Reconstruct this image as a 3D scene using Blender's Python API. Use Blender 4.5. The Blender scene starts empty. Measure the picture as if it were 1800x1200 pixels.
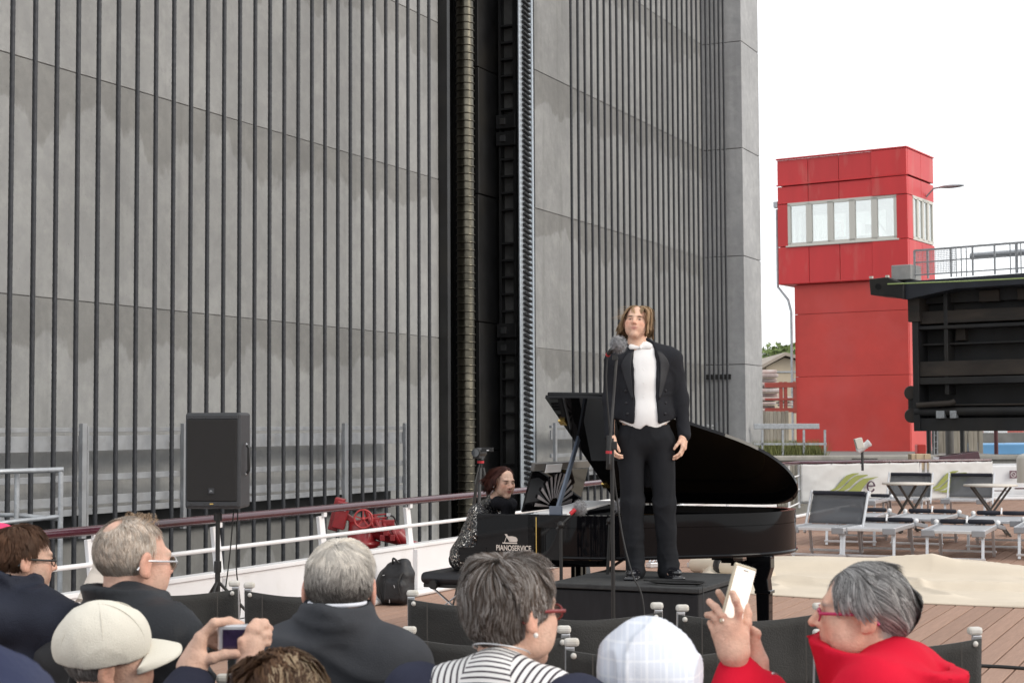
import bpy, bmesh, math, random
import numpy as np
from mathutils import Vector, Matrix
from mathutils.bvhtree import BVHTree
random.seed(7); RNG = np.random.default_rng(7)
SC = bpy.context.scene; COL = SC.collection
PI = math.pi; R = math.radians

# ---------------------------------------------------------------- camera, sky, sun, exposure
FPX, CX, CY = 2800.0, 900.0, 600.0           # focal length in pixels of the 1800 x 1200 photograph
cam_d = bpy.data.cameras.new('camera'); cam = bpy.data.objects.new('camera', cam_d); COL.objects.link(cam)
cam_d.sensor_width = 36.0; cam_d.lens = 36.0 * FPX / 1800.0
cam_d.clip_start = 0.1; cam_d.clip_end = 4000
PITCH = math.atan(148 / FPX)
CAMM = Matrix.Translation((0, 0, 1.6)) @ Matrix.Rotation(PI / 2 + PITCH, 4, 'X') @ Matrix.Rotation(R(-0.30), 4, 'Z')
cam.matrix_world = CAMM
cam_d.dof.use_dof = True; cam_d.dof.focus_distance = 10.5; cam_d.dof.aperture_fstop = 10.0
SC.camera = cam
world = bpy.data.worlds.new('World'); SC.world = world; world.use_nodes = True
wn = world.node_tree; wn.nodes.clear()
SUN_EL, SUN_AZ = R(31), R(115)               # low hazy sun to the right, a little behind the camera
sky = wn.nodes.new('ShaderNodeTexSky'); sky.sky_type = 'NISHITA'; sky.sun_disc = False
sky.sun_elevation = SUN_EL; sky.sun_rotation = SUN_AZ
mixw = wn.nodes.new('ShaderNodeMix'); mixw.data_type = 'RGBA'; mixw.inputs[0].default_value = 0.88
cl = wn.nodes.new('ShaderNodeTexNoise'); cl.inputs['Scale'].default_value = 1.6; cl.inputs['Detail'].default_value = 5
ramp = wn.nodes.new('ShaderNodeMix'); ramp.data_type = 'RGBA'
ramp.inputs[6].default_value = (9.6, 9.9, 10.3, 1); ramp.inputs[7].default_value = (12.6, 12.6, 12.6, 1)
tc = wn.nodes.new('ShaderNodeTexCoord')
wn.links.new(tc.outputs['Generated'], cl.inputs['Vector']); wn.links.new(cl.outputs['Fac'], ramp.inputs[0])
wn.links.new(sky.outputs[0], mixw.inputs[6]); wn.links.new(ramp.outputs[2], mixw.inputs[7])
bg = wn.nodes.new('ShaderNodeBackground'); bg.inputs['Strength'].default_value = 0.1
wo = wn.nodes.new('ShaderNodeOutputWorld')
wn.links.new(mixw.outputs[2], bg.inputs['Color']); wn.links.new(bg.outputs[0], wo.inputs['Surface'])
sun_d = bpy.data.lights.new('sun', 'SUN'); sun_d.energy = 1.4; sun_d.angle = R(26); sun_d.color = (1.0, 0.92, 0.81)
sun = bpy.data.objects.new('sun', sun_d); COL.objects.link(sun)
sd = Vector((math.cos(SUN_EL) * math.sin(SUN_AZ), math.cos(SUN_EL) * math.cos(SUN_AZ), math.sin(SUN_EL)))   # towards the sun
sun.rotation_euler = sd.to_track_quat('Z', 'Y').to_euler()
SC.view_settings.view_transform = 'Standard'; SC.view_settings.look = 'None'
SC.view_settings.exposure = 0.36; SC.view_settings.gamma = 1.0
SC.cycles.max_bounces = 6; SC.cycles.transparent_max_bounces = 12; SC.cycles.use_denoising = True

# ---------------------------------------------------------------- helpers: geometry of the place
def ray(px, py):
    return CAMM.to_3x3() @ Vector(((px - CX) / FPX, -(py - CY) / FPX, -1.0))
CAMP = Vector((0, 0, 1.6))
def at(px, py, Y):
    d = ray(px, py); return CAMP + d * (Y / d.y)
def atz(px, py, z):
    d = ray(px, py); return CAMP + d * ((z - 1.6) / d.z)
AX = R(25.2); U = Vector((math.sin(AX), math.cos(AX), 0)); V = Vector((math.cos(AX), -math.sin(AX), 0)); Z = Vector((0, 0, 1))
def st(s, t, z=0.0): return U * s + V * t + Z * z           # ship frame: s forward, t to starboard
def s_at(px, t, py=800):                                     # where the sight line of a column meets the line t = const
    d = ray(px, py); k = t / (d.x * V.x + d.y * V.y); p = d * k; return p.x * U.x + p.y * U.y
def t_at(px, s, py=400):                                     # the same for the line s = const
    d = ray(px, py); k = s / (d.x * U.x + d.y * U.y); p = d * k; return p.x * V.x + p.y * V.y
def frame(o, x, y, z):
    m = Matrix.Identity(4)
    for i, a in enumerate((x, y, z, o)):
        m[0][i], m[1][i], m[2][i] = a[0], a[1], a[2]
    return m
SHIP = frame(Vector((0, 0, 0)), V, U, Z)                     # local x = starboard, y = forward

# ---------------------------------------------------------------- materials
def nd(t, k, **kw):
    n = t.nodes.new(k)
    for a, b in kw.items(): setattr(n, a, b)
    return n
def math_n(t, op, a, b=None, c=None):
    n = nd(t, 'ShaderNodeMath', operation=op)
    for i, v in enumerate((a, b, c)):
        if v is None: continue
        if isinstance(v, (int, float)): n.inputs[i].default_value = v
        else: t.links.new(v, n.inputs[i])
    return n.outputs[0]
def mixc(t, f, a, b, mode='MIX'):
    n = nd(t, 'ShaderNodeMix', data_type='RGBA', blend_type=mode)
    for i, v in ((0, f), (6, a), (7, b)):
        if hasattr(v, 'node'): t.links.new(v, n.inputs[i])
        elif i == 0: n.inputs[0].default_value = v
        else: n.inputs[i].default_value = (v[0], v[1], v[2], 1)
    return n.outputs[2]
def noise_n(t, scale, detail=4, stretch=(1, 1, 1), coord='Object', rough=0.55, off=(0, 0, 0)):
    tcn = nd(t, 'ShaderNodeTexCoord'); mp = nd(t, 'ShaderNodeMapping'); mp.inputs['Scale'].default_value = stretch
    mp.inputs['Location'].default_value = off
    t.links.new(tcn.outputs[coord], mp.inputs['Vector'])
    n = nd(t, 'ShaderNodeTexNoise'); n.inputs['Scale'].default_value = scale; n.inputs['Detail'].default_value = detail
    n.inputs['Roughness'].default_value = rough
    t.links.new(mp.outputs[0], n.inputs['Vector']); return n.outputs['Fac']
def rampf(t, f, lo, hi):
    n = nd(t, 'ShaderNodeMapRange'); n.inputs[1].default_value = lo; n.inputs[2].default_value = hi
    t.links.new(f, n.inputs[0]); return n.outputs[0]
def mat(name, col, rough=0.6, metal=0.0, var=0.0, vscale=6, stretch=(1, 1, 1), bump=0.0, bscale=60, bstretch=(1, 1, 1), spec=0.5,
        coat=0.0, dirt=None, dscale=3, dlo=.5, dhi=.75, objrand=0.0, attr=None, sss=0.0, sheen=0.0, rvar=0.0):
    m = bpy.data.materials.new(name); m.use_nodes = True; t = m.node_tree; b = t.nodes['Principled BSDF']
    b.inputs['Roughness'].default_value = rough; b.inputs['Metallic'].default_value = metal
    b.inputs['Specular IOR Level'].default_value = spec; b.inputs['Coat Weight'].default_value = coat
    b.inputs['Coat Roughness'].default_value = 0.05
    if sheen: b.inputs['Sheen Weight'].default_value = sheen
    c = None
    if attr:
        a = nd(t, 'ShaderNodeAttribute', attribute_name=attr); c = a.outputs['Color']
    if var:
        n = noise_n(t, vscale, 5, stretch); f = rampf(t, n, .3, .7)
        base = c if c is not None else col
        if c is None: c = mixc(t, f, [x * (1 - var) for x in col], [min(1, x * (1 + var)) for x in col])
        else: c = mixc(t, 1.0, c, mixc(t, f, (1 - var,) * 3, (1 + var,) * 3), 'MULTIPLY')
    if objrand:
        oi = nd(t, 'ShaderNodeObjectInfo'); g = math_n(t, 'MULTIPLY_ADD', oi.outputs['Random'], 2 * objrand, 1 - objrand)
        gc = nd(t, 'ShaderNodeCombineColor')
        for i in range(3): t.links.new(g, gc.inputs[i])
        c = mixc(t, 1.0, c if c is not None else col, gc.outputs[0], 'MULTIPLY')
    if dirt:
        n = noise_n(t, dscale, 6, stretch, off=(3, 1, 2)); c = mixc(t, rampf(t, n, dlo, dhi), c if c is not None else col, dirt)
    if c is None: b.inputs['Base Color'].default_value = (*col, 1)
    else: t.links.new(c, b.inputs['Base Color'])
    if rvar:
        n = noise_n(t, vscale * 1.7, 4, stretch); t.links.new(math_n(t, 'MULTIPLY_ADD', n, rvar, rough - rvar / 2), b.inputs['Roughness'])
    if bump:
        n = noise_n(t, bscale, 5, bstretch); bp = nd(t, 'ShaderNodeBump'); bp.inputs['Strength'].default_value = bump
        bp.inputs['Distance'].default_value = 0.02
        t.links.new(n, bp.inputs['Height']); t.links.new(bp.outputs[0], b.inputs['Normal'])
    if sss:
        b.inputs['Subsurface Weight'].default_value = sss; b.inputs['Subsurface Radius'].default_value = (.012, .005, .003)
        b.inputs['Subsurface Scale'].default_value = 1.0
    return m
def shirt_grid(): pass

# ---------------------------------------------------------------- mesh building
def fast_mesh(name, v, f, smooth=True):
    me = bpy.data.meshes.new(name)
    v = np.asarray(v, np.float32)
    if isinstance(f, np.ndarray):
        k = f.shape[1]; n = len(f)
        me.vertices.add(len(v)); me.vertices.foreach_set('co', v.ravel())
        me.loops.add(n * k); me.loops.foreach_set('vertex_index', f.astype(np.int32).ravel())
        me.polygons.add(n); me.polygons.foreach_set('loop_start', np.arange(0, n * k, k, dtype=np.int32))
        me.update(calc_edges=True); me.validate()
    else:
        me.from_pydata(v.tolist(), [], f); me.update()
    if smooth: me.polygons.foreach_set('use_smooth', np.ones(len(me.polygons), bool))
    return me
def link(name, me, m=None, parent=None, loc=None):
    o = bpy.data.objects.new(name, me); COL.objects.link(o)
    if m is not None and me is not None: me.materials.append(m)
    if parent is not None: o.parent = parent
    if loc is not None: o.location = loc
    return o
def tag(o, label=None, cat=None, group=None, kind=None):
    if label: o['label'] = label
    if cat: o['category'] = cat
    if group: o['group'] = group
    if kind: o['kind'] = kind
    return o
def empty(name, loc=(0, 0, 0), rz=0.0, label=None, cat=None, group=None, M=None):
    o = bpy.data.objects.new(name, None); COL.objects.link(o); o.empty_display_size = .2
    if M is not None: o.matrix_world = M
    else: o.location = loc; o.rotation_euler = (0, 0, rz)
    return tag(o, label, cat, group)
def copy_tree(o, parent=None):
    kids = [c for c in COL.objects if c.parent == o]
    c = o.copy(); COL.objects.link(c)
    if parent is not None: c.parent = parent
    for k in kids: copy_tree(k, c)
    return c
class MB:
    """collects shapes into one mesh"""
    def __init__(s): s.v = []; s.f = []; s.sm = []; s.mi = []; s.cur = 0
    def add(s, v, f, smooth=False):
        o = len(s.v); s.v += [tuple(x) for x in v]; s.f += [tuple(i + o for i in q) for q in f]; s.sm += [smooth] * len(f); s.mi += [s.cur] * len(f); return s
    def box(s, c, d, M=None):
        x, y, z = d[0] / 2, d[1] / 2, d[2] / 2
        v = [Vector((i, j, k)) for i in (-x, x) for j in (-y, y) for k in (-z, z)]
        if M is not None: v = [M.to_3x3() @ a for a in v]
        v = [a + Vector(c) for a in v]
        return s.add(v, [(0, 1, 3, 2), (4, 6, 7, 5), (0, 4, 5, 1), (2, 3, 7, 6), (0, 2, 6, 4), (1, 5, 7, 3)])
    def bar(s, a, b, w, h, up=Z):
        a = Vector(a); b = Vector(b); d = (b - a).normalized(); up = Vector(up)
        if abs(d.dot(up)) > .98: up = Vector((0, 1, 0))
        x = d.cross(up).normalized(); y = x.cross(d)
        v = [p + x * i * w / 2 + y * j * h / 2 for p in (a, b) for i, j in ((-1, -1), (1, -1), (1, 1), (-1, 1))]
        return s.add(v, [(0, 3, 2, 1), (4, 5, 6, 7), (0, 1, 5, 4), (1, 2, 6, 5), (2, 3, 7, 6), (3, 0, 4, 7)])
    def tube(s, pts, r, n=10, cap=True, flat=1.0):
        pts = [Vector(p) for p in pts]; m = len(pts); rs = r if isinstance(r, (list, tuple)) else [r] * m
        t0 = (pts[1] - pts[0]).normalized(); ref = Vector((0, 0, 1)) if abs(t0.z) < .9 else Vector((1, 0, 0))
        x = t0.cross(ref).normalized(); v = []; f = []
        for i, p in enumerate(pts):
            t = (pts[min(i + 1, m - 1)] - pts[max(i - 1, 0)]).normalized()
            x = (x - t * x.dot(t)).normalized(); y = t.cross(x)
            for k in range(n):
                a = 2 * PI * k / n; v.append(p + x * math.cos(a) * rs[i] + y * math.sin(a) * rs[i] * flat)
        for i in range(m - 1):
            for k in range(n):
                f.append((i * n + k, i * n + (k + 1) % n, (i + 1) * n + (k + 1) % n, (i + 1) * n + k))
        s.add(v, f, True)
        if cap:
            s.add(v[:n], [tuple(range(n))[::-1]]); s.add(v[-n:], [tuple(range(n))])
        return s
    def lathe(s, prof, n=20, M=None, smooth=True):
        v = []; f = []; m = len(prof)
        for r, z in prof:
            for k in range(n):
                a = 2 * PI * k / n; p = Vector((r * math.cos(a), r * math.sin(a), z)); v.append(M @ p if M is not None else p)
        for i in range(m - 1):
            for k in range(n):
                f.append((i * n + k, i * n + (k + 1) % n, (i + 1) * n + (k + 1) % n, (i + 1) * n + k))
        s.add(v, f, smooth)
        s.add(v[:n], [tuple(range(n))[::-1]]); s.add(v[-n:], [tuple(range(n))]); return s
    def prism(s, poly, z0, z1, M=None, smooth=False):
        n = len(poly); v = [Vector((x, y, z0)) for x, y in poly] + [Vector((x, y, z1)) for x, y in poly]
        if M is not None: v = [M @ a for a in v]
        area = sum(poly[i][0] * poly[(i + 1) % n][1] - poly[(i + 1) % n][0] * poly[i][1] for i in range(n))
        f = [(i, (i + 1) % n, n + (i + 1) % n, n + i) for i in range(n)]; caps = [tuple(range(n))[::-1], tuple(range(n, 2 * n))]
        if area < 0: f = [q[::-1] for q in f]; caps = [c[::-1] for c in caps]
        if z1 < z0: f = [q[::-1] for q in f]; caps = [c[::-1] for c in caps]
        s.add(v, f, smooth); s.add(v, caps); return s
    def ball(s, c, r, n=16, m=10, M=None):
        rr = r if isinstance(r, (tuple, list)) else (r, r, r); v = []; f = []
        for i in range(m + 1):
            p = PI * i / m
            for k in range(n):
                a = 2 * PI * k / n; q = Vector((rr[0] * math.sin(p) * math.cos(a), rr[1] * math.sin(p) * math.sin(a), rr[2] * math.cos(p)))
                if M is not None: q = M.to_3x3() @ q
                v.append(q + Vector(c))
        for i in range(m):
            for k in range(n): f.append((i * n + k, (i + 1) * n + k, (i + 1) * n + (k + 1) % n, i * n + (k + 1) % n))
        s.add(v, f, True); return s
    def build(s, name, m, parent=None, bev=0.0, loc=None, smooth=None):
        me = bpy.data.meshes.new(name); me.from_pydata(s.v, [], s.f); me.update()
        sm = s.sm if smooth is None else [smooth] * len(s.f)
        me.polygons.foreach_set('use_smooth', sm)
        mats = m if isinstance(m, (list, tuple)) else [m]
        for q in mats: me.materials.append(q)
        if len(mats) > 1: me.polygons.foreach_set('material_index', s.mi)
        bm = bmesh.new(); bm.from_mesh(me); bmesh.ops.remove_doubles(bm, verts=bm.verts, dist=1e-5) if bev else None
        if bev: bm.to_mesh(me)
        bm.free()
        o = link(name, me, None, parent, loc)
        if bev:
            b = o.modifiers.new('bevel', 'BEVEL'); b.width = bev; b.segments = 2; b.limit_method = 'ANGLE'; b.angle_limit = R(40)
        return o
def inst(name, src, parent=None, loc=None, rot=None, scale=None):
    o = src.copy(); o.name = name; COL.objects.link(o)
    o.parent = parent
    if loc is not None: o.location = loc
    if rot is not None: o.rotation_euler = rot
    if scale is not None: o.scale = scale
    return o
def text_mesh(txt, size, depth=.001, sx=1.0, bold=0.0):
    c = bpy.data.curves.new('lettering', 'FONT'); c.body = txt; c.size = size; c.extrude = depth; c.align_x = 'CENTER'; c.offset = bold
    o = bpy.data.objects.new('lettering', c); COL.objects.link(o)
    dg = bpy.context.evaluated_depsgraph_get(); me = bpy.data.meshes.new_from_object(o.evaluated_get(dg))
    bpy.data.objects.remove(o); bpy.data.curves.remove(c)
    for v in me.vertices: v.co.x *= sx
    return me
# ---- value noise on arrays
_T = RNG.random((64, 64, 64)).astype(np.float32)
def vnoise(p):
    p = np.asarray(p, np.float32); i = np.floor(p).astype(int); f = p - i; f = f * f * (3 - 2 * f); r = 0
    for a in (0, 1):
        for b in (0, 1):
            for c in (0, 1):
                w = (f[..., 0] if a else 1 - f[..., 0]) * (f[..., 1] if b else 1 - f[..., 1]) * (f[..., 2] if c else 1 - f[..., 2])
                r = r + w * _T[(i[..., 0] + a) % 64, (i[..., 1] + b) % 64, (i[..., 2] + c) % 64]
    return r * 2 - 1
def fbm(p, o=3):
    p = np.asarray(p, np.float32); s = 0; a = 1.0
    for k in range(o): s = s + a * vnoise(p * 2 ** k + 7.3 * k); a *= .5
    return s
# ---- signed distance modelling (smooth unions, meshed with surface nets) for bodies and cloth
def smin(a, b, k):
    if k <= 0: return np.minimum(a, b)
    h = np.maximum(k - np.abs(a - b), 0) / k; return np.minimum(a, b) - h * h * k * .25
class SDF:
    def __init__(s): s.ops = []
    def cone(s, p0, p1, r0, r1=None, k=.02, op=1, sq=None):
        p0 = np.array(p0, float); p1 = np.array(p1, float); r1 = r0 if r1 is None else r1
        def fn(P):
            Q = P - p0
            if sq is not None:
                n = np.array(sq[0], float); n /= np.linalg.norm(n); Q = Q + n * ((Q @ n) * (1 / sq[1] - 1))[..., None]
            d = p1 - p0; t = np.clip((Q @ d) / max(d @ d, 1e-9), 0, 1)
            r = np.linalg.norm(Q - t[..., None] * d, axis=-1) - (r0 + t * (r1 - r0))
            return r * (min(1, sq[1]) if sq is not None else 1)
        m = max(r0, r1) * (max(1, sq[1]) if sq is not None else 1)
        s.ops.append((fn, np.minimum(p0, p1) - m, np.maximum(p0, p1) + m, k, op)); return s
    def ell(s, c, r, k=.02, op=1, rot=None):
        c = np.array(c, float); r = np.array(r if hasattr(r, '__len__') else (r, r, r), float)
        Rm = np.array(rot.to_3x3()) if rot is not None else None
        def fn(P):
            Q = P - c
            if Rm is not None: Q = Q @ Rm
            k0 = np.linalg.norm(Q / r, axis=-1); k1 = np.linalg.norm(Q / (r * r), axis=-1) + 1e-9; return k0 * (k0 - 1) / k1
        m = r.max() if rot is not None else r
        s.ops.append((fn, c - m, c + m, k, op)); return s
    def box(s, c, h, rad=.01, k=.02, op=1, rot=None):
        c = np.array(c, float); h = np.array(h, float); Rm = np.array(rot.to_3x3()) if rot is not None else None
        def fn(P):
            Q = P - c
            if Rm is not None: Q = Q @ Rm
            q = np.abs(Q) - (h - rad); return np.linalg.norm(np.maximum(q, 0), axis=-1) + np.minimum(q.max(-1), 0) - rad
        m = np.linalg.norm(h) if rot is not None else h
        s.ops.append((fn, c - m, c + m, k, op)); return s
    def fn(s, f, lo, hi, k=.01, op=1): s.ops.append((f, np.array(lo, float), np.array(hi, float), k, op)); return s
    def mesh(s, vox):
        lo = np.min([o[1] for o in s.ops if o[4] > 0], 0) - 3 * vox; hi = np.max([o[2] for o in s.ops if o[4] > 0], 0) + 3 * vox
        n = np.ceil((hi - lo) / vox).astype(int) + 1; D = np.full(n, 9.0, np.float32)
        for f, a, b, k, op in s.ops:
            pad = abs(k) + 3 * vox
            i0 = np.clip(np.floor((a - pad - lo) / vox).astype(int), 0, n); i1 = np.clip(np.ceil((b + pad - lo) / vox).astype(int) + 1, 0, n)
            if (i1 <= i0).any(): continue
            P = np.stack(np.meshgrid(*[lo[q] + vox * np.arange(i0[q], i1[q]) for q in range(3)], indexing='ij'), -1)
            sl = tuple(slice(i0[q], i1[q]) for q in range(3)); d = f(P).astype(np.float32)
            D[sl] = smin(D[sl], d, k) if op > 0 else -smin(-D[sl], d, k)
        return surface_nets(D, lo, vox)
def surface_nets(D, lo, vox):
    S = D < 0; n = np.array(D.shape) - 1
    cs = [(i, j, k) for i in (0, 1) for j in (0, 1) for k in (0, 1)]
    cnt = sum(S[i:i + n[0], j:j + n[1], k:k + n[2]].astype(np.int8) for i, j, k in cs)
    A = np.argwhere((cnt > 0) & (cnt < 8)); idx = np.full(n, -1, np.int64); idx[tuple(A.T)] = np.arange(len(A))
    val = np.stack([D[A[:, 0] + i, A[:, 1] + j, A[:, 2] + k] for i, j, k in cs], -1)
    acc = np.zeros((len(A), 3)); w = np.zeros(len(A))
    for a in range(8):
        for b in range(a + 1, 8):
            if sum(x != y for x, y in zip(cs[a], cs[b])) != 1: continue
            da, db = val[:, a], val[:, b]; m = (da < 0) != (db < 0); t = np.where(m, da / np.where(m, da - db, 1), 0)
            p = np.array(cs[a]) + t[:, None] * (np.array(cs[b]) - np.array(cs[a])); acc += p * m[:, None]; w += m
    V = lo + (A + acc / np.maximum(w, 1)[:, None]) * vox; F = []
    for ax in range(3):
        u, v = [(1, 2), (2, 0), (0, 1)][ax]; sh = np.array(D.shape); sh[ax] -= 1
        a = S[tuple(slice(0, sh[q]) for q in range(3))]
        b = S[tuple(slice(1 if q == ax else 0, (sh[q] + 1) if q == ax else sh[q]) for q in range(3))]
        E = np.argwhere(a != b); E = E[(E[:, u] > 0) & (E[:, v] > 0) & (E[:, u] < n[u]) & (E[:, v] < n[v])]
        q = []
        for du, dv in ((-1, -1), (0, -1), (0, 0), (-1, 0)):
            c = E.copy(); c[:, u] += du; c[:, v] += dv; q.append(idx[tuple(c.T)])
        q = np.stack(q, -1); flip = ~a[tuple(E.T)]; q[flip] = q[flip][:, ::-1]; F.append(q)
    return V, np.concatenate(F)
def vnormals(V, F):
    e1 = V[F[:, 2]] - V[F[:, 0]]; e2 = V[F[:, 3]] - V[F[:, 1]]; fn = np.cross(e1, e2); N = np.zeros_like(V)
    for i in range(4): np.add.at(N, F[:, i], fn)
    return N / (np.linalg.norm(N, axis=1, keepdims=True) + 1e-12)
def displace(V, F, amp, scale, o=3):
    return V + vnormals(V, F) * (amp * fbm(V * np.array(scale) + 31.7, o))[:, None]
def folds(V, F, amp, scale, seed=0.0, p=4):
    q = V * np.array(scale) + 11.3 + seed; w = fbm(q * .6, 2)[:, None]; n = vnoise(q + .9 * w); r = (1 - np.abs(n)) ** p; return V + vnormals(V, F) * (amp * (r - .3))[:, None]
def xf(M, V):
    M = np.array(M); return V @ M[:3, :3].T + M[:3, 3]
def union(parts):
    """welds closed shells into one continuous surface"""
    objs = []
    for v, f in parts:
        o = bpy.data.objects.new('tmp', fast_mesh('tmp', v, f)); COL.objects.link(o); objs.append(o)
    for o in objs[1:]:
        b = objs[0].modifiers.new('b', 'BOOLEAN'); b.operation = 'UNION'; b.object = o; b.solver = 'MANIFOLD'
    dg = bpy.context.evaluated_depsgraph_get(); me = bpy.data.meshes.new_from_object(objs[0].evaluated_get(dg))
    if len(me.vertices) < len(parts[0][0]):
        print('union fallback'); bm = bmesh.new()
        for o in objs: bm.from_mesh(o.data)
        bm.to_mesh(me); bm.free()
    for o in objs: d = o.data; bpy.data.objects.remove(o); bpy.data.meshes.remove(d)
    me.materials.clear(); me.polygons.foreach_set('material_index', np.zeros(len(me.polygons), np.int32)); me.polygons.foreach_set('use_smooth', np.ones(len(me.polygons), bool))
    return me
def mverts(me):
    a = np.empty(len(me.vertices) * 3, np.float32); me.vertices.foreach_get('co', a); return a.reshape(-1, 3)
def set_tint(me, c):
    at_ = me.color_attributes.new('tint', 'FLOAT_COLOR', 'POINT'); c = np.concatenate([c, np.ones((len(c), 1))], 1).astype(np.float32)
    at_.data.foreach_set('color', c.ravel())
# ================================================================ materials of the setting
def concrete(name, col, band=True, amt=1.0):
    m = bpy.data.materials.new(name); m.use_nodes = True; t = m.node_tree; b = t.nodes['Principled BSDF']; b.inputs['Roughness'].default_value = .78
    n1 = noise_n(t, .55, 6, (1, 1, .8)); n2 = noise_n(t, 6, 5); n3 = noise_n(t, 1.6, 6, (3, 3, .18), off=(5, 2, 1)); pores = noise_n(t, 55, 2)
    c = mixc(t, rampf(t, n1, .32, .68), [x * (1 - .2 * amt) for x in col], [x * (1 + .16 * amt) for x in col])
    c = mixc(t, rampf(t, n2, .3, .75), c, mixc(t, 1, c, (.86, .86, .87), 'MULTIPLY'))
    swirl = noise_n(t, 2.6, 8, (1, 1, 1), rough=.72, off=(9, 4, 7)); c = mixc(t, rampf(t, swirl, .48, .60), c, mixc(t, 1, c, (1.12, 1.12, 1.11), 'MULTIPLY'))
    c = mixc(t, rampf(t, n3, .55, .85), c, mixc(t, 1, c, (.74, .74, .73), 'MULTIPLY'))
    if band:                                                   # cloudy damp-looking tide under the top joint of every pour
        tcn = nd(t, 'ShaderNodeTexCoord'); sp = nd(t, 'ShaderNodeSeparateXYZ'); t.links.new(tcn.outputs['Object'], sp.inputs[0])
        fr = math_n(t, 'FRACT', math_n(t, 'MULTIPLY', math_n(t, 'SUBTRACT', sp.outputs['Z'], .43 - 26.1), 1 / 2.61))
        e = noise_n(t, .9, 5, (1, 1, .5), off=(1, 7, 3)); e2 = noise_n(t, 4, 4, off=(2, 2, 2))
        lim = math_n(t, 'ADD', math_n(t, 'MULTIPLY_ADD', e, -.75, 1.12), math_n(t, 'MULTIPLY', e2, .07))
        f = rampf(t, math_n(t, 'SUBTRACT', fr, lim), 0.0, .03)
        c = mixc(t, math_n(t, 'MULTIPLY', f, .85), c, mixc(t, 1, c, (.72, .71, .69), 'MULTIPLY'))
    c = mixc(t, rampf(t, pores, .70, .76), c, mixc(t, 1, c, (.6, .6, .6), 'MULTIPLY'))
    t.links.new(c, b.inputs['Base Color'])
    bp = nd(t, 'ShaderNodeBump'); bp.inputs['Strength'].default_value = .35; bp.inputs['Distance'].default_value = .02
    t.links.new(noise_n(t, 9, 6), bp.inputs['Height']); t.links.new(bp.outputs[0], b.inputs['Normal']); return m
M_CONC = concrete('cast concrete', (.305, .306, .300), amt=.8); M_CONC2 = concrete('plain concrete', (.36, .36, .35), band=False)
M_CONCP = concrete('pier concrete', (.38, .382, .385), amt=.7, band=False)
M_ROPE = mat('steel rope', (.038, .04, .045), .5, .35, .25, 20, spec=.5)
M_BLACKST = mat('black painted steel', (.012, .012, .0125), .5, 0, .5, 3, dirt=(.02, .018, .015), dscale=1.2, bump=.15, bscale=8)
M_DARKST = mat('dark steel', (.045, .045, .046), .55, .2, .4, 5, dirt=(.06, .055, .045), dscale=2, dlo=.5, dhi=.8)
M_BRONZE = mat('greased bronze', (.125, .115, .09), .30, .85, .6, 6, (1, 1, .4))
M_RACK = mat('bare rack steel', (.60, .65, .70), .30, .5, .06, 12)
M_GALV = mat('galvanised steel', (.42, .44, .46), .45, .45, .15, 25, dirt=(.30, .31, .32), dscale=9)
M_WHITE = mat('white ship paint', (.80, .80, .81), .35, 0, .03, 4, dirt=(.68, .67, .64), dscale=2.5, dlo=.55, dhi=.85)
M_MAROON = mat('maroon varnish', (.060, .012, .022), .22, 0, .15, 8, coat=.5)
M_DECKSUB = mat('deck underlay', (.03, .028, .028), .9)
M_WATER = mat('trough water', (.02, .025, .025), .08, 0, bump=.2, bscale=3)
def planks_mat():
    m = mat('composite plank', (.405, .260, .195), .8, 0, .10, 40, (1, .06, 1), objrand=.09, bump=.25, bscale=240, dirt=(.30, .21, .175), dscale=1.3, dlo=.45, dhi=.8, spec=.3)
    t = m.node_tree; b = t.nodes['Principled BSDF']; src = b.inputs['Base Color'].links[0].from_socket
    t.links.new(mixc(t, rampf(t, noise_n(t, 190, 3), .35, .65), src, mixc(t, 1, src, (.72, .70, .69), 'MULTIPLY')), b.inputs['Base Color'])
    return m
M_PLANK = planks_mat()

# ================================================================ structure: water, deck
def ship_root(name, mesh=None, m=None):
    o = link(name, mesh, m); o.rotation_euler = (0, 0, -AX); return o
wt = MB(); wt.box((0, 300, -1.62), (900, 900, .02)); tag(wt.build('water', M_WATER), kind='structure')
dk = MB(); dk.box((1.2, 14.5, -.2), (17.2, 41.6, .30)); deck = dk.build('deck', M_DECKSUB); deck.rotation_euler = (0, 0, -AX); tag(deck, kind='structure')
PW = .165; pm = MB(); pm.box((0, 0, 0), (PW - .013, 41.4, .048)); pk = None
for i in range(103):
    loc = (-7.28 + PW * (i + .5), 14.5, -.024)
    if pk is None: pk = pm.build('plank', M_PLANK, deck, .004, loc)
    else: inst('plank', pk, deck, loc)

# ================================================================ the concrete tower of the ship lift
TC = -11.46; TW = -12.18; S0 = 12.29
ZJ = [-1.9 + .0] + [.43 + 2.61 * i for i in range(0, 9)]
def tower(name, label, cols, t0=TW, thick=.016):
    root = empty(name, rz=-AX, label=label, cat='concrete tower', group='concrete pylons of the ship lift')
    b = MB(); b.box((t0 - thick - 1.3, (cols[0] + cols[-1]) / 2, 9.6), (2.6, cols[-1] - cols[0], 23)); b.build('core', M_CONC2, root)
    for i in range(len(cols) - 1):
        for z0, z1 in zip(ZJ[:-1], ZJ[1:]):
            p = MB(); off = .003 * ((i * 5 + int(z0)) % 3)
            p.box((t0 - thick / 2 + off, (cols[i] + cols[i + 1]) / 2, (z0 + z1) / 2), (thick, cols[i + 1] - cols[i] - .014, z1 - z0 - .016))
            p.build('panel', M_CONC, root, .004)
    return root
sL1 = s_at(772, TW); sR0 = s_at(943, TW); sRet = S0 + 24.6; sJ = s_at(391, TW)
twL = tower('concrete_tower', 'tall grey concrete tower face behind the left set of ropes', [sL1 - 17, sJ - 5.3, sJ, sL1])
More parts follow.
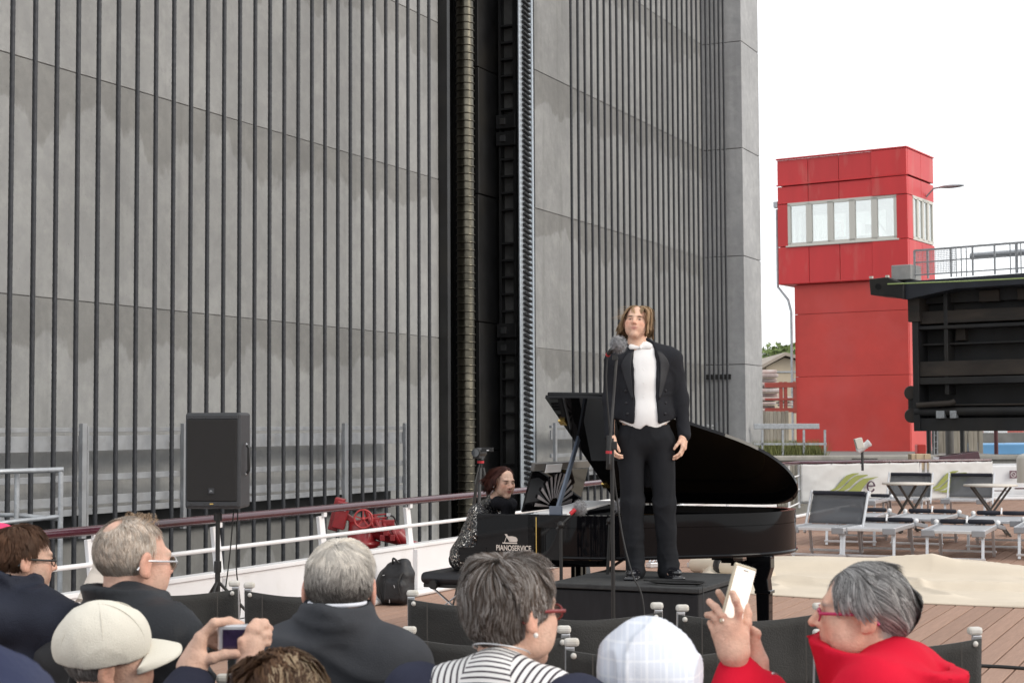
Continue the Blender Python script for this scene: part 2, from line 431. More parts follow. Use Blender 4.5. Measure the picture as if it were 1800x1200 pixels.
twR = tower('concrete_tower', 'grey concrete tower face with end pier behind the right set of ropes', [sR0, s_at(1090, TW), sRet + .02])
# return wall and end pier of the right tower
for z0, z1 in zip(ZJ[:-1], ZJ[1:]):
    p = MB(); p.box(((TW - .3 + TC + .275) / 2, sRet + .72, (z0 + z1) / 2 ), ((TC + .275 - TW + .3), 1.44, z1 - z0 - .014)); p.build('pier_block', M_CONCP, twR, .012)
p = MB(); p.box((TW - 1.6, sRet + .7, 9.6), (2.6, 1.38, 23)); p.build('core', M_CONC2, twR)
# dark recess with its machinery
rc = empty('machine_recess', rz=-AX, label='black steel machine recess between the two concrete tower faces', cat='lift machinery')
b = MB(); TB = -13.9
b.box((TB, (sL1 + sR0) / 2, 9.6), (.1, sR0 - sL1 + .2, 23)); b.build('back_plate', M_BLACKST, rc)
b = MB(); b.box(((TB + TW) / 2 + .06, sL1 + .06, 9.6), (TW - TB + .2, .1, 23)); b.build('side_plate', M_BLACKST, rc)
b = MB(); b.box(((TB + TW) / 2, sR0 - .04, 9.6), (TW - TB, .07, 23)); b.build('side_plate', M_BLACKST, rc)
sa, sb = s_at(842, -12.9), s_at(886, -12.9)
for i in range(9):
    b = MB(); b.box((-12.93 + .012 * (i % 2), (sa + sb) / 2, -1.2 + 2.35 * i + 1.17), (.08, sb - sa, 2.33)); b.build('steel_sheet', M_BLACKST, rc, .01)
sB = sR0 - .10; t1, t2 = t_at(886, sB), t_at(911, sB); tf = t_at(918, sB)
b = MB(); b.box(((t1 + t2) / 2, sB, 9), (abs(t2 - t1), .03, 22)); b.build('bay_back', mat('worn bay steel', (.10, .098, .094), .6, .1, .4, 2.5, dirt=(.035, .034, .032), dscale=2, dlo=.5, dhi=.75), rc)
shb = MB(); shb.box((0, 0, 0), (abs(t2 - t1), .16, .035)); shelf = None
for i in range(54):
    loc = ((t1 + t2) / 2, sB - .09, -1.0 + .315 * i)
    if i % 13 == 7: continue
    if shelf is None: shelf = shb.build('bay_shelf', M_BLACKST, rc, 0, loc)
    else: inst('bay_shelf', shelf, rc, loc)
for t_ in (t1, t2): b = MB(); b.box((t_, sB - .08, 9), (.05, .16, 22)); b.build('bay_side', M_BLACKST, rc)
for zz in (3.2, 7.1):
    for dz in (-.16, .16): b = MB(); b.box(((t1 + t2) / 2, sB - .19, zz + dz), (abs(t2 - t1) + .1, .08, .26)); b.build('lock_box', M_BLACKST, rc, .01); b = MB(); b.box(((t1 + t2) / 2 - .05, sB - .24, zz + dz), (.12, .04, .12)); b.build('lock_bolt', M_DARKST, rc, .01)
b = MB(); b.box(((t2 + tf) / 2, sB - .04, 9), (abs(tf - t2), .1, 22)); b.build('flange', M_BLACKST, rc, .008)
f0 = s_at(777, TW + .02)
b = MB(); b.box((TW + .03, f0 + .03, 9), (.1, .1, 22)); b.build('flange', M_DARKST, rc, .008)
# threaded column
sc_ = s_at(820, -12.55); spn = empty('threaded_column', st(sc_, -12.55), -AX, 'tall bronze threaded column inside the black machine recess', 'threaded column')
b = MB(); b.lathe([(.150, -1.6), (.150, 18)], 28); b.build('core', M_BRONZE, spn)
rb = MB(); rb.lathe([(.149, -.016), (.160, -.012), (.170, -.009), (.170, .008), (.160, .011), (.149, .016)], 32); ring = None
for i in range(140):
    l = (0, 0, -1.5 + .134 * i)
    if ring is None: ring = rb.build('thread_ring', M_BRONZE, spn, 0, l)
    else: inst('thread_ring', ring, spn, l)
# toothed rack
r1, r2 = s_at(919.5, -12.15), s_at(940.5, -12.15); rk = empty('toothed_rack', rz=-AX, label='pale vertical toothed steel rack beside the black recess', cat='rack')
b = MB(); b.box((-12.20, (r1 + r2) / 2, 9), (.03, r2 - r1, 22)); b.build('rack_bar', M_RACK, rk, .006)
b = MB(); b.box((-12.165, r2 - .025, 9), (.05, .05, 22)); b.build('rack_edge', M_RACK, rk, .006)
w_ = r2 - r1; tb_ = MB(); T = Matrix.Rotation(R(-12), 4, 'X'); tb_.box((0, 0, 0), (.07, w_ * .55, .042), T); tooth = None
for i in range(170):
    l = (-12.155, (r1 + r2) / 2 - w_ * .02, -1.4 + .0965 * i)
    if tooth is None: tooth = tb_.build('rack_tooth', M_BLACKST, rk, .006, l)
    else: inst('rack_tooth', tooth, rk, l)

# ---------------------------------------------------------------- hoist ropes
def rope_mesh(hand):
    n = 18; pitch = .46; rows = int(16.6 / .042); k = np.arange(n) * 2 * PI / n; zs = np.arange(rows) * .042
    tw = hand * 2 * PI * zs[:, None] / pitch; r = .027 * (.91 + .09 * np.abs(np.cos(3 * k))[None, :] * 1.15)
    a = k[None, :] + tw; v = np.stack([r * np.cos(a), r * np.sin(a), np.broadcast_to(zs[:, None], a.shape)], -1).reshape(-1, 3)
    i = np.arange(rows - 1)[:, None] * n; j = np.arange(n)[None, :]; j2 = (j + 1) % n
    f = np.stack([i + j, i + j2, i + n + j2, i + n + j], -1).reshape(-1, 4); me = fast_mesh('rope', v, f); me.materials.append(M_ROPE); return me
ROPES = [rope_mesh(1), rope_mesh(-1)]
def rope(s, i, label, group, t=TC):
    o = link('hoist_rope', ROPES[i % 2], None, None, st(s, t, -1.6)); tag(o, label, 'steel rope', group)
ORD = 'first second third fourth fifth sixth seventh eighth ninth tenth eleventh twelfth thirteenth fourteenth fifteenth sixteenth seventeenth eighteenth nineteenth twentieth twenty-first twenty-second twenty-third twenty-fourth twenty-fifth twenty-sixth twenty-seventh twenty-eighth twenty-ninth'.split()
for i in range(0, 28):
    lab = 'twisted steel hoist rope, ' + ORD[27 - i] + ' to the left of the black machine recess'
    rope(S0 + .11 + .3335 * i, i, lab, 'hoist ropes of the left tower')
for i in range(29):
    lab = 'twisted steel hoist rope, ' + ORD[i] + ' to the right of the toothed rack'
    rope(S0 + 14.7 + .3335 * i, i, lab, 'hoist ropes of the right tower')

# ---------------------------------------------------------------- service walkways on the tower
M_WALK = mat('painted walkway steel', (.32, .33, .345), .5, .1, .12, 6, dirt=(.25, .25, .25), dscale=4)
def walkway(name, label, sa, sb, posts):
    r = empty(name, rz=-AX, label=label, cat='walkway', group='service walkways on the towers'); t = TC - .33
    for nm, z, w, h in (('top_rail', 1.58, .05, .05), ('top_beam', 1.43, .03, .17), ('middle_rail', 1.05, .04, .07), ('kick_plate', .80, .03, .10), ('floor_edge', .68, .05, .07)):
        b = MB(); b.box((t, (sa + sb) / 2, z), (w, sb - sa, h)); b.build(nm, M_WALK, r, .004)
    b = MB(); b.box((t - .2, (sa + sb) / 2, .66), (.36, sb - sa, .03)); b.build('grating', M_DARKST, r)
    b = MB(); b.box((t - .30, (sa + sb) / 2, .50), (.06, sb - sa, .26)); b.build('shadow_gap_strip', M_BLACKST, r)  # added black strip standing in for the shaded void under the walkway floor
    for s in posts:
        b = MB(); b.box((t + .045, s, 1.02), (.055, .075, 1.26)); b.box((t + .03, s + .09, 1.02), (.03, .03, 1.2)); b.build('post', M_WALK, r, .004)
TP = TC - .33
walkway('service_walkway', 'grey steel walkway railing behind the ropes on the left tower', s_at(137, TP) - 5, s_at(714, TP), [s_at(x, TP) for x in (140, 318, 601, 708)] + [s_at(140, TP) - 2.2])
walkway('service_walkway', 'grey steel walkway railing behind the ropes on the right tower', s_at(968, TP), s_at(1262, TP), [s_at(x, TP) for x in (972, 1085, 1170, 1258)])
b = MB(); sv = s_at(1258, TC - .1); b.box((TW + .33, sRet - .03, 2.75), (.62, .05, .12)); 
o = b.build('wall_bracket', M_BLACKST); o.rotation_euler = (0, 0, -AX); tag(o, 'black steel bracket on the shaded return wall behind the ropes', 'bracket')

# ---------------------------------------------------------------- ship railing and bulwark on the port side
TRL = -7.38
rl = empty('ship_railing', rz=-AX, label='ship railing with maroon top rail and white posts along the left edge', cat='railing')
bw = empty('bulwark', rz=-AX, label='white steel bulwark plating under the maroon-topped railing', cat='bulwark')
def curve_t(s): return TRL - .0009 * max(0, s - 14) ** 2.0       # the side draws in slightly
def zr(s): return .89 + .004 * max(0, s - 16)
SS = [1.5 + .75 * i for i in range(34)]
b = MB(); b.tube([(curve_t(s), s, zr(s)) for s in SS], .034, 12); b.build('top_rail', M_MAROON, rl)
b = MB(); b.tube([(curve_t(s), s, zr(s) - .235) for s in SS], .018, 8); b.build('middle_rail', M_WHITE, rl)
sp = [s_at(x, TRL) for x in (168, 386, 570, 721)]
sp = [sp[0] - 1.9] + sp + [sp[-1] + 2.0 * i for i in range(1, 6)]
for s in sp:
    t = curve_t(s); b = MB(); b.bar((t - .03, s - .02, zr(s) - .06), (t, s, .46), .035, .085, (0, 1, 0)); b.box((t, s, zr(s) - .045), (.03, .05, .05)); b.build('post', M_WHITE, rl, .006)
bs = [-1, 2.3] + [s for s in sp[1:] if s < 26] + [26.4]
for s0, s1 in zip(bs[:-1], bs[1:]):
    t0, t1 = curve_t(s0), curve_t(s1)
    b = MB(); b.bar((t0 + .02, s0 + .004, .225), (t1 + .02, s1 - .004, .225), .03, .45); b.build('bulwark_plate', M_WHITE, bw, .004)
    b = MB(); b.bar((t0, s0, .465), (t1, s1, .465), .11, .035); b.build('cap_strip', M_WHITE, bw, .005)
    b = MB(); b.box((t0 + .055, s0, .22), (.05, .012, .42)); b.build('stiffener', M_WHITE, bw)
b = MB(); b.tube([(TRL + .14, s, .03) for s in (0, 8, 16, 24, 31)], .03, 8); b.build('drain_pipe', M_WHITE, bw)
# ---------------------------------------------------------------- galvanised railing beyond the ship, far left
gY = 12.2
gr = empty('galvanised_railing', label='galvanised tube railing standing at the far left before the ropes', cat='railing')
def gat(x, y, d=0): return at(x, y, gY + d)
b = MB(); b.tube([gat(-160, 829, -.9), gat(-20, 829, -.1), gat(112, 825)], .021, 10); b.build('top_rail', M_GALV, gr)
b = MB(); b.tube([gat(-160, 930, -.9), gat(-20, 921, -.1), gat(107, 907)], .018, 10); b.build('middle_rail', M_GALV, gr)
b = MB(); b.tube([gat(-90, 903, 1.2), gat(30, 905), gat(106, 912, .1)], .018, 10); b.build('brace', M_GALV, gr)
for x in (30, 107, -80):
    p = gat(x, 828, -.5 if x < 0 else 0); q = p.copy(); q.z = -1.6
    b = MB(); b.tube([p, q], .020, 10); b.build('post', M_GALV, gr)

# ================================================================ right-hand background: quay, tower house, gate
M_QUAY = concrete('quay concrete', (.40, .38, .34), band=False); M_ASPH = mat('quay ground', (.17, .165, .155), .9, 0, .2, .4)
M_RED = mat('red tower cladding', (.60, .052, .040), .45, 0, .10, .9, dirt=(.61, .085, .075), dscale=.7, dlo=.5, dhi=.85)
M_RED2 = mat('red plate', (.60, .032, .034), .42, 0, .08, 1.5, (1, 1, .25), dirt=(.60, .16, .13), dscale=2.2, dlo=.56, dhi=.9, objrand=.05)
M_CREAM = mat('cream window frame', (.62, .60, .54), .5)
def glass_mat(name, tint, mixv=.25):
    m = bpy.data.materials.new(name); m.use_nodes = True; t = m.node_tree; t.nodes.clear()
    g = nd(t, 'ShaderNodeBsdfGlossy'); g.inputs['Roughness'].default_value = .03; g.inputs['Color'].default_value = (*tint, 1)
    tr = nd(t, 'ShaderNodeBsdfTransparent'); tr.inputs['Color'].default_value = (*tint, 1)
    fr = nd(t, 'ShaderNodeFresnel'); fr.inputs['IOR'].default_value = 1.5
    mx = nd(t, 'ShaderNodeMixShader'); t.links.new(math_n(t, 'ADD', fr.outputs[0], mixv), mx.inputs[0]); t.links.new(tr.outputs[0], mx.inputs[1]); t.links.new(g.outputs[0], mx.inputs[2])
    o = nd(t, 'ShaderNodeOutputMaterial'); t.links.new(mx.outputs[0], o.inputs[0]); return m
M_PANE = glass_mat('window glass', (.95, .97, .95), .50)
cA = at(1600, 600, 50); cA.z = 0                               # nearest corner of the cabin
cB = at(1370, 600, 52.4); cB.z = 0; fx = (cA - cB).normalized(); fy = Vector((-fx.y, fx.x, 0)); WA = (cA - cB).length; DA = 2.6
if fy.y < 0: fy = -fy
def hz(y, Y): return 1.6 + (747 - y) * Y / FPX
Ztop, Zc, Zb = hz(259, 50), hz(490, 50), .7
Zw0, Zw1 = hz(417, 50), hz(343, 50)
th = empty('control_tower', M=frame(cB, fx, fy, Z), label='red control tower with a window band round its cabin', cat='tower')
def tb(name, x0, x1, y0, y1, z0, z1, m=M_RED2, bev=.012):
    b = MB(); b.box(((x0 + x1) / 2, (y0 + y1) / 2, (z0 + z1) / 2), (x1 - x0, y1 - y0, z1 - z0)); return b.build(name, m, th, bev)
zs_ = [Zb, 3.15, 5.2, Zc - .02]
tb('shaft_core', .52, WA - .2, .32, DA - .3, Zb, Zc, M_RED, 0)
for a0, a1 in zip(zs_[:-1], zs_[1:]):
    tb('shaft_panel', .45, WA - .14, .25, .31, a0 + .006, a1 - .006, M_RED, .006); tb('shaft_panel', WA - .19, WA - .13, .33, DA - .3, a0 + .006, a1 - .006, M_RED, .006)
tb('soffit', 0.02, WA - .02, .02, DA - .02, Zc, Zc + .08, M_RED2, 0)
cx_ = [0, WA * .245, WA * .485, WA * .735, WA]; zt = [(Zc, Zw0 - .06), (Zw1 + .03, Zw1 + .62), (Zw1 + .66, Ztop)]
for zi, (a0, a1) in enumerate(zt):
    for i in range(4):
        pr = .05 if i == 3 else 0
        tb('cladding_panel', cx_[i] + .006, cx_[i + 1] - .006, -pr, .07, a0 + .01, a1 - .01)
    for i in range(2):
        tb('cladding_panel', WA - .07, WA - .002, .08 + i * (DA - .08) / 2, .08 + (i + 1) * (DA - .08) / 2 - .012, a0 + .01, a1 - .01)
        tb('cladding_panel', 0.002, .07, .08 + i * (DA - .08) / 2, .08 + (i + 1) * (DA - .08) / 2 - .012, a0 + .01, a1 - .01)
        tb('cladding_panel', .08 + i * (WA - .16) / 2, .08 + (i + 1) * (WA - .16) / 2 - .012, DA - .07, DA, a0 + .01, a1 - .01)
tb('roof', .07, WA - .07, .07, DA - .07, Ztop - .25, Ztop - .1, M_RED2, 0); tb('ceiling', .08, WA - .08, .08, DA - .08, Zw1 + .05, Zw1 + .12, M_CREAM, 0)
tb('roof_edge', -.02, WA + .02, -.07, .06, Ztop, Ztop + .05); tb('roof_edge', WA - .05, WA + .03, .06, DA, Ztop, Ztop + .05)
tb('ledge', -.02, WA + .01, -.06, .02, Zw1 + .63, Zw1 + .67); tb('window_sill', .3, WA - .28, -.07, .05, Zw0 - .09, Zw0 - .04, M_CREAM)
tb('side_pier', 0.0, .36, 0, .07, Zw0 - .05, Zw1 + .02); tb('side_pier', WA - .36, WA, -.03, .07, Zw0 - .05, Zw1 + .02)
tb('side_pier', WA - .07, WA - .003, .08, .5, Zw0 - .05, Zw1 + .02); tb('side_pier', .003, .07, .08, .5, Zw0 - .05, Zw1 + .02)
xs_ = [.36 + (WA - .72) * i / 5 for i in range(6)]
for i in range(5):
    b = MB(); x0, x1 = xs_[i], xs_[i + 1]
    for c, d in ((((x0 + x1) / 2, .03, Zw0), (x1 - x0, .09, .1)), (((x0 + x1) / 2, .03, Zw1), (x1 - x0, .09, .1)), ((x0 + .05, .03, (Zw0 + Zw1) / 2), (.1, .09, Zw1 - Zw0)), ((x1 - .05, .03, (Zw0 + Zw1) / 2), (.1, .09, Zw1 - Zw0))): b.box(c, d)
    w = b.build('window', M_CREAM, th); b = MB(); b.box(((x0 + x1) / 2, .04, (Zw0 + Zw1) / 2), (x1 - x0 - .16, .012, Zw1 - Zw0 - .06)); b.build('pane', M_PANE, w)
for X in (WA - .04, .04):
    for i in range(4):
        b = MB(); y0 = .5 + (DA - .6) * i / 4; y1 = .5 + (DA - .6) * (i + 1) / 4
        for c, d in (((X, (y0 + y1) / 2, Zw0), (.08, y1 - y0, .1)), ((X, (y0 + y1) / 2, Zw1), (.08, y1 - y0, .1)), ((X, y0 + .04, (Zw0 + Zw1) / 2), (.08, .08, Zw1 - Zw0)), ((X, y1 - .04, (Zw0 + Zw1) / 2), (.08, .08, Zw1 - Zw0))): b.box(c, d)
        w = b.build('window', M_CREAM, th); b = MB(); b.box((X, (y0 + y1) / 2, (Zw0 + Zw1) / 2), (.012, y1 - y0 - .12, Zw1 - Zw0 - .06)); b.build('pane', M_PANE, w)
for i in range(3):
    b = MB(); y = DA - .04; x0 = .1 + (WA - .2) * i / 3; x1 = .1 + (WA - .2) * (i + 1) / 3
    for c, d in ((((x0 + x1) / 2, y, Zw0 + .1), (x1 - x0, .08, .3)), (((x0 + x1) / 2, y, Zw1), (x1 - x0, .08, .12)), ((x0 + .05, y, (Zw0 + Zw1) / 2), (.12, .08, Zw1 - Zw0)), ((x1 - .05, y, (Zw0 + Zw1) / 2), (.12, .08, Zw1 - Zw0))): b.box(c, d)
    w = b.build('window', M_CREAM, th); b = MB(); b.box(((x0 + x1) / 2, y, (Zw0 + Zw1) / 2), (x1 - x0 - .16, .012, Zw1 - Zw0 - .06)); b.build('pane', M_PANE, w)
b = MB(); b.box((WA * .5, DA * .55, Zw0 + .15), (1.5, .6, .25)); b.box((WA * .62, DA * .5, Zw0 + .5), (.4, .05, .3)); b.bar((WA * .55, DA * .6, Zw1), (WA * .75, DA * .75, Zw0), .05, .05); b.build('control_desk', M_CREAM, th)
b = MB(); b.tube([(-.09, .15, Ztop - 1.6), (-.09, .15, Zc - .05), (.28, .12, Zc - .5), (.38, .12, Zc - .9), (.38, .12, Zb)], .042, 10); b.build('drain_pipe', M_GALV, th)
b = MB(); b.box((-.1, .15, Ztop - 1.45), (.14, .2, .2)); b.build('gutter_box', M_GALV, th)
b = MB(); b.tube([(WA, DA * .7, Zw1 + .15), (WA + .25, DA * .7, Zw1 + .4), (WA + .5, DA * .7, Zw1 + .42)], .03, 8); la = b.build('lamp_arm', M_GALV, th)
b = MB(); b.ball((WA + .85, DA * .7, Zw1 + .42), (.42, .13, .06)); b.build('lamp_head', M_GALV, th)

# ---------------------------------------------------------------- black lift gate
gA = at(1610, 600, 40); gB = at(1800, 600, 38.4); gx = (gB - gA); gx.z = 0; gx.normalize(); gy = Vector((-gx.y, gx.x, 0))
G0 = Vector((gA.x, gA.y, 0)); gt = empty('lift_gate', M=frame(G0, gx, gy, Z), label='black steel lift gate with girders and railing on top at far right', cat='gate')
def gh(y): return 1.6 + (744 - y) * 40 / FPX
M_GATE = mat('black gate paint', (.014, .0145, .016), .55, 0, .5, 1.2, (1, 1, .5), dirt=(.026, .022, .017), dscale=.9, dlo=.5, dhi=.8, bump=.2, bscale=6)
M_GIRD = mat('rusty girder', (.036, .028, .022), .7, 0, .4, 1.5, (.6, 1, 2), dirt=(.02, .018, .016), dscale=1.6, dlo=.45, dhi=.7)
M_TARB = mat('dark blue top beam', (.028, .032, .042), .45, 0, .2, 2)
def gb(name, x0, x1, y0, y1, z0, z1, m=M_GATE, bev=.012):
    b = MB(); b.box(((x0 + x1) / 2, (y0 + y1) / 2, (z0 + z1) / 2), (x1 - x0, y1 - y0, z1 - z0)); return b.build(name, m, gt, bev)
L_ = 11.0; zB, zT = gh(757), gh(496)
gb('skin_plate', .1, L_, .42, .5, zB + .1, zT)
for y0, y1, m, dp in ((512, 534, M_GATE, .2), (548, 570, M_GIRD, -.05), (636, 662, M_GIRD, -.1), (664, 676, M_GATE, -.16), (574, 580, M_GATE, -.12)):
    gb('girder', .05, L_, dp, .75, gh(y1), gh(y0), m)
gb('girder', .05, L_, -.1, .75, zB + .62, zB + .66, M_GIRD); gb('girder', .05, L_, .1, .75, gh(632) + .35, gh(632) + .40, M_GATE)
for i, x in enumerate((.75, 3.3, 5.9, 8.5)): gb('stiffener', x, x + .1, -.06, .75, zB + .9, zT - .1); gb('stiffener', x + .2, x + .45, .2, .75, gh(600), gh(545), M_GIRD)
for i in range(9): gb('bracket', 1.6 + .95 * i, 1.6 + .95 * i + .5, .1, .7, gh(534) - .02, gh(516), M_GIRD)
gb('side_frame', -.02, .14, -.2, .8, zB, gh(560)); gb('side_frame', -.1, .2, -.25, .8, gh(566), gh(505), M_GIRD)
b = MB(); b.tube([(0, -.12, zB + .48), (L_, -.12, zB + .48)], .11, 14); b.build('fender_tube', M_GATE, gt)
b = MB(); b.tube([(.1, -.25, gh(712)), (.95, -.25, gh(709)), (1.05, -.2, gh(706))], .07, 10); b.build('rod', M_GIRD, gt)
gb('bottom_beam', 0, L_, -.15, .8, zB, zB + .32); gb('bracket', .6, .8, -.3, -.1, gh(735), gh(722), M_GALV); gb('bracket', .95, 1.1, -.3, -.1, gh(735), gh(722), M_GALV)
for zz in (gh(690), gh(730)):
    b = MB(); Mx = Matrix.Translation((-.12, -.05, zz)) @ Matrix.Rotation(PI / 2, 4, 'X'); b.lathe([(.16, -.08), (.18, -.05), (.18, .05), (.16, .08)], 16, Mx); b.build('guide_roller', M_GIRD, gt)
gb('guide_bracket', -.2, -.02, -.1, .15, gh(733), gh(686), M_GATE)
# top beam, tapered, with its end block
b = MB(); b.prism([(-.05, gh(528)), (1.2, gh(514)), (L_, gh(506)), (L_, gh(488)), (-.05, gh(496))], -.5, .8, frame(Vector((0, 0, 0)), Vector((1, 0, 0)), Vector((0, 0, 1)), Vector((0, 1, 0)))); b.build('top_beam', M_TARB, gt, .01)
b = MB(); b.prism([(-.96, gh(489)), (-.50, gh(487)), (-.05, gh(500)), (-.05, gh(528)), (-.35, gh(522)), (-.93, gh(517))], -.62, .5, frame(Vector((0, 0, 0)), Vector((1, 0, 0)), Vector((0, 0, 1)), Vector((0, 1, 0)))); b.build('end_block', M_BLACKST, gt, .02)
b = MB(); b.lathe([(.07, 0), (.07, .02)], 16, Matrix.Translation((-.72, -.62, gh(503))) @ Matrix.Rotation(PI / 2, 4, 'X')); b.build('bolt_hole', mat('hole black', (.003, .003, .003), .9), gt)
for x in (-.95, -.52): gb('end_mark', x, x + .08, -.63, -.55, gh(488), gh(484), M_CREAM, 0)
gb('concrete_block', -.5, .02, -.3, .4, gh(490) - .02, gh(465), M_CONC2, .02)
zg = gh(490)
for x, h in [(.0, .72), (.35, .7)] + [(.95 + .55 * i, .72) for i in range(18)]:
    b = MB(); b.box((x, .0, zg + h / 2), (.04, .04, h)); b.build('railing_post', M_GALV, gt)
for i in range(9):
    for dx in (0, .13, .26): 
        b = MB(); b.box((1.1 + 1.35 * i + dx, -.05, zg + .36), (.02, .03, .74)); b.build('railing_clamp', M_GALV, gt)
for hgt, w in ((.72, .05), (.42, .03), (.1, .03)):
    b = MB(); b.bar((0, 0, zg + hgt), (L_, 0, zg + hgt + .06), w, w); b.build('railing_bar', M_GALV, gt)
b = MB()
for i in range(26): b.box((.03 + .04 * i, 0.01, zg + .40), (.008, .008, .62))
for i in range(14): b.box((.55, .01, zg + .12 + .045 * i), (1.05, .008, .008))
o = b.build('railing_mesh', M_GALV, gt); o['kind'] = 'stuff'
b = MB(); b.tube([(1.2, .7, zg + .56), (L_, .7, zg + .62)], .085, 12); b.build('conduit', M_GALV, gt)
b = MB(); b.tube([(3.3, .8, zg), (3.3, .8, zg + .75)], .12, 12); b.build('mast_foot', M_GALV, gt)
b = MB(); b.tube([(-.45, -.66, gh(500)), (1.5, -.7, gh(503)), (4, -.7, gh(505)), (8, -.7, gh(506))], .016, 8); b.build('line', mat('lime mooring line', (.36, .46, .18), .8), None)
o = bpy.data.objects['line']; o.matrix_world = frame(G0, gx, gy, Z); o.name = 'mooring_line'; tag(o, 'thin lime green line stretched along the top of the black gate', 'rope')
# ================================================================ far right: quay furniture, harbour

qb = MB(); qb.box((-51, 238, -.47), (129.2, 400, 2.4)); tag(qb.build('quay', M_ASPH), kind='structure')
qw = MB(); qw.box((6.6, 37.75, -.40), (14, .5, 2.44)); qw.box((6.6, 37.72, .80), (14.1, .62, .12)); o = qw.build('quay_wall', M_QUAY, None, .03); tag(o, 'pale concrete quay wall edge in front of the red tower', 'wall')
fq = MB(); fq.box((160, 430, -.9), (420, 300, 1.6)); tag(fq.build('far_quay', M_ASPH), kind='structure')
M_LEAF = mat('leaves', (.12, .165, .05), .6, 0, .5, 3, spec=.3, attr=None)
M_GRASS = mat('grass', (.20, .215, .075), .8, 0, .4, 6)
M_BARK = mat('bark', (.10, .08, .06), .9)
M_TIMBER = mat('weathered timber', (.34, .31, .26), .85, 0, .2, 4, (4, 4, .4), dirt=(.16, .14, .11), dscale=1.6, objrand=.2)
def blades(name, base, n, h, w, m, parent=None):
    v = []; f = []
    for i in range(n):
        p = base(); a = random.uniform(0, 2 * PI); hh = h * random.uniform(.4, 1.2); d = Vector((math.cos(a), math.sin(a), 0)); l = Vector((random.gauss(0, .3), random.gauss(0, .3), 1)) * hh
        k = len(v); v += [p - d * w, p + d * w, p + l * .6 + d * w * .6, p + l]; f += [(k, k + 1, k + 2), (k, k + 2, k + 3)]
    return link(name, fast_mesh(name, np.array([tuple(x) for x in v]), [tuple(q) for q in f], False), m, parent)
g0 = at(1400, 800, 38.6)
tag(blades('grass', lambda: Vector((random.uniform(g0.x - 1.2, g0.x + .65), random.uniform(38.2, 40.2), .72)), 3200, .46, .012, M_GRASS), kind='stuff')
def rail_far():
    Y = 38.3; r = empty('guard_rail', label='low grey guard rail beside the grass left of the red tower', cat='railing')
    xs = [1340, 1376, 1413, 1450]
    a, c = at(1325, 749, Y), at(1440, 749, Y); b = MB(); b.bar(a, c, .06, .13); b.build('top_rail', M_GALV, r, .01)
    a, c = at(1325, 780, Y), at(1453, 780, Y); b = MB(); b.bar(a, c, .05, .05); b.build('lower_rail', M_GALV, r)
    for x in xs:
        a, c = at(x, 755, Y), at(x, 803, Y); b = MB(); b.bar(a, c, .05, .05); b.build('post', M_GALV, r)
rail_far()
def storage():
    Y = 86; a = at(1330, 700, Y); r = empty('storage_building', label='tan storage shed with a low gable roof beyond the steel frame', cat='building')
    M1 = mat('tan render', (.52, .44, .33), .9, 0, .1, 1); M2 = mat('grey brown roof', (.36, .31, .26), .85, 0, .15, 2)
    x0, x1 = at(1338, 0, Y).x, at(1440, 0, Y).x; z0 = .73; ze = hz(646, Y); zr_ = hz(630, Y)
    b = MB(); b.prism([(x0, z0), (x1, z0), (x1, ze), ((x0 + x1) / 2 - .6, zr_), (x0, ze)], 0, 14, frame(Vector((0, Y, 0)), Vector((1, 0, 0)), Z, Vector((0, 1, 0)))); b.build('wall', M1, r)
    for sg in (0, 1):
        xa, xb = (x0 - .3, (x0 + x1) / 2 - .6) if sg == 0 else ((x0 + x1) / 2 - .6, x1 + .3)
        za, zb = (ze - .1, zr_ + .1) if sg == 0 else (zr_ + .1, ze - .1)
        b = MB(); b.prism([(xa, za), (xb, zb), (xb, zb + .18), (xa, za + .18)], -.4, 14.3, frame(Vector((0, Y, 0)), Vector((1, 0, 0)), Z, Vector((0, 1, 0)))); b.build('roof', M2, r)
    b = MB(); b.box(((x0 + x1) / 2, Y - .03, hz(655, Y)), (x1 - x0, .05, .08)); b.build('gutter', M_GALV, r)
    b = MB(); b.bar((x0 + .6, Y - .06, hz(690, Y)), (x0 + 2.4, Y - .06, hz(648, Y)), .08, .08); b.build('brace', M_GALV, r)
storage()
def steel_frame():
    Y = 45; r = empty('loading_rack', label='red steel loading frame standing beside the concrete pier', cat='frame')
    M1 = mat('red oxide steel', (.34, .06, .045), .6, 0, .2, 3); a = at(1335, 0, Y).x; c = at(1387, 0, Y).x
    for z, h in ((hz(678, Y), .14), (hz(703, Y), .06), (hz(722, Y), .12)): b = MB(); b.box(((a + c) / 2, Y, z), (c - a, .12, h)); b.build('beam', M1, r)
    for x in (at(1363, 0, Y).x, at(1371, 0, Y).x, c): b = MB(); b.box((x, Y + .01, hz(700, Y)), (.09, .1, hz(673, Y) - hz(728, Y))); b.build('upright', M1, r)
steel_frame()
M_BALE = mat('wrapped goods', (.50, .40, .38), .6, 0, .3, 3, dirt=(.66, .64, .63), dscale=4)
for i, (x, y, w, h) in enumerate(((1350, 664, .5, .5), (1351, 690, .6, .5), (1347, 712, .5, .4), (1381, 705, .4, .3))):
    p = at(x, y, 47); b = MB()
    for k in range(4): b.box((p.x + random.uniform(-.02, .02), 47 + .3 * (k % 2), p.z - h / 2 + h * (k + .5) / 4), (w, .6, h / 4 - .02))
    tag(b.build('wrapped_stack', M_BALE, None, .03), ('topmost pale wrapped stack above the red steel frame', 'pale wrapped stack behind the middle of the red steel frame', 'lowest pale wrapped stack behind the red steel frame', 'small pale wrapped bundle seen through the right bay of the red steel frame')[i], 'pallet stack', 'wrapped stacks behind the steel frame')
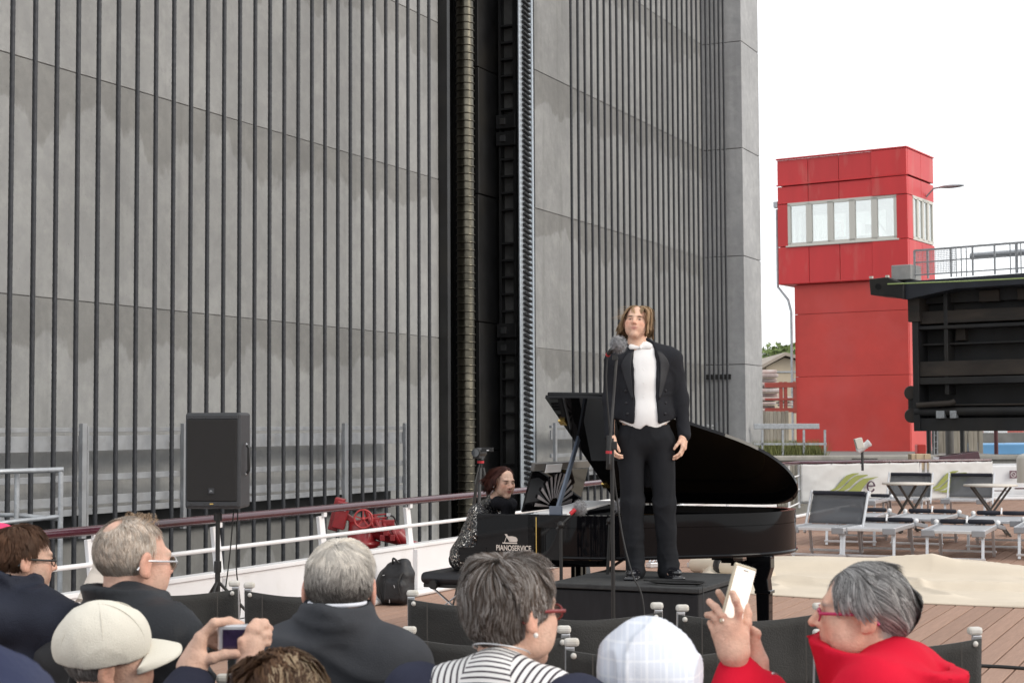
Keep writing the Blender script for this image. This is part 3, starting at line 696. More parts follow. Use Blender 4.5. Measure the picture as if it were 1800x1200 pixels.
def boards(name, x0, x1, y0, y1, Y, lab, cols):
    r = empty(name, label=lab, cat='fence'); n = cols; a, c = at(x0, y0, Y).x, at(x1, y0, Y).x; z1, z0 = at(x0, y0, Y).z, at(x0, y1, Y).z
    for i in range(n):
        b = MB(); b.box((a + (c - a) * (i + .5) / n, Y + random.uniform(-.02, .02), (z0 + z1) / 2), ((c - a) / n - .012, .06, z1 - z0 + random.uniform(-.04, .0))); b.build('board', M_TIMBER, r, .006)
boards('timber_screen', 1338, 1386, 722, 800, 44.2, 'weathered timber screen under the red steel frame', 7)
boards('timber_fender', 1358, 1412, 816, 890, 37.2, 'pale upright timber fender boards below the quay edge by the piano lid', 8)
boards('timber_wall', 1648, 1727, 752, 830, 47, 'pale weathered timber wall seen under the black gate', 9)
def tree(x, ytop, ybase, Y, w, lab):
    p = at(x, ybase, Y); top = at(x, ytop, Y).z; r = empty('tree', (p.x, Y, .7), label=lab, cat='tree', group='trees beyond the storage shed'); H = top - .7
    b = MB(); b.tube([(0, 0, 0), (.1, 0, H * .4), (.05, .1, H * .7)], [.25, .18, .08], 8); b.build('trunk', M_BARK, r)
    v = []; f = []
    for i in range(1500):
        th, ph = random.uniform(0, 2 * PI), math.acos(random.uniform(-1, 1)); rr = random.uniform(.45, 1) ** .6
        c = Vector((w * rr * math.sin(ph) * math.cos(th), w * rr * math.sin(ph) * math.sin(th), H * .66 + H * .36 * rr * math.cos(ph)))
        if vnoise(np.array([[c.x * .7 + x, c.y * .7, c.z * .7]]))[0] < -.15: continue
        a = Vector((random.gauss(0, 1), random.gauss(0, 1), random.gauss(0, 1))).normalized() * .22; q = a.orthogonal().normalized() * .16; k = len(v)
        v += [c - a, c + q, c + a, c - q]; f.append((k, k + 1, k + 2, k + 3))
    link('crown', fast_mesh('crown', np.array([tuple(t) for t in v]), f, False), M_LEAF, r)
for i, (x, yt, w) in enumerate(((1345, 607, 3), (1362, 604, 2.8), (1380, 609, 2.6), (1398, 606, 3))):
    tree(x, yt, 700, 112, w, ('leafy tree beyond the shed, next to the concrete pier', 'leafy tree rising highest above the middle of the shed roof', 'lower leafy tree above the right slope of the shed roof', 'leafy tree partly hidden behind the red tower')[i])
# things under the gate
def pile(x0, x1, Y, m, lab, name='steel_pile', cat='pile'):
    a, c = at(x0, 0, Y).x, at(x1, 0, Y).x; b = MB(); b.lathe([((c - a) / 2, -1.6), ((c - a) / 2, 2.5)], 20, Matrix.Translation(((a + c) / 2, Y, 0))); return tag(b.build(name, m), lab, cat)
pile(1647, 1661, 44, mat('grey pile', (.10, .095, .09), .7, 0, .3, 2), 'dark grey round pile under the black gate by the ladder')
pile(1614, 1622, 43, M_BLACKST, 'narrow black pile closest to the red tower under the gate'); pile(1624, 1634, 43.5, M_BLACKST, 'wider black pile under the gate beside the ladder')
pile(1672, 1680, 46.5, M_BLACKST, 'black post standing against the timber wall'); pile(1731, 1738, 45, mat('maroon post', (.10, .03, .035), .6), 'maroon post at the right end of the timber wall')
ld = empty('ladder', label='pale steel ladder hanging under the black gate', cat='ladder'); 
for x in (1642.5, 1648): b = MB(); b.bar(at(x, 750, 42), at(x, 810, 42), .03, .03); b.build('rail', M_GALV, ld)
for y in (765, 776, 787, 798): b = MB(); b.bar(at(1642.5, y, 42), at(1648, y, 42), .02, .02); b.build('rung', M_GALV, ld)
b = MB(); b.bar(at(1610, 789, 41.5), at(1626, 789, 41.5), .3, .26); tag(b.build('red_box', M_RED, None, .03), 'small red steel box at the foot of the red tower', 'box')
b = MB(); p = at(1616, 803, 34.5)
b.box((p.x, 34.5, p.z - .1), (.42, .3, .34)); 
for k in (-.1, .08): b.box((p.x + k, 34.34, p.z - .1), (.02, .02, .34))
tag(b.build('crate', mat('pale crate', (.50, .40, .27), .8, 0, .2, 6), None, .01), 'pale wooden crate behind the end of the first banner', 'crate')
b = MB(); b.prism([(0, 0), (.9, 0), (.86, .18), (.02, .06)], 0, .5, frame(at(1650, 808, 34.2), Vector((1, 0, 0)), Z, Vector((0, 1, 0)))); tag(b.build('hatch_lid', M_MAROON, None, .01), 'maroon sloping hatch lid behind the second banner', 'hatch')
# harbour
M_BLUEB = mat('blue tarpaulin', (.12, .30, .52), .6, 0, .15, .3); M_HULL = mat('grey hull', (.22, .24, .25), .6, 0, .2, .2)
def boat(x, y, Y, L, H, hull, top, lab, nm='barge', cat='barge'):
    p = at(x, y, Y); r = empty(nm, (p.x, Y, -1.6), label=lab, cat=cat)
    b = MB(); b.prism([(-L / 2, 0), (L / 2, 0), (L / 2 + .6, H), (-L / 2 - .6, H)], -2.4, 2.4, frame(Vector((0, 0, 0)), Vector((1, 0, 0)), Z, Vector((0, 1, 0)))); b.build('hull', hull, r, .1)
    b = MB(); b.prism([(-L / 2, H), (L / 2, H), (L / 2 - .3, H + .5), (-L / 2 + .3, H + .5)], -2, 2, frame(Vector((0, 0, 0)), Vector((1, 0, 0)), Z, Vector((0, 1, 0)))); b.build('cover', top, r, .05)
    return r
boat(1772, 805, 75, 4.6, 1.75, M_HULL, M_BLUEB, 'grey barge with a light blue cover lying in the harbour')
M_WH2 = mat('white boat paint', (.75, .76, .77), .4); M_PINK = mat('faded red container', (.46, .13, .11), .6, 0, .1, 1); M_TEAL = mat('teal container', (.12, .26, .27), .6)
for i, (x, y, Y, w, h, m, nm, lab) in enumerate(((1764, 772, 290, 6.5, 4.4, M_PINK, 'container', 'faded red container on the far harbour quay'), (1778, 775, 295, 5, 2.6, M_TEAL, 'container', 'teal container right of the faded red one on the far quay'),
        (1750, 772, 288, 3.4, 4.0, M_WH2, 'container', 'white container left of the faded red one on the far quay'), (1747, 789, 240, 2.4, 2, M_WH2, 'motor_boat', 'white motor boat moored furthest left in the harbour'), (1762, 788, 240, 3.0, 2.0, M_TEAL, 'motor_boat', 'teal motor boat moored under the red container'),
        (1776, 788, 242, 2.6, 1.9, M_WH2, 'motor_boat', 'white motor boat moored under the teal container'), (1790, 786, 238, 3.2, 2.2, M_BLUEB, 'motor_boat', 'blue motor boat moored near the edge of the photo'))):
    p = at(x, y, Y); r = empty(nm, (p.x, Y, p.z), label=lab, cat='boat' if 'boat' in nm else 'container', group='boats and containers in the harbour')
    b = MB()
    if 'boat' in nm:
        b.prism([(-w, -h), (w, -h), (w * 1.15, -.2), (-w * 1.1, -.2)], -1.5, 1.5, frame(Vector((0, 0, 0)), Vector((1, 0, 0)), Z, Vector((0, 1, 0)))); b.build('hull', M_WH2, r, .05)
        b = MB(); b.box((.1, 0, .25), (w * 1.1, 2, .9)); b.build('cabin', m, r, .08); b = MB(); b.box((.1, -1.02, .35), (w * .9, .05, .35)); b.build('window', M_BLACKST, r)
    else:
        b.box((0, 0, 0), (w, 3, h)); b.build('body', m, r)
        for k in range(10): b = MB(); b.box((-w / 2 + w * (k + .5) / 10, -1.53, 0), (w / 22, .08, h * .92)); b.build('rib', m, r)
b = MB(); b.box((105, 520, 6), (90, 20, 13)); tag(b.build('warehouse', mat('pale hall', (.55, .56, .58), .8, 0, .1, .05)), 'pale hall on the far harbour shore', 'building')
# white deckhouse at the bow
dh = empty('deckhouse', label='low white deckhouse right of the second banner', cat='deckhouse')
p0, p1 = at(1742, 880, 34.5), at(1960, 880, 34.5)
b = MB(); b.box(((p0.x + p1.x) / 2, 35.4, .33), (p1.x - p0.x, 1.8, .72)); b.build('wall', M_WHITE, dh, .03)
b = MB(); b.box(((p0.x + p1.x) / 2, 33.95, .03), (p1.x - p0.x + .6, 1.1, .06)); b.build('step', M_WHITE, dh, .02)
b = MB(); b.bar(at(1742, 862, 34.4), at(1775, 862, 34.4), .02, .02); b.bar(at(1784, 858, 34.4), at(1830, 858, 34.4), .05, .03); b.build('grab_rail', M_MAROON, dh)
sgm = mat('sign purple', (.16, .09, .11), .5); ss = empty('warning_sign', at(1781, 833.5, 34.44), label='small square dark sign with a pale ring on the white deckhouse', cat='sign')
b = MB(); b.box((0, 0, 0), (.155, .02, .165)); b.build('plate', sgm, ss, .003)
b = MB(); n = 24
v = [((r_ * math.cos(2 * PI * k / n)), -.013, r_ * math.sin(2 * PI * k / n)) for k in range(n) for r_ in (.044, .06)]; b.add(v, [(2 * k, 2 * k + 1, (2 * k + 3) % (2 * n), (2 * k + 2) % (2 * n)) for k in range(n)])
b.bar((-.035, -.014, .035), (.035, -.014, -.035), .012, .004, (0, 1, 0)); b.build('symbol', mat('sign pale', (.6, .55, .55), .5), ss)
b = MB(); b.lathe([(.28, 0), (.28, .5), (.24, .58), (.1, .62)], 20, Matrix.Translation(at(1812, 848, 33.6))); tag(b.build('vent_cowl', M_CREAM), 'cream round vent cowl at the right edge by the deckhouse', 'vent')

# ================================================================ bow railing with banners
br = empty('bow_railing', label='maroon-topped bow railing that carries the two banners', cat='railing')
bp_ = [st(26.6, curve_t(26.6), .91), at(1404, 813, 30.6), at(1618, 810, 31.6), at(1741, 808.5, 32.3)]
b = MB(); b.tube(bp_, .035, 10); b.build('top_rail', M_MAROON, br)
for zz in (.62, .36, .1):
    b = MB(); b.tube([Vector((p.x, p.y, zz)) for p in bp_], .016, 8); b.build('lower_rail', M_WHITE, br)
for p in [bp_[0].lerp(bp_[1], .5), bp_[1], bp_[1].lerp(bp_[2], .5), bp_[2], bp_[2] + Vector((.12, .05, 0)), bp_[3]]:
    b = MB(); b.bar((p.x, p.y + .02, 0), (p.x, p.y + .02, p.z - .02), .04, .05); b.build('post', M_WHITE, br, .004)
M_BANN = mat('banner cloth', (.60, .60, .59), .7, 0, .06, 3, bump=.25, bscale=3); M_GREEN = mat('banner green', (.255, .285, .075), .7); M_PLUM = mat('banner plum', (.045, .012, .035), .6)
LEAF_UP = [(0, .0), (.12, .07), (.25, .22), (.38, .31), (.52, .35), (.64, .345), (.78, .29), (1.0, .26)]
def banner(a, c, lab, lx, scale):
    x = (c - a); x.z = 0; W_ = x.length; x.normalize(); n = Vector((x.y, -x.x, 0)); r = empty('banner', M=frame(Vector((a.x, a.y, 0)) + n * .05, x, n, Z), label=lab, cat='banner', group='banners on the bow railing')
    nx, nz = 48, 20; zt, zb = .84, .11; i, j = np.meshgrid(np.linspace(0, 1, nx), np.linspace(0, 1, nz), indexing='ij')
    z = zb + (zt - zb) * j - .012 * np.abs(np.sin(i * PI * 4)) * j; y = .011 * fbm(np.stack([i * 5 + j * 2.4, j * 2.5 - i, i * 0 + W_], -1), 3) + .010 * np.abs(np.sin((i * 5 - j * 2.3) * 2.2)) ** 8
    vv = np.stack([i * W_, y, z], -1).reshape(-1, 3); k = np.arange(nx - 1)[:, None] * nz + np.arange(nz - 1)[None, :]
    o = link('cloth', fast_mesh('cloth', vv, np.stack([k, k + nz, k + nz + 1, k + 1], -1).reshape(-1, 4)), M_BANN, r); s = o.modifiers.new('s', 'SOLIDIFY'); s.thickness = .004
    # green leaf of three blades and the plum letter e
    def P(u, v): return (lx + u * scale, .052 + .008 * 0, zb + .10 + v * scale)
    def blade(top, bot):
        b = MB(); n_ = len(top); v = [P(*q) for q in top] + [P(*q) for q in bot]; b.add(v, [(q, q + 1, n_ + q + 1, n_ + q) for q in range(n_ - 1)]); oo = b.build('leaf_blade', M_GREEN, r)
        oo.modifiers.new('s', 'SOLIDIFY').thickness = .003
    blade([(0, .10), (.12, .15), (.22, .25), (.34, .355), (.46, .39), (.58, .395)], [(.03, .085), (.16, .12), (.29, .20), (.40, .30), (.50, .355), (.60, .385)])
    blade([(.05, .075), (.20, .115), (.33, .20), (.44, .30), (.56, .355), (.76, .365)], [(.10, .055), (.26, .08), (.40, .145), (.52, .24), (.62, .305), (.78, .35)])
    blade([(.14, .045), (.30, .065), (.44, .13), (.56, .22), (.68, .295), (1.0, .325)], [(.22, .03), (.36, .02), (.52, .045), (.62, .07), (.69, .16), (.80, .265)])
    ex, ey, er = .835, .155, .098; v = []; f = []; N = 30
    for q in range(N + 1):
        a_ = R(8 + (330 - 8) * q / N); th_ = .010 + .016 * abs(math.cos(a_ + .2)); 
        for rr in (er, er - th_ * 1.5): v.append(P(ex + rr * .92 * math.cos(a_), ey + rr * math.sin(a_)))
    f = [(2 * q, 2 * q + 1, 2 * q + 3, 2 * q + 2) for q in range(N)]; b = MB(); b.add(v, f)
    b.add([P(ex - .08, ey + .002), P(ex + .09, ey + .002), P(ex + .09, ey + .024), P(ex - .08, ey + .024)], [(0, 1, 2, 3)]); oo = b.build('letter_e', M_PLUM, r); oo.modifiers.new('s', 'SOLIDIFY').thickness = .003
    for q in range(9):
        b = MB(); b.ball((.04 + (W_ - .08) * q / 8, .02, zt + .005), .014, 8, 6); b.build('eyelet', M_BLACKST, r)
banner(bp_[1], bp_[2] - Vector((.06, 0, 0)), 'pale banner with the green leaf and whole letter e, left of the two', .62, 1.12)
banner(bp_[2] + Vector((.14, .06, 0)), bp_[3], 'pale banner with the leaf half covered by a sun lounger, right of the two', .02, 1.14)
# CCTV camera
cc = empty('security_camera', at(1516, 808, 30), label='white security camera on a bracket behind the bow rail', cat='security camera')
b = MB(); b.tube([(0, 0, -.2), (0, 0, .16)], .025, 8); b.tube([(-.2, 0, .02), (.28, 0, .02)], .012, 6); b.build('bracket', M_DARKST, cc)
Mc = Matrix.Translation((.02, 0, .24)) @ Matrix.Rotation(R(55), 4, 'Y'); b = MB(); b.lathe([(.05, -.14), (.062, -.12), (.062, .1), (.07, .11), (.07, .15)], 16, Mc); b.build('housing', M_WHITE, cc)
b = MB(); b.box((-.06, .0, .31), (.14, .14, .2), Matrix.Rotation(R(-14), 4, 'Y')); b.build('sun_shield', M_CREAM, cc, .01); b = MB(); b.lathe([(.055, .151), (.02, .153)], 16, Mc); b.build('lens', M_BLACKST, cc)

# ================================================================ sun loungers and tables
M_ALU = mat('brushed aluminium', (.66, .67, .69), .32, .7, .06, 20); M_ALU2 = mat('grey cast corner', (.30, .31, .33), .5, .3)
def mesh_cloth(name, col, alpha):
    m = mat(name, col, .8); t = m.node_tree; b = t.nodes['Principled BSDF']; b.inputs['Alpha'].default_value = alpha; return m
M_MESH = mesh_cloth('grey mesh seat', (.40, .41, .43), .93); M_MESHD = mesh_cloth('dark mesh back', (.10, .105, .115), .78); M_PILL = mat('navy pillow', (.012, .013, .022), .75, 0, .1, 20)
def make_lounger(back):
    r = empty('sun_lounger'); w = .34; L = 1.25 if not back else .78
    for sx in (-1, 1):
        b = MB(); b.bar((sx * w, 0, .36), (sx * w, L, .36), .032, .05); b.build('side_rail', M_ALU, r, .006)
        for y, dy in ((.16, -.05), (L - .12, .08)):
            b = MB(); b.bar((sx * (w - .03), y, .335), (sx * (w - .03), y + dy, 0), .034, .024); b.build('leg', M_ALU, r, .004)
        b = MB(); b.box((sx * (w - .06), .02, .345), (.15, .05, .075)); b.build('corner', M_ALU2, r, .008)
    for y, z in ((.02, .36), (.11, .05), (L - .05, .06), (L - .02, .33)):
        b = MB(); b.bar((-w, y, z), (w, y, z), .03, .035 if z > .1 else .028); b.build('cross_bar', M_ALU, r, .004)
    def sheet(name, p, m, par=r):
        nx, ny = 9, 8; v = [p(i / (nx - 1), j / (ny - 1)) for i in range(nx) for j in range(ny)]; f = [(i * ny + j, (i + 1) * ny + j, (i + 1) * ny + j + 1, i * ny + j + 1) for i in range(nx - 1) for j in range(ny - 1)]
        o = link(name, fast_mesh(name, np.array(v), f), m, par); o.modifiers.new('s', 'SOLIDIFY').thickness = .004; return o
    sheet('seat_fabric', lambda u, q: ((u - .5) * 2 * (w - .01), .03 + q * (L - .03), .372 - .02 * math.sin(PI * u) * math.sin(PI * q)), M_MESH)
    if back:
        a = R(62); bl = .46; y0 = L - .1
        for sx in (-1, 1):
            b = MB(); b.bar((sx * (w + .022), y0 - .06, .27), (sx * (w + .022), y0 + bl * math.cos(a), .37 + bl * math.sin(a)), .026, .04); b.build('back_rail', M_ALU, r, .006)
        sheet('back_fabric', lambda u, q: ((u - .5) * 2 * w, y0 + .02 + q * (bl - .03) * math.cos(a) + .02 * math.sin(PI * u), .385 + q * (bl - .03) * math.sin(a)), M_MESHD)
        b = MB(); b.tube([((u - .5) * 2 * w * .96, y0 + (bl - .03) * math.cos(a) - .02, .37 + (bl - .03) * math.sin(a)) for u in (0, .5, 1)], .028, 10); b.build('head_roll', M_PILL, r)
    else:
        for sx in (-1, 1):
            b = MB(); b.bar((sx * (w + .024), L - .12, .37), (sx * (w + .024), L + .62, .30), .03, .05); b.build('back_rail', M_ALU2, r, .006)
            b = MB(); M_ = Matrix.Translation((sx * .165, L - .02, .412)) @ Matrix.Rotation(PI / 2, 4, 'Y'); b.lathe([(.012, -.155), (.028, -.14), (.030, 0), (.028, .14), (.012, .155)], 14, M_); b.build('head_roll', M_PILL, r)
            b = MB(); b.ball((sx * (w + .02), L - .04, .405), .032, 10, 8); b.build('hinge_cap', M_WHITE, r)
        sheet('back_fabric', lambda u, q: ((u - .5) * 2 * w, L + q * .6, .372 - .06 * q), M_MESHD)
        b = MB(); b.tube([(0, L - .06, .40), (0, L - .03, .475), (0, L + .03, .46)], .012, 6); b.build('strap', M_WHITE, r)
    return r
flat0, up0 = make_lounger(False), make_lounger(True); used = set()
LO = [  # foot-edge centre (px), distance, raised back, turn, label
    (1520, 18.7, 0, 0, 'flat sun lounger with navy head roll closest to the piano, in the front row'),
    (1675, 18.2, 0, 2, 'flat sun lounger in the front row, behind the hump of the tarp'),
    (1432, 18.9, 1, -6, 'sun lounger with raised dark mesh back beside the piano tail'),
    (1608, 20.6, 0, 0, 'flat sun lounger standing behind the gap of the two front ones'),
    (1745, 20.0, 0, 3, 'flat sun lounger with wide dark pillow behind the right front one'),
    (1584, 26.0, 1, 0, 'sun lounger with raised back standing behind the left round table'),
    (1694, 25.6, 1, 0, 'sun lounger with raised back covering the leaf of the right banner'),
    (1492, 21.0, 0, 4, 'flat sun lounger half hidden behind the raised one by the piano'),
    (1500, 25.4, 0, 0, 'flat sun lounger in the back row below the letter e'),
    (1838, 18.6, 0, 2, 'sun lounger cut by the right edge of the photo')]
for px, Y, bk, turn, lab in LO:
    src = up0 if bk else flat0
    o = src if bk not in used else copy_tree(src); used.add(bk)
    p = at(px, 940, Y); o.location = (p.x, Y, .005); o.rotation_euler = (0, 0, -AX + R(turn)); tag(o, lab, 'sun lounger', 'sun loungers on the deck')
M_TTOP = mat('pale table top', (.58, .54, .48), .5, 0, .05, 6); M_TLEG = mat('table leg', (.06, .055, .05), .5, .2)
def make_table():
    r = empty('round_table'); b = MB(); b.lathe([(.30, .70), (.37, .705), (.375, .715), (.37, .73), (.0, .732)], 36); b.build('table_top', M_TTOP, r)
    for sx in (-1, 1):
        for sy in (-.16, .16):
            b = MB(); b.bar((sx * .26, sy + sx * .02, .70), (-sx * .24, sy + sx * .02, 0), .045, .025); b.build('leg', M_TLEG, r, .004)
        b = MB(); b.bar((-sx * .22, -.18, .03), (-sx * .22, .18, .03), .03, .03); b.build('stretcher', M_TLEG, r)
    return r
t0 = make_table(); p = at(1597, 900, 23.6); t0.location = (p.x, p.y, 0); t0.rotation_euler = (0, 0, R(18)); tag(t0, 'round pale table with crossed dark legs before the letter e banner', 'table', 'round folding tables')
t1 = copy_tree(t0); p = at(1742, 900, 22.8); t1.location = (p.x, p.y, 0); t1.rotation_euler = (0, 0, R(-8)); tag(t1, 'round pale table with crossed dark legs close to the white deckhouse', 'table', 'round folding tables')

# ================================================================ beige tarp on the deck
def tarp():
    M1 = mat('beige canvas', (.64, .56, .45), .85, 0, .05, 3, bump=.08, bscale=60)
    nx, ny = 190, 80; near = [(1232, 1030), (1310, 1044), (1500, 1056), (1800, 1069), (2000, 1078)]; far = [(1225, 1002), (1330, 998), (1500, 1000), (1640, 1005), (1800, 1010), (2000, 1012)]
    v = []
    for i in range(nx):
        x = 1232 + (1980 - 1232) * i / (nx - 1); a = atz(x, np.interp(x, *zip(*near)), 0); c = atz(x, np.interp(x, *zip(*far)), 0)
        for j in range(ny):
            w = j / (ny - 1); p = a.lerp(c, w); q = np.array([[p.x * 1.0, p.y * .5, 3.]])
            hump = np.interp(x, [1232, 1290, 1380, 1540, 1640, 1690, 1800, 1980], [.07, .10, .12, .12, .20, .14, .08, .11])
            n1 = float(vnoise(np.array([[p.x * .55, 3.1, 1.2]]))[0]); n2 = float(vnoise(np.array([[p.x * .9 + 4, 8.1, 2.2]]))[0]); n3 = float(vnoise(np.array([[p.x * 1.3 + w * 1.2, w * 4.0, 6.]]))[0])
            w1 = .34 + .09 * n1; w2 = .60 + .10 * n2; sm = lambda a: max(0.0, min(1.0, a))
            h = .010 + .075 * sm((w - w1) / .018) * (1 - .55 * sm((w - w1) / .20)) * (.5 + .5 * n2 + .35)
            h += hump * sm((w - w2) / .05) * (1 - .75 * sm((w - w2 - .08) / .30))
            h += .035 * max(0, 1 - abs(n3) * 5) ** 1.5 + .012 * float(fbm(q * 1.3, 2)[0])
            e = min(1, w / .03, (1 - w) / .05, i / 4, (nx - 1 - i) / 4); v.append((p.x, p.y, .012 + e * max(0.003, h)))
    k = np.arange(nx - 1)[:, None] * ny + np.arange(ny - 1)[None, :]
    o = link('canvas_tarp', fast_mesh('canvas_tarp', np.array(v), np.stack([k, k + ny, k + ny + 1, k + 1], -1).reshape(-1, 4)), M1); o.modifiers.new('s', 'SOLIDIFY').thickness = .012
    tag(o, 'crumpled beige canvas tarp lying on the deck behind the piano leg', 'tarp')
    b = MB(); a, c = atz(1222, 992, .09), atz(1315, 1003, .09); b.tube([a, a.lerp(c, .5) + Vector((0, 0, .01)), c], [.085, .09, .085], 14); b.tube([a + Vector((.1, -.22, -.03)), c + Vector((.2, -.25, -.03))], .06, 12); tag(b.build('canvas_roll', M1), 'rolled beige canvas bundle lying under the piano tail', 'tarp')
    p = atz(1267, 1012, 0); b = MB(); b.lathe([(.03, -.06), (.085, -.05), (.10, 0), (.10, .1), (.08, .12)], 20, Matrix.Translation((p.x, p.y, .10)) @ Matrix.Rotation(R(80), 4, 'X') @ Matrix.Rotation(R(15), 4, 'Y')); tag(b.build('black_pot', M_BLACKST), 'round black cap lying before the canvas roll at the podium corner', 'cap')
tarp()
for x, y, lab in ((1222, 992, 'shiny metal clamp on the deck at the left end of the canvas roll'), (1150, 992, 'shiny metal clamp on the deck between the legs of the singer')):
    p = atz(x, y, .03); b = MB(); b.box(p, (.16, .10, .05), Matrix.Rotation(.5, 3, 'Z').to_4x4()); b.tube([p + Vector((-.06, -.03, .03)), p + Vector((-.02, 0, .09)), p + Vector((.05, .03, .03))], .014, 8); b.tube([p + Vector((-.03, -.05, .03)), p + Vector((.03, -.02, .08)), p + Vector((.08, .02, .02))], .012, 8); tag(b.build('metal_clamp', M_ALU, None, .008), lab, 'clamp', 'metal clamps on the deck')

# ================================================================ grand piano
M_LACQ = mat('piano lacquer', (.004, .004, .005), .035, 0, coat=0.0, spec=.22); M_GOLD = mat('gilt iron frame', (.16, .10, .04), .5, .5, .2, 6); M_SPRUCE = mat('soundboard', (.10, .055, .025), .5, 0, .2, 10, (1, 6, 1))
M_BRASS = mat('brass', (.60, .42, .14), .25, .9); M_IVORY = mat('white key', (.75, .74, .70), .25); M_EBONY = mat('black key', (.01, .01, .01), .3); M_PAPER = mat('paper', (.85, .85, .86), .7); M_PROP = mat('blue grey prop', (.10, .125, .17), .3, 0, coat=.4)
po = at(815, 950, 11.3); po.z = 0; PF = frame(po, V, U, Z); pn = empty('grand_piano', M=PF, label='black grand piano with raised lid behind the singer', cat='piano')
OUT = [(.50, 0), (.75, 0), (.92, .012), (1.08, .05), (1.25, .17), (1.42, .32), (1.58, .45), (1.75, .58), (1.90, .74), (2.0, .92), (2.045, 1.1), (2.05, 1.25), (2.02, 1.4), (1.95, 1.5), (1.84, 1.55), (1.70, 1.56), (.50, 1.56)]
def smooth_out(P, n=3):
    for _ in range(n):
        Q = [P[0]]
        for a, c in zip(P[:-1], P[1:]): Q += [(a[0] * .75 + c[0] * .25, a[1] * .75 + c[1] * .25), (a[0] * .25 + c[0] * .75, a[1] * .25 + c[1] * .75)]
        Q.append(P[-1]); P = Q
    return P
OC = smooth_out(OUT[1:-1], 2); OC = [OUT[0]] + OC + [OUT[-1]]
b = MB(); b.prism(OC, .68, .90, None, True); b.build('case', M_LACQ, pn)
cen = (1.15, .85); INN = [(cen[0] + (x - cen[0]) * .945, cen[1] + (y - cen[1]) * .93) for x, y in OC]
b = MB(); n = len(OC); v = [(x, y, .895) for x, y in OC] + [(x, y, .985) for x, y in OC] + [(x, y, .985) for x, y in INN] + [(x, y, .895) for x, y in INN]
f = []
for i in range(n - 1):
    for k in range(3): f.append((k * n + i, k * n + i + 1, (k + 1) * n + i + 1, (k + 1) * n + i))
b.add(v, f, True); o = b.build('rim', M_LACQ, pn); es = o.modifiers.new('e', 'EDGE_SPLIT'); es.split_angle = R(40)
b = MB(); b.prism(INN, .902, .906); b.build('soundboard', M_SPRUCE, pn)
b = MB(); b.prism([(cen[0] + (x - cen[0]) * .7, cen[1] + (y - cen[1]) * .75) for x, y in OC], .915, .925); b.build('iron_frame', M_GOLD, pn, .004)
b = MB(); b.tube([(x, y - .008 if y < .1 else y, .695) for x, y in OC[1:-1] if x > .6], .012, 8); b.build('rim_moulding', M_LACQ, pn)
CH = [(-.04, .64), (-.04, .745), (.07, .75), (.095, .775), (.105, .83), (.10, .985), (.555, .985), (.555, .64)]
for y0, y1 in ((-.0, .055), (1.505, 1.56)):
    b = MB(); b.prism(CH, y0, y1, frame(Vector((0, 0, 0)), Vector((1, 0, 0)), Z, Vector((0, 1, 0)))); b.build('key_cheek', M_LACQ, pn, .008)
for zz in (.70, .725, .745):
    b = MB(); b.bar((-.045, -.004, zz), (.18, -.004, zz), .006, .008); b.build('cheek_moulding', M_LACQ, pn)
b = MB(); b.box((.26, .78, .665), (.60, 1.45, .05)); b.build('key_bed', M_LACQ, pn); b = MB(); b.box((-.03, .78, .70), (.03, 1.44, .07)); b.build('key_slip', M_LACQ, pn)
b = MB()
for i in range(52): b.box((.08, .1 + 1.36 * (i + .5) / 52, .735), (.15, 1.36 / 52 - .0015, .02))
o = b.build('white_keys', M_IVORY, pn); o['kind'] = 'stuff'; b = MB()
for i in range(51):
    if i % 7 not in (1, 4): b.box((.11, .1 + 1.36 * (i + 1) / 52, .75), (.095, .011, .02))
o = b.build('black_keys', M_EBONY, pn); o['kind'] = 'stuff'
b = MB(); b.box((.20, .78, .82), (.025, 1.45, .2), Matrix.Rotation(R(12), 4, 'Y')); b.build('fallboard', M_LACQ, pn, .005); b = MB(); b.box((.40, .78, .80), (.3, 1.45, .2)); b.build('action_cover', M_LACQ, pn)
b = MB(); b.box((.565, -.003, .82), (.006, .006, .30)); b.build('brass_edge', M_BRASS, pn)
# lid: hinged on the far side, front flap folded back on top
BETA = R(30.5); LM = frame(Vector((0, 1.56, .995)), Vector((1, 0, 0)), Vector((0, -math.cos(BETA), math.sin(BETA))), Vector((0, math.sin(BETA), math.cos(BETA))))
LP = [(x, 1.56 - y) for x, y in OC if x > .5]; LP = [(.545, 1.575)] + [(x + (.012 if x > 1 else 0), w + .012) for x, w in LP[1:-1]] + [(.545, 0)]
b = MB(); b.prism(LP, 0, .024, LM, True); o = b.build('lid', M_LACQ, pn); o.modifiers.new('e', 'EDGE_SPLIT').split_angle = R(40)
b = MB(); b.prism([(.55, 0.02), (.55, 1.565), (1.0, 1.545), (1.06, 1.5), (1.06, 0.02)], .034, .056, LM); b.build('lid_flap', M_LACQ, pn, .004)
for w in (.3, 1.25): b = MB(); b.box(LM @ Vector((.56, w, -.008)), (.05, .06, .015), LM); b.build('lid_buffer', M_BRASS, pn)
pb = Vector((.69, .05, .985)); pt_ = LM @ Vector((.60, 1.02, -.005)); b = MB(); b.bar(pb, pt_, .045, .018, (1, 0, 0)); b.box(pb + Vector((0, 0, .03)), (.09, .03, .06)); b.build('lid_prop', M_PROP, pn, .003)
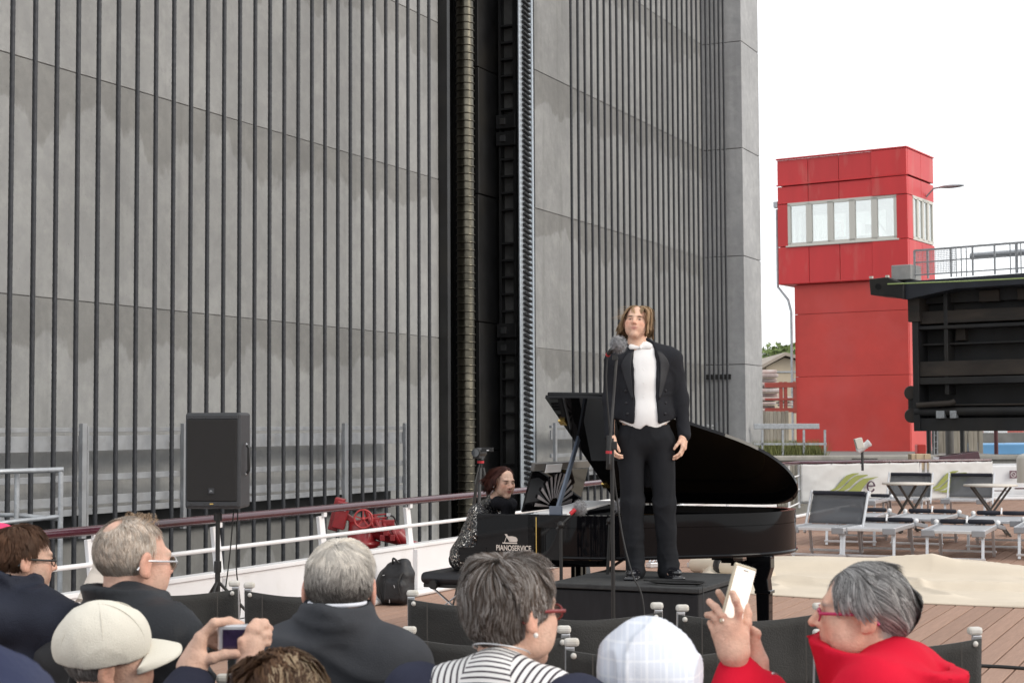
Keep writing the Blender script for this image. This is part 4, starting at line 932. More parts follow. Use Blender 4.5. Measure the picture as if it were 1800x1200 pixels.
# music desk seen from behind
DM = frame(Vector((.34, .26, .985)), Vector((0, 1, 0)), Vector((.26, 0, .966)), Vector((-.966, 0, .26)))
b = MB(); b.prism([(0, 0), (1.04, 0), (1.04, .30), (0, .30)], 0, .014, DM); b.build('music_desk', M_LACQ, pn, .003)
b = MB(); b.prism([(0, .305), (1.04, .305), (1.04, .36), (0, .36)], -.01, .02, DM); b.build('desk_ledge', mat('desk top', (.10, .095, .09), .3), pn, .003)
M_SLAT = mat('desk slat', (.34, .31, .31), .3)
for i in range(13):
    a = R(180 * (i + .5) / 13); c = Vector((.50, .02, -.006)); d = Vector((math.cos(a), math.sin(a) * .75, 0)); s_ = Vector((-d.y, d.x, 0)).normalized()
    p0_, p1_ = c + d * .09, c + d * .34
    b = MB(); b.add([DM @ (p0_ - s_ * .004), DM @ (p0_ + s_ * .004), DM @ (p1_ + s_ * .013), DM @ (p1_ - s_ * .013)], [(0, 1, 2, 3)]); o = b.build('fan_slat', M_SLAT, pn); o.modifiers.new('s', 'SOLIDIFY').thickness = .006
b = MB(); b.prism([(.18, .290), (.46, .290), (.46, .352), (.18, .352)], -.022, -.016, DM); tag(b.build('music_sheet', M_PAPER, None), 'white sheet of music standing on the piano desk', 'sheet music').matrix_world = PF
b = MB(); b.box((.56, .70, 1.0), (.26, .92, .014), Matrix.Rotation(R(3), 4, 'X')); o = b.build('music_book', M_PAPER, None); o.matrix_world = PF; tag(o, 'flat white music book lying behind the piano desk', 'book')
def pleg(x, y):
    b = MB(); b.prism([(-.06, .68), (-.06, .60), (-.035, .52), (-.045, .42), (-.04, .07), (.04, .07), (.05, .42), (.075, .50), (.10, .60), (.12, .68)], -.05, .05, Matrix.Translation((x, y, 0)) @ frame(Vector((0, 0, 0)), Vector((-1, 0, 0)), Z, Vector((0, 1, 0)))); b.build('leg', M_LACQ, pn, .006)
    b = MB(); b.box((x, y, .43), (.115, .115, .022)); b.build('leg_collar', M_LACQ, pn, .004)
    b = MB(); b.lathe([(.035, -.018), (.035, .018)], 14, Matrix.Translation((x, y, .036)) @ Matrix.Rotation(PI / 2, 4, 'X')); b.box((x, y, .06), (.03, .05, .03)); b.build('caster', M_BRASS, pn)
pleg(1.93, .86); pleg(.32, .14); pleg(.32, 1.42)
for k in range(4): b = MB(); b.box((1.80 - .07 * k, .86, .675 - .0 - .018 * (3 - k)), (.16, .22, .018)); b.build('leg_block', M_LACQ, pn)
b = MB(); b.box((.55, .78, .42), (.05, .05, .5)); b.box((.55, .68, .42), (.03, .03, .5)); b.box((.55, .88, .42), (.03, .03, .5)); b.box((.52, .78, .15), (.18, .34, .07)); b.build('pedal_lyre', M_LACQ, pn, .006)
for dy in (-.09, 0, .09): b = MB(); b.bar((.46, .78 + dy, .13), (.34, .78 + dy, .11), .03, .012); b.build('pedal', M_BRASS, pn, .004)
b = MB(); b.bar((.55, .78, .4), (.95, .78, .66), .02, .02); b.build('brace', M_LACQ, pn); b = MB(); b.bar((.45, .10, .64), (.95, .35, .64), .06, .05); b.build('brace', M_LACQ, pn)
M_LOGO = mat('logo cream', (.70, .62, .55), .6)
lg = link('lettering', text_mesh('PIANOSERVICE', .052, .0006, .78, .0012), M_LOGO, pn); lg.matrix_local = frame(Vector((.39, -.003, .735)), Vector((1, 0, 0)), Z, Vector((0, -1, 0)))
FX = frame(Vector((.36, -.002, .782)), Vector((1, 0, 0)), Z, Vector((0, -1, 0)))
b = MB(); b.prism([(-.055, 0), (.058, 0), (.058, .008), (-.055, .008)], 0, .0015, FX); b.prism([(-.038, .066), (-.02, .066), (.012, .012), (.0, .012)][::-1], 0, .0015, FX)
b.prism([(.004, .012), (.055, .012), (.062, .024), (.06, .036), (.048, .047), (.02, .052), (-.012, .051)], 0, .0015, FX); b.prism([(-.042, .008), (-.037, .008), (-.022, .046), (-.026, .046)], 0, .0015, FX); b.build('piano_emblem', M_LOGO, pn)

# piano bench
bn = empty('piano_bench', M=frame(po + V * -.42 + U * .78, V, U, Z), label='black padded piano bench with scissor base under the pianist', cat='bench')
sd_ = SDF().box((0, 0, .47), (.19, .32, .045), .04, .02); v, f = sd_.mesh(.012); link('cushion', fast_mesh('cushion', v, f), mat('bench leather', (.012, .012, .016), .45), bn)
b = MB(); b.box((0, 0, .415), (.34, .58, .03)); b.box((0, 0, .16), (.36, .6, .05)); b.build('frame', M_BLACKST, bn, .006)
for sy in (-.2, .2):
    for sx in (-1, 1): b = MB(); b.bar((-.14 * sx, sy + .02 * sx, .19), (.14 * sx, sy + .02 * sx, .40), .025, .008); b.build('scissor_arm', M_ALU, bn)
for sy in (-1, 1):
    b = MB(); b.lathe([(.032, -.02), (.036, 0), (.032, .02)], 16, Matrix.Translation((-.06, sy * .33, .425)) @ Matrix.Rotation(PI / 2, 4, 'X')); b.build('knob', M_BLACKST, bn)
    for sx in (-1, 1): b = MB(); b.box((sx * .15, sy * .26, .07), (.05, .05, .14)); b.build('leg', M_BLACKST, bn, .004)
b = MB(); b.ball((-.10, -.305, .16), (.06, .012, .02), 12, 8); b.build('brass_plate', M_BRASS, bn)

# ================================================================ podium, microphones, speaker, tripod, bag
pB = atz(1228, 1034, .6); pdm = frame(Vector((pB.x, pB.y, 0)), V, U, Z)
M_STAGE = mat('stage carpet', (.030, .031, .032), .9, 0, .25, 30, bump=.2, bscale=120, dirt=(.055, .055, .055), dscale=3); M_SKIRT = mat('black skirt', (.010, .010, .012), .85, 0, .3, 4, (6, 6, 1))
pd = empty('podium', M=pdm, label='square black stage podium carrying the singer', cat='podium')
b = MB(); b.box((-.5, .5, .585), (1.02, 1.02, .03)); b.build('top', M_STAGE, pd, .006); b = MB(); b.box((-.5, .5, .28), (.99, .99, .56)); b.build('skirt', M_SKIRT, pd, .01)
M_STAND = mat('stand black', (.02, .02, .02), .45, .3); M_RUBR = mat('red ring', (.45, .02, .03), .5); M_CABLE = mat('cable black', (.012, .012, .012), .6)
def furball(name, c, r, parent, n=1500, col=(.20, .20, .21)):
    v = []; f = []
    for i in range(n):
        d = Vector((random.gauss(0, 1), random.gauss(0, 1), random.gauss(0, 1))).normalized(); l = r * random.uniform(.95, 1.35); t = (d + Vector((random.gauss(0, .35), random.gauss(0, .35), random.gauss(0, .35)))).normalized(); q = d.orthogonal().normalized() * .0022
        p = Vector(c) + d * r * .8; k = len(v); v += [p - q, p + q, Vector(c) + t * l]; f.append((k, k + 1, k + 2))
    b = MB(); b.ball(c, r * .9, 16, 12); k = len(v); v += [Vector(x) for x in b.v]; f += [tuple(i + k for i in q) for q in b.f]
    return link(name, fast_mesh(name, np.array([tuple(x) for x in v]), f, False), FUR, parent)
FUR = mat('grey fur', (.26, .26, .27), .9, 0, .5, 60)
ms = empty('microphone_stand', label='tall black microphone stand with grey fur windshield before the singer', cat='microphone stand')
Ym = 9.5; q0 = at(1078, 1065, Ym); x0_ = q0.x
b = MB(); b.tube([(x0_, Ym, .02), (x0_, Ym, at(1078, 770, Ym).z)], .0125, 10); b.build('lower_tube', M_STAND, ms)
tp = at(1084, 628, Ym - .02); b = MB(); b.tube([at(1071, 815, Ym - .03), at(1071.5, 790, Ym - .03), tp], .008, 8); b.build('upper_tube', M_DARKST, ms)
b = MB(); b.tube([at(1070, 825, Ym - .02), at(1071, 765, Ym - .02)], .017, 10); b.box(at(1077, 783, Ym), (.05, .05, .05)); b.build('clutch', M_STAND, ms, .004); b = MB(); b.tube([at(1070, 797, Ym - .02), at(1070.3, 792, Ym - .02)], .019, 10); b.build('red_ring', M_RUBR, ms)
b = MB(); b.lathe([(.16, 0), (.16, .012), (.05, .03), (.02, .05)], 24, Matrix.Translation((x0_, Ym, 0))); b.build('base', M_STAND, ms)
mic = at(1087, 605, Ym - .02); b = MB(); b.tube([at(1069, 622, Ym + .03), at(1074, 617, Ym), mic], [.012, .016, .016], 10); b.box(tp + Vector((-.01, 0, .0)), (.03, .04, .03)); b.build('microphone', M_STAND, ms); b = MB(); b.tube([at(1068, 624, Ym + .04), at(1069.5, 621.5, Ym + .03)], .014, 10); b.build('red_ring', M_RUBR, ms)
furball('windshield', mic, .049, ms)
pts = [at(1068, 624, Ym + .04), at(1066, 680, Ym + .02), at(1076, 800, Ym + .04), at(1085, 880, Ym + .06), at(1096, 950, Ym + .02), at(1112, 1010, Ym - .05), at(1131, 1062, Ym - .1), at(1138, 1110, Ym - .12)]
pts[-1].z = .01
def curve(P, n=6):
    Q = []; P = [P[0]] + P + [P[-1]]
    for i in range(1, len(P) - 2):
        for k in range(n):
            t = k / n; a, b_, c, d = P[i - 1], P[i], P[i + 1], P[i + 2]
            Q.append(.5 * (2 * b_ + (c - a) * t + (2 * a - 5 * b_ + 4 * c - d) * t * t + (3 * b_ - a - 3 * c + d) * t ** 3))
    return Q + [P[-1]]
b = MB(); b.tube(curve(pts), .005, 8); tag(b.build('microphone_cable', M_CABLE), 'black cable hanging from the microphone before the singer down to the deck', 'cable')
b = MB(); cpts = []
for i in range(80):
    a = i * .36; cpts.append(pdm @ Vector((-.06 - .14 + (.13 + .0008 * i) * math.cos(a), .17 + (.05 + .0006 * i) * math.sin(a), .606 + .0002 * i)))
cpts += [pdm @ Vector((-.02, .06, .635)), pdm @ Vector((.02, .02, .60)), pdm @ Vector((.035, -.02, .45)), pdm @ Vector((.03, -.05, .1))]
b.tube(curve(cpts, 3), .0038, 6); tag(b.build('coiled_cable', M_CABLE), 'coiled black cable lying on the podium beside the singer', 'cable')
def boom(base, top, mic_, lab, red=True):
    r = empty('microphone_stand', label=lab, cat='microphone stand'); b = MB(); b.tube([(base.x, base.y, .02), top], .011, 8); b.build('pole', M_STAND, r); b = MB(); b.tube([top + (top - mic_) * .25, top, mic_], .008, 8); b.build('boom_arm', M_STAND, r)
    for k in range(3):
        a = 2 * PI * k / 3 + .5; b = MB(); b.tube([(base.x, base.y, .18), (base.x + .3 * math.cos(a), base.y + .3 * math.sin(a), .01)], .010, 8); b.build('leg', M_STAND, r)
    b = MB(); b.ball(top, .025, 10, 8); b.build('joint', M_STAND, r); furball('windshield', mic_, .047, r, 1100)
    if red: b = MB(); d = (mic_ - top).normalized(); b.tube([mic_ - d * .075 + Vector((-.01, -.03, .01)), mic_ - d * .03 + Vector((-.01, -.035, .01))], .014, 8); b.build('red_ring', M_RUBR, r)
boom(at(986, 1000, 10.45), at(986, 922, 10.45), at(1019, 892, 10.5), 'low boom microphone with dark fur windshield at the keyboard end of the piano')
boom(at(1060, 1000, 10.78), at(1072, 915, 10.78), at(1093, 889, 10.75), 'boom microphone with fur windshield half hidden behind the singer', False)
# loudspeaker on stand
sp0 = at(373, 815, 11.4); LS = empty('loudspeaker', M=frame(Vector((sp0.x, 11.4, at(0, 896, 11.4).z)), Vector((math.cos(R(-9)), math.sin(R(9)) * -1, 0)), Vector((math.sin(R(9)), math.cos(R(9)), 0)), Z), label='dark grey loudspeaker on a pole above the front chairs', cat='loudspeaker')
M_SPK = mat('speaker cabinet', (.032, .034, .038), .5, 0, .08, 30, bump=.1, bscale=150); M_GRILL = mat('speaker grille', (.015, .014, .014), .6, .2, .12, 180, bump=.5, bscale=420)
b = MB(); b.prism([(-.205, 0), (.205, 0), (.205, .02), (.17, .34), (-.17, .34), (-.205, .02)], 0, .685, None); b.build('cabinet', M_SPK, LS, .018)
b = MB(); b.prism([(-.185, .055), (.185, .055), (.185, .635), (-.185, .635)], -.0, .014, frame(Vector((0, 0, 0)), Vector((1, 0, 0)), Z, Vector((0, -1, 0)))); b.build('grille', M_GRILL, LS, .006)
for z0, z1 in ((.02, .052), (.638, .668)): b = MB(); b.prism([(-.19, z0), (.19, z0), (.19, z1), (-.19, z1)], 0, .008, frame(Vector((0, 0, 0)), Vector((1, 0, 0)), Z, Vector((0, -1, 0)))); b.build('trim', M_SPK, LS, .004)
for z in (.036, .653):
    for x in (-.15, -.05, .05, .15): b = MB(); b.ball((x, -.009, z), .005, 8, 6); b.build('screw', M_DARKST, LS)
b = MB(); b.box((0, -.010, .036), (.026, .004, .008)); b.build('badge', M_BRASS, LS); b = MB(); b.box((0, -.016, .128), (.044, .004, .04)); bd = b.build('logo_plate', M_SPK, LS, .002)
lt = link('logo_letters', text_mesh('JBL', .018, .0004), M_GALV, LS); lt.matrix_local = frame(Vector((0, -.0185, .122)), Vector((1, 0, 0)), Z, Vector((0, -1, 0)))
b = MB(); b.tube([(.212, .12, .24), (.232, .12, .27), (.232, .12, .43), (.212, .12, .46)], .011, 8); b.build('handle', M_BLACKST, LS)
for z in (.245, .455): b = MB(); b.ball((.214, .12, z), .012, 8, 6); b.build('handle_screw', M_ALU, LS)
ST = empty('speaker_stand', (sp0.x + .02, 11.52, 0), label='black tripod pole under the loudspeaker', cat='speaker stand')
b = MB(); b.tube([(0, 0, .1), (0, 0, .62)], .019, 12); b.tube([(0, 0, .6), (0, 0, .985)], .0165, 12); b.build('pole', M_STAND, ST); b = MB(); b.lathe([(.026, .56), (.028, .6), (.026, .64)], 14); b.build('collar', M_STAND, ST); b = MB(); b.lathe([(.03, .93), (.03, .985)], 14); b.build('collar', M_STAND, ST)
for k in range(3):
    a = 2 * PI * k / 3 + .3; b = MB(); b.tube([(0, 0, .5), (.45 * math.cos(a), .45 * math.sin(a), .015)], .011, 8); b.build('leg', M_STAND, ST); b = MB(); b.bar((0, 0, .2), (.24 * math.cos(a), .24 * math.sin(a), .235), .012, .006); b.build('brace', M_STAND, ST)
w0 = Vector((sp0.x + .12, 11.6, 1.0)); b = MB(); b.tube(curve([w0, w0 + Vector((-.03, 0, -.35)), w0 + Vector((-.08, .02, -.7)), w0 + Vector((-.12, 0, -.985))]), .005, 6); b.tube(curve([w0 + Vector((.03, 0, 0)), w0 + Vector((.02, 0, -.4)), w0 + Vector((.05, 0, -.7)), w0 + Vector((.0, .05, -.985))]), .005, 6); tag(b.build('speaker_cable', M_CABLE), 'black cables hanging from the loudspeaker to the deck', 'cable')
# camcorder on tripod behind the pianist
ty = 13.6; tpp = at(845, 822, ty); TR = empty('tripod', (tpp.x, ty, 0), label='camera tripod standing by the railing behind the pianist', cat='tripod'); zt_ = at(0, 812, ty).z
for k in range(3):
    a = 2 * PI * k / 3 + .35; b = MB(); b.tube([(.02 * math.cos(a), .02 * math.sin(a), zt_ - .07), (.12 * math.cos(a), .12 * math.sin(a), zt_ * .55)], .014, 8); b.tube([(.12 * math.cos(a), .12 * math.sin(a), zt_ * .56), (.34 * math.cos(a), .34 * math.sin(a), .0)], .009, 8); b.build('leg', M_DARKST, TR)
b = MB(); b.tube([(0, 0, zt_ - .12), (0, 0, zt_ + .01)], .016, 10); b.ball((0, 0, zt_), .028, 12, 8); b.tube([(0, 0, zt_), (-.05, -.1, zt_ - .2)], .007, 6); b.build('head', M_STAND, TR); b = MB(); b.tube([(0, 0, zt_ - .03), (0, 0, zt_ - .01)], .030, 10); b.build('red_ring', M_RUBR, TR)
cp = at(842, 795, ty); CM = empty('camcorder', (cp.x, ty, cp.z), R(-18), 'black camcorder with open side screen on the tripod', 'video camera')
b = MB(); b.lathe([(.030, -.10), (.042, -.09), (.042, .06), (.035, .08)], 18, Matrix.Rotation(PI / 2, 4, 'X')); b.box((0, .0, -.025), (.06, .15, .05)); b.build('body', M_BLACKST, CM, .004)
b = MB(); b.lathe([(.034, .10), (.025, .095), (.01, .097)], 18, Matrix.Rotation(PI / 2, 4, 'X')); b.build('lens', mat('lens glass', (.05, .055, .06), .05, 0, coat=1), CM); b = MB(); b.bar((.04, -.05, .025), (.145, -.05, .025), .015, .035); b.build('side_screen', M_BLACKST, CM, .003); b = MB(); b.bar((.09, -.061, .02), (.11, -.061, .02), .002, .008); b.build('screen_label', M_WHITE, CM)
# backpack against the bulwark
bgp = atz(697, 1062, 0); BG = empty('backpack', M=frame(bgp, V * .9 + U * .1, U, Z), label='black backpack leaning on the white bulwark by the bench', cat='backpack')
s_ = SDF().box((0, 0, .16), (.17, .10, .16), .07, .03).box((.02, .03, .30), (.12, .08, .10), .06, .06, 1, Matrix.Rotation(R(-14), 4, 'Y')).box((.03, -.09, .13), (.11, .05, .10), .04, .02).ell((-.16, -.01, .15), (.05, .08, .12), .03)
v, f = s_.mesh(.009); v = displace(v, f, .008, (9, 9, 9)); link('bag_body', fast_mesh('bag_body', v, f), mat('black nylon', (.012, .012, .014), .55, 0, .2, 30, bump=.2, bscale=60), BG)
b = MB(); b.tube(curve([Vector((-.02, -.04, .37)), Vector((.01, -.08, .42)), Vector((.06, -.06, .38))]), .010, 8); b.build('handle', M_BLACKST, BG)
for a, c in (((-.08, -.13, .27), (-.06, -.13, .275)), ((.05, -.145, .19), (.06, -.145, .165)), ((0, -.14, .03), (.0, -.14, .06))): b = MB(); b.bar(a, c, .006, .006); b.build('zip_pull', M_ALU, BG)
for x in (-.10, .12): b = MB(); b.tube(curve([Vector((x, -.10, .30)), Vector((x - .02, -.15, .2)), Vector((x, -.12, .06))]), .009, 6); b.build('seam', M_BLACKST, BG)

# ================================================================ red fire monitor beyond the railing
M_FIRE = mat('fire red paint', (.27, .014, .018), .4, 0, .2, 12, dirt=(.20, .015, .015), dscale=9, coat=.3); Yf = 16.6
FMo = empty('fire_monitor', label='red fire monitor with handwheel beyond the ship railing', cat='fire monitor')
def fp(x, y, d=0): return at(x, y, Yf + d)
c = fp(637, 975); b = MB(); b.lathe([(.17, -1.6), (.17, c.z - .2), (.22, c.z - .18), (.22, c.z - .12), (.17, c.z - .1), (.17, c.z - .02), (.21, c.z), (.21, c.z + .05), (.16, c.z + .06), (.16, c.z + .09), (.19, c.z + .10), (.19, c.z + .14), (.14, c.z + .15), (.14, c.z + .27)], 24, Matrix.Translation((c.x, Yf, 0))); b.build('base_pipe', M_FIRE, FMo)
b = MB(); b.tube([fp(630, 950), fp(631, 930), fp(650, 925), fp(672, 932), fp(700, 942)], [.12, .13, .10, .11, .09], 16); b.build('swivel_body', M_FIRE, FMo)
b = MB(); b.tube([fp(698, 940), fp(712, 950), fp(722, 958), fp(744, 968), fp(752, 972)], [.10, .07, .06, .075, .06], 14); b.build('nozzle', M_FIRE, FMo)
for x, y in ((655, 920), (668, 926), (682, 932), (696, 938)):
    b = MB(); q = fp(x, y); b.lathe([(.135, -.016), (.135, .016)], 16, Matrix.Translation(q) @ Matrix.Rotation(R(66), 4, 'Y')); b.build('flange', M_FIRE, FMo, .006)
for x, y in ((660, 930), (678, 936), (690, 945), (672, 945)): b = MB(); b.box(fp(x, y, -.17), (.05, .04, .06)); b.build('bolt', M_FIRE, FMo, .006)
hub = fp(638.5, 911.5, -.26); WM = frame(hub, Vector((1, 0, 0)), Vector((0, 0, 1)), Vector((0, -1, 0)))
b = MB(); b.tube([WM @ Vector((.092 * math.cos(2 * PI * k / 32), .092 * math.sin(2 * PI * k / 32), 0)) for k in range(33)], .010, 8); 
for k in range(5): a = 2 * PI * k / 5 + .3; b.bar(hub, WM @ Vector((.09 * math.cos(a), .09 * math.sin(a), 0)), .014, .010, (0, 1, 0))
b.ball(hub, .02, 10, 8); b.tube([hub, hub + Vector((0, .2, 0))], .012, 8); b.build('handwheel', mat('light red wheel', (.42, .05, .05), .4), FMo)
h2 = fp(641, 889, -.05); b = MB(); b.tube([h2 + Vector((.085 * math.cos(2 * PI * k / 28), .05 * math.sin(2 * PI * k / 28), .02 * math.sin(2 * PI * k / 28 + 1))) for k in range(29)], .009, 8)
for k in range(5): a = 2 * PI * k / 5; b.bar(h2, h2 + Vector((.08 * math.cos(a), .047 * math.sin(a), 0)), .012, .009)
b.tube([h2, h2 + Vector((.02, .1, -.16))], .013, 8); b.build('handwheel', bpy.data.materials['light red wheel'], FMo)
tm = Matrix.Rotation(R(14), 4, 'Y'); b = MB(); b.box(fp(600, 905, -.05), (.13, .14, .28), tm); b.box(fp(592, 903, .05), (.10, .16, .34), tm); b.build('motor_box', M_FIRE, FMo, .01)
b = MB(); b.lathe([(.022, 0), (.022, .004)], 16, Matrix.Translation(fp(606, 894, -.135)) @ Matrix.Rotation(PI / 2, 4, 'X')); b.build('sticker', M_WHITE, FMo)
b = MB(); b.bar(fp(605, 903), fp(625, 918), .06, .06); b.build('gear_arm', M_FIRE, FMo, .008); b = MB(); b.box(fp(658, 916, -.05), (.1, .1, .08)); b.build('gear_box', M_FIRE, FMo, .008); b = MB(); b.box(fp(683, 918, -.05), (.12, .1, .06)); b.build('gear_box', M_FIRE, FMo, .008)
for y in (905, 911): b = MB(); b.tube([fp(655, y), fp(680, y - 2)], .008, 8); b.build('spindle', M_FIRE, FMo)
b = MB(); b.tube(curve([fp(682, 905), fp(692, 908), fp(697, 920), fp(703, 930), fp(716, 945)]), .010, 8); b.build('hose', M_CABLE, FMo); b = MB(); b.box(fp(683, 904), (.04, .03, .03)); b.build('hose_fitting', M_ALU, FMo)

# ================================================================ director's chairs
M_SLING = mat('black canvas sling', (.024, .0235, .022), .8, 0, .3, 2.2, (1, 1, 3), bump=.3, bscale=160, dirt=(.045, .042, .037), dscale=3, dlo=.5, dhi=.9, sheen=.15); M_CAP = mat('white plastic cap', (.58, .56, .52), .4, 0, .05, 30, dirt=(.5, .46, .38), dscale=20)
def make_chair():
    r = empty('folding_chair'); w = .265
    for sx in (-1, 1):
        b = MB(); b.bar((sx * w, .06, .40), (sx * w, 0, .905), .030, .020, (0, 1, 0)); b.build('back_post', M_ALU, r, .003)
        b = MB(); b.box((sx * (w - .006), 0, .918), (.048, .030, .026)); b.build('post_cap', M_CAP, r, .009)
        b = MB(); b.ball((sx * (w - .012), -.020, .878), (.010, .008, .010), 10, 8); b.build('rivet', M_CAP, r)
        b = MB(); b.bar((sx * w, .01, .64), (sx * w, .47, .65), .035, .018); b.build('arm_rail', M_ALU, r, .004); b = MB(); b.bar((sx * w, .14, .664), (sx * w, .46, .668), .045, .022); b.build('arm_pad', M_WHITE, r, .006)
        b = MB(); b.bar((sx * w, .44, .64), (sx * w, .44, .40), .022, .022); b.bar((sx * w, .05, .43), (sx * w, .46, .43), .025, .025); b.build('side_frame', M_ALU, r)
        for y0, y1 in ((.05, .46), (.46, .05)): b = MB(); b.bar((sx * (w - .01 * (y0 < y1)), y0, .42), (sx * (w - .01 * (y0 < y1)), y1, .02), .024, .016); b.build('leg', M_ALU, r)
        b = MB(); b.bar((sx * w, .03, .012), (sx * w, .48, .012), .028, .024); b.build('foot', M_ALU, r)
    for y, z in ((.06, .06), (.45, .06)): b = MB(); b.bar((-w, y, z), (w, y, z), .018, .018); b.build('stretcher', M_ALU, r)
    nx, nz = 25, 9; v = []; nrm = RNG.random(8)
    for i in range(nx):
        u = i / (nx - 1)
        for j in range(nz):
            q = j / (nz - 1); bow = math.sin(PI * u); z = .62 + .275 * q - .022 * bow * q ** 2; y = -.014 - .050 * bow + .012 * math.sin(7 * u + 3 * q) * bow + .04 * (1 - q) * .6
            v.append(((u - .5) * 2 * (w + .012), y, z))
    f = [(i * nz + j, (i + 1) * nz + j, (i + 1) * nz + j + 1, i * nz + j + 1) for i in range(nx - 1) for j in range(nz - 1)]
    o = link('back_sling', fast_mesh('back_sling', np.array(v), f), M_SLING, r); o.modifiers.new('s', 'SOLIDIFY').thickness = .005
    for sx in (-1, 1):
        b = MB(); b.bar((sx * (w - .07), -.046, .63), (sx * (w - .07), -.052, .885), .004, .003, (0, 1, 0)); b.build('seam', mat('seam', (.06, .055, .05), .8) if 'seam' not in bpy.data.materials else bpy.data.materials['seam'], r)
    v = [((u - .5) * 2 * w, .06 + .4 * q, .44 - .05 * math.sin(PI * u)) for u in np.linspace(0, 1, 13) for q in np.linspace(0, 1, 6)]; f = [(i * 6 + j, (i + 1) * 6 + j, (i + 1) * 6 + j + 1, i * 6 + j + 1) for i in range(12) for j in range(5)]
    o = link('seat_sling', fast_mesh('seat_sling', np.array(v), f), M_SLING, r); o.modifiers.new('s', 'SOLIDIFY').thickness = .005
    return r
ch0 = make_chair(); first = True
CHS = [  # right (r) or left (l) post cap pixel, distance, turn, label
    ('r', 413, 1025, 0, 'black folding chair by the speaker pole, its right post touching the next chair'), ('l', 437, 1028, 0, 'black folding chair in the front row behind the grey-haired man in the suit'),
    ('l', 724, 1042, -2, 'empty black folding chair behind the backpack, its left white cap on show'), ('r', 1156, 1064, 2, 'black folding chair standing right before the podium front'),
    ('r', 683, 1106, 0, 'black folding chair hidden by the suit shoulder, only its right corner on show'), ('l', 718, 1107, 0, 'black folding chair right behind the striped woman'), ('l', 1003, 1128, 0, 'black folding chair between striped woman and pale headscarf'),
    ('l', 1198, 1068, 4, 'black folding chair under the raised phone at the podium corner'), ('r', 1715, 1108, 4, 'black folding chair on bare deck right of the woman in red'),
    ('r', 101, 1075, -4, 'black folding chair of the brown-haired man at the far left'), ('r', 350, 1190, 0, 'black folding chair showing one white cap below the camera hands'), ('l', 394, 1192, 0, 'black folding chair with its cap beside the curly hair')]
def place_chair(px, py, side, turn, lab):
    global first
    d = ray(px, py); k = (.918 - 1.6) / d.z; p = CAMP + d * k
    o = ch0 if first else copy_tree(ch0); first = False
    a = R(turn); off = Vector((math.cos(a), math.sin(a), 0)) * .262
    p = p - off if side == 'r' else p + off
    o.location = (p.x, p.y, 0); o.rotation_euler = (0, 0, a); tag(o, lab, 'folding chair', 'black folding chairs of the audience')
for sd__, px, py, turn, lab in CHS: place_chair(px, py, sd__, turn, lab)
p = at(1800, 1196, 4.8); o = copy_tree(ch0); o.location = (p.x + .33, 4.75, 0); o.rotation_euler = (0, 0, R(6)); tag(o, 'folding chair at the right edge showing only a white armrest', 'folding chair', 'black folding chairs of the audience')
b = MB(); b.tube([atz(1690, 1168, .01), atz(1760, 1171, .01), atz(1830, 1176, .01)], .012, 8); tag(b.build('deck_cable', M_CABLE), 'dark cable running across the deck behind the right chair', 'cable')
# ================================================================ people
M_SKIN = mat('skin', (.58, .36, .27), .52, 0, .10, 55, attr='tint', sss=.06, bump=.25, bscale=190, spec=.3)
M_HAIR = mat('hair', (.3, .2, .1), .55, attr='tint', spec=.25)
_t = M_HAIR.node_tree; _b = _t.nodes['Principled BSDF']; _tr = nd(_t, 'ShaderNodeBsdfTranslucent'); _t.links.new(_b.inputs['Base Color'].links[0].from_socket, _tr.inputs['Color']); _mx = nd(_t, 'ShaderNodeMixShader'); _mx.inputs[0].default_value = .48; _t.links.new(_b.outputs[0], _mx.inputs[1]); _t.links.new(_tr.outputs[0], _mx.inputs[2]); _t.links.new(_mx.outputs[0], _t.nodes['Material Output'].inputs[0])
M_EYE = mat('eye white', (.30, .27, .25), .3); M_IRIS = mat('iris', (.03, .03, .035), .15)
def cloth(name, col, var=.12, weave=420, wb=.25, rough=.9, sheen=.0, **k): return mat(name, col, rough, 0, var, 7, bump=wb, bscale=weave, sheen=sheen, spec=.15, **k)
def nrm(a): return a / (np.linalg.norm(a, axis=-1, keepdims=True) + 1e-9)
def HM(pos, yaw=0, pitch=0, roll=0, s=1.0):
    return Matrix.Translation(pos) @ Matrix.Rotation(R(-yaw), 4, 'Z') @ Matrix.Rotation(R(pitch), 4, 'X') @ Matrix.Rotation(R(roll), 4, 'Y') @ Matrix.Scale(s, 4)
HC, HR = np.array([0, -.012, .036]), np.array([.077, .096, .085])
_hc = {}
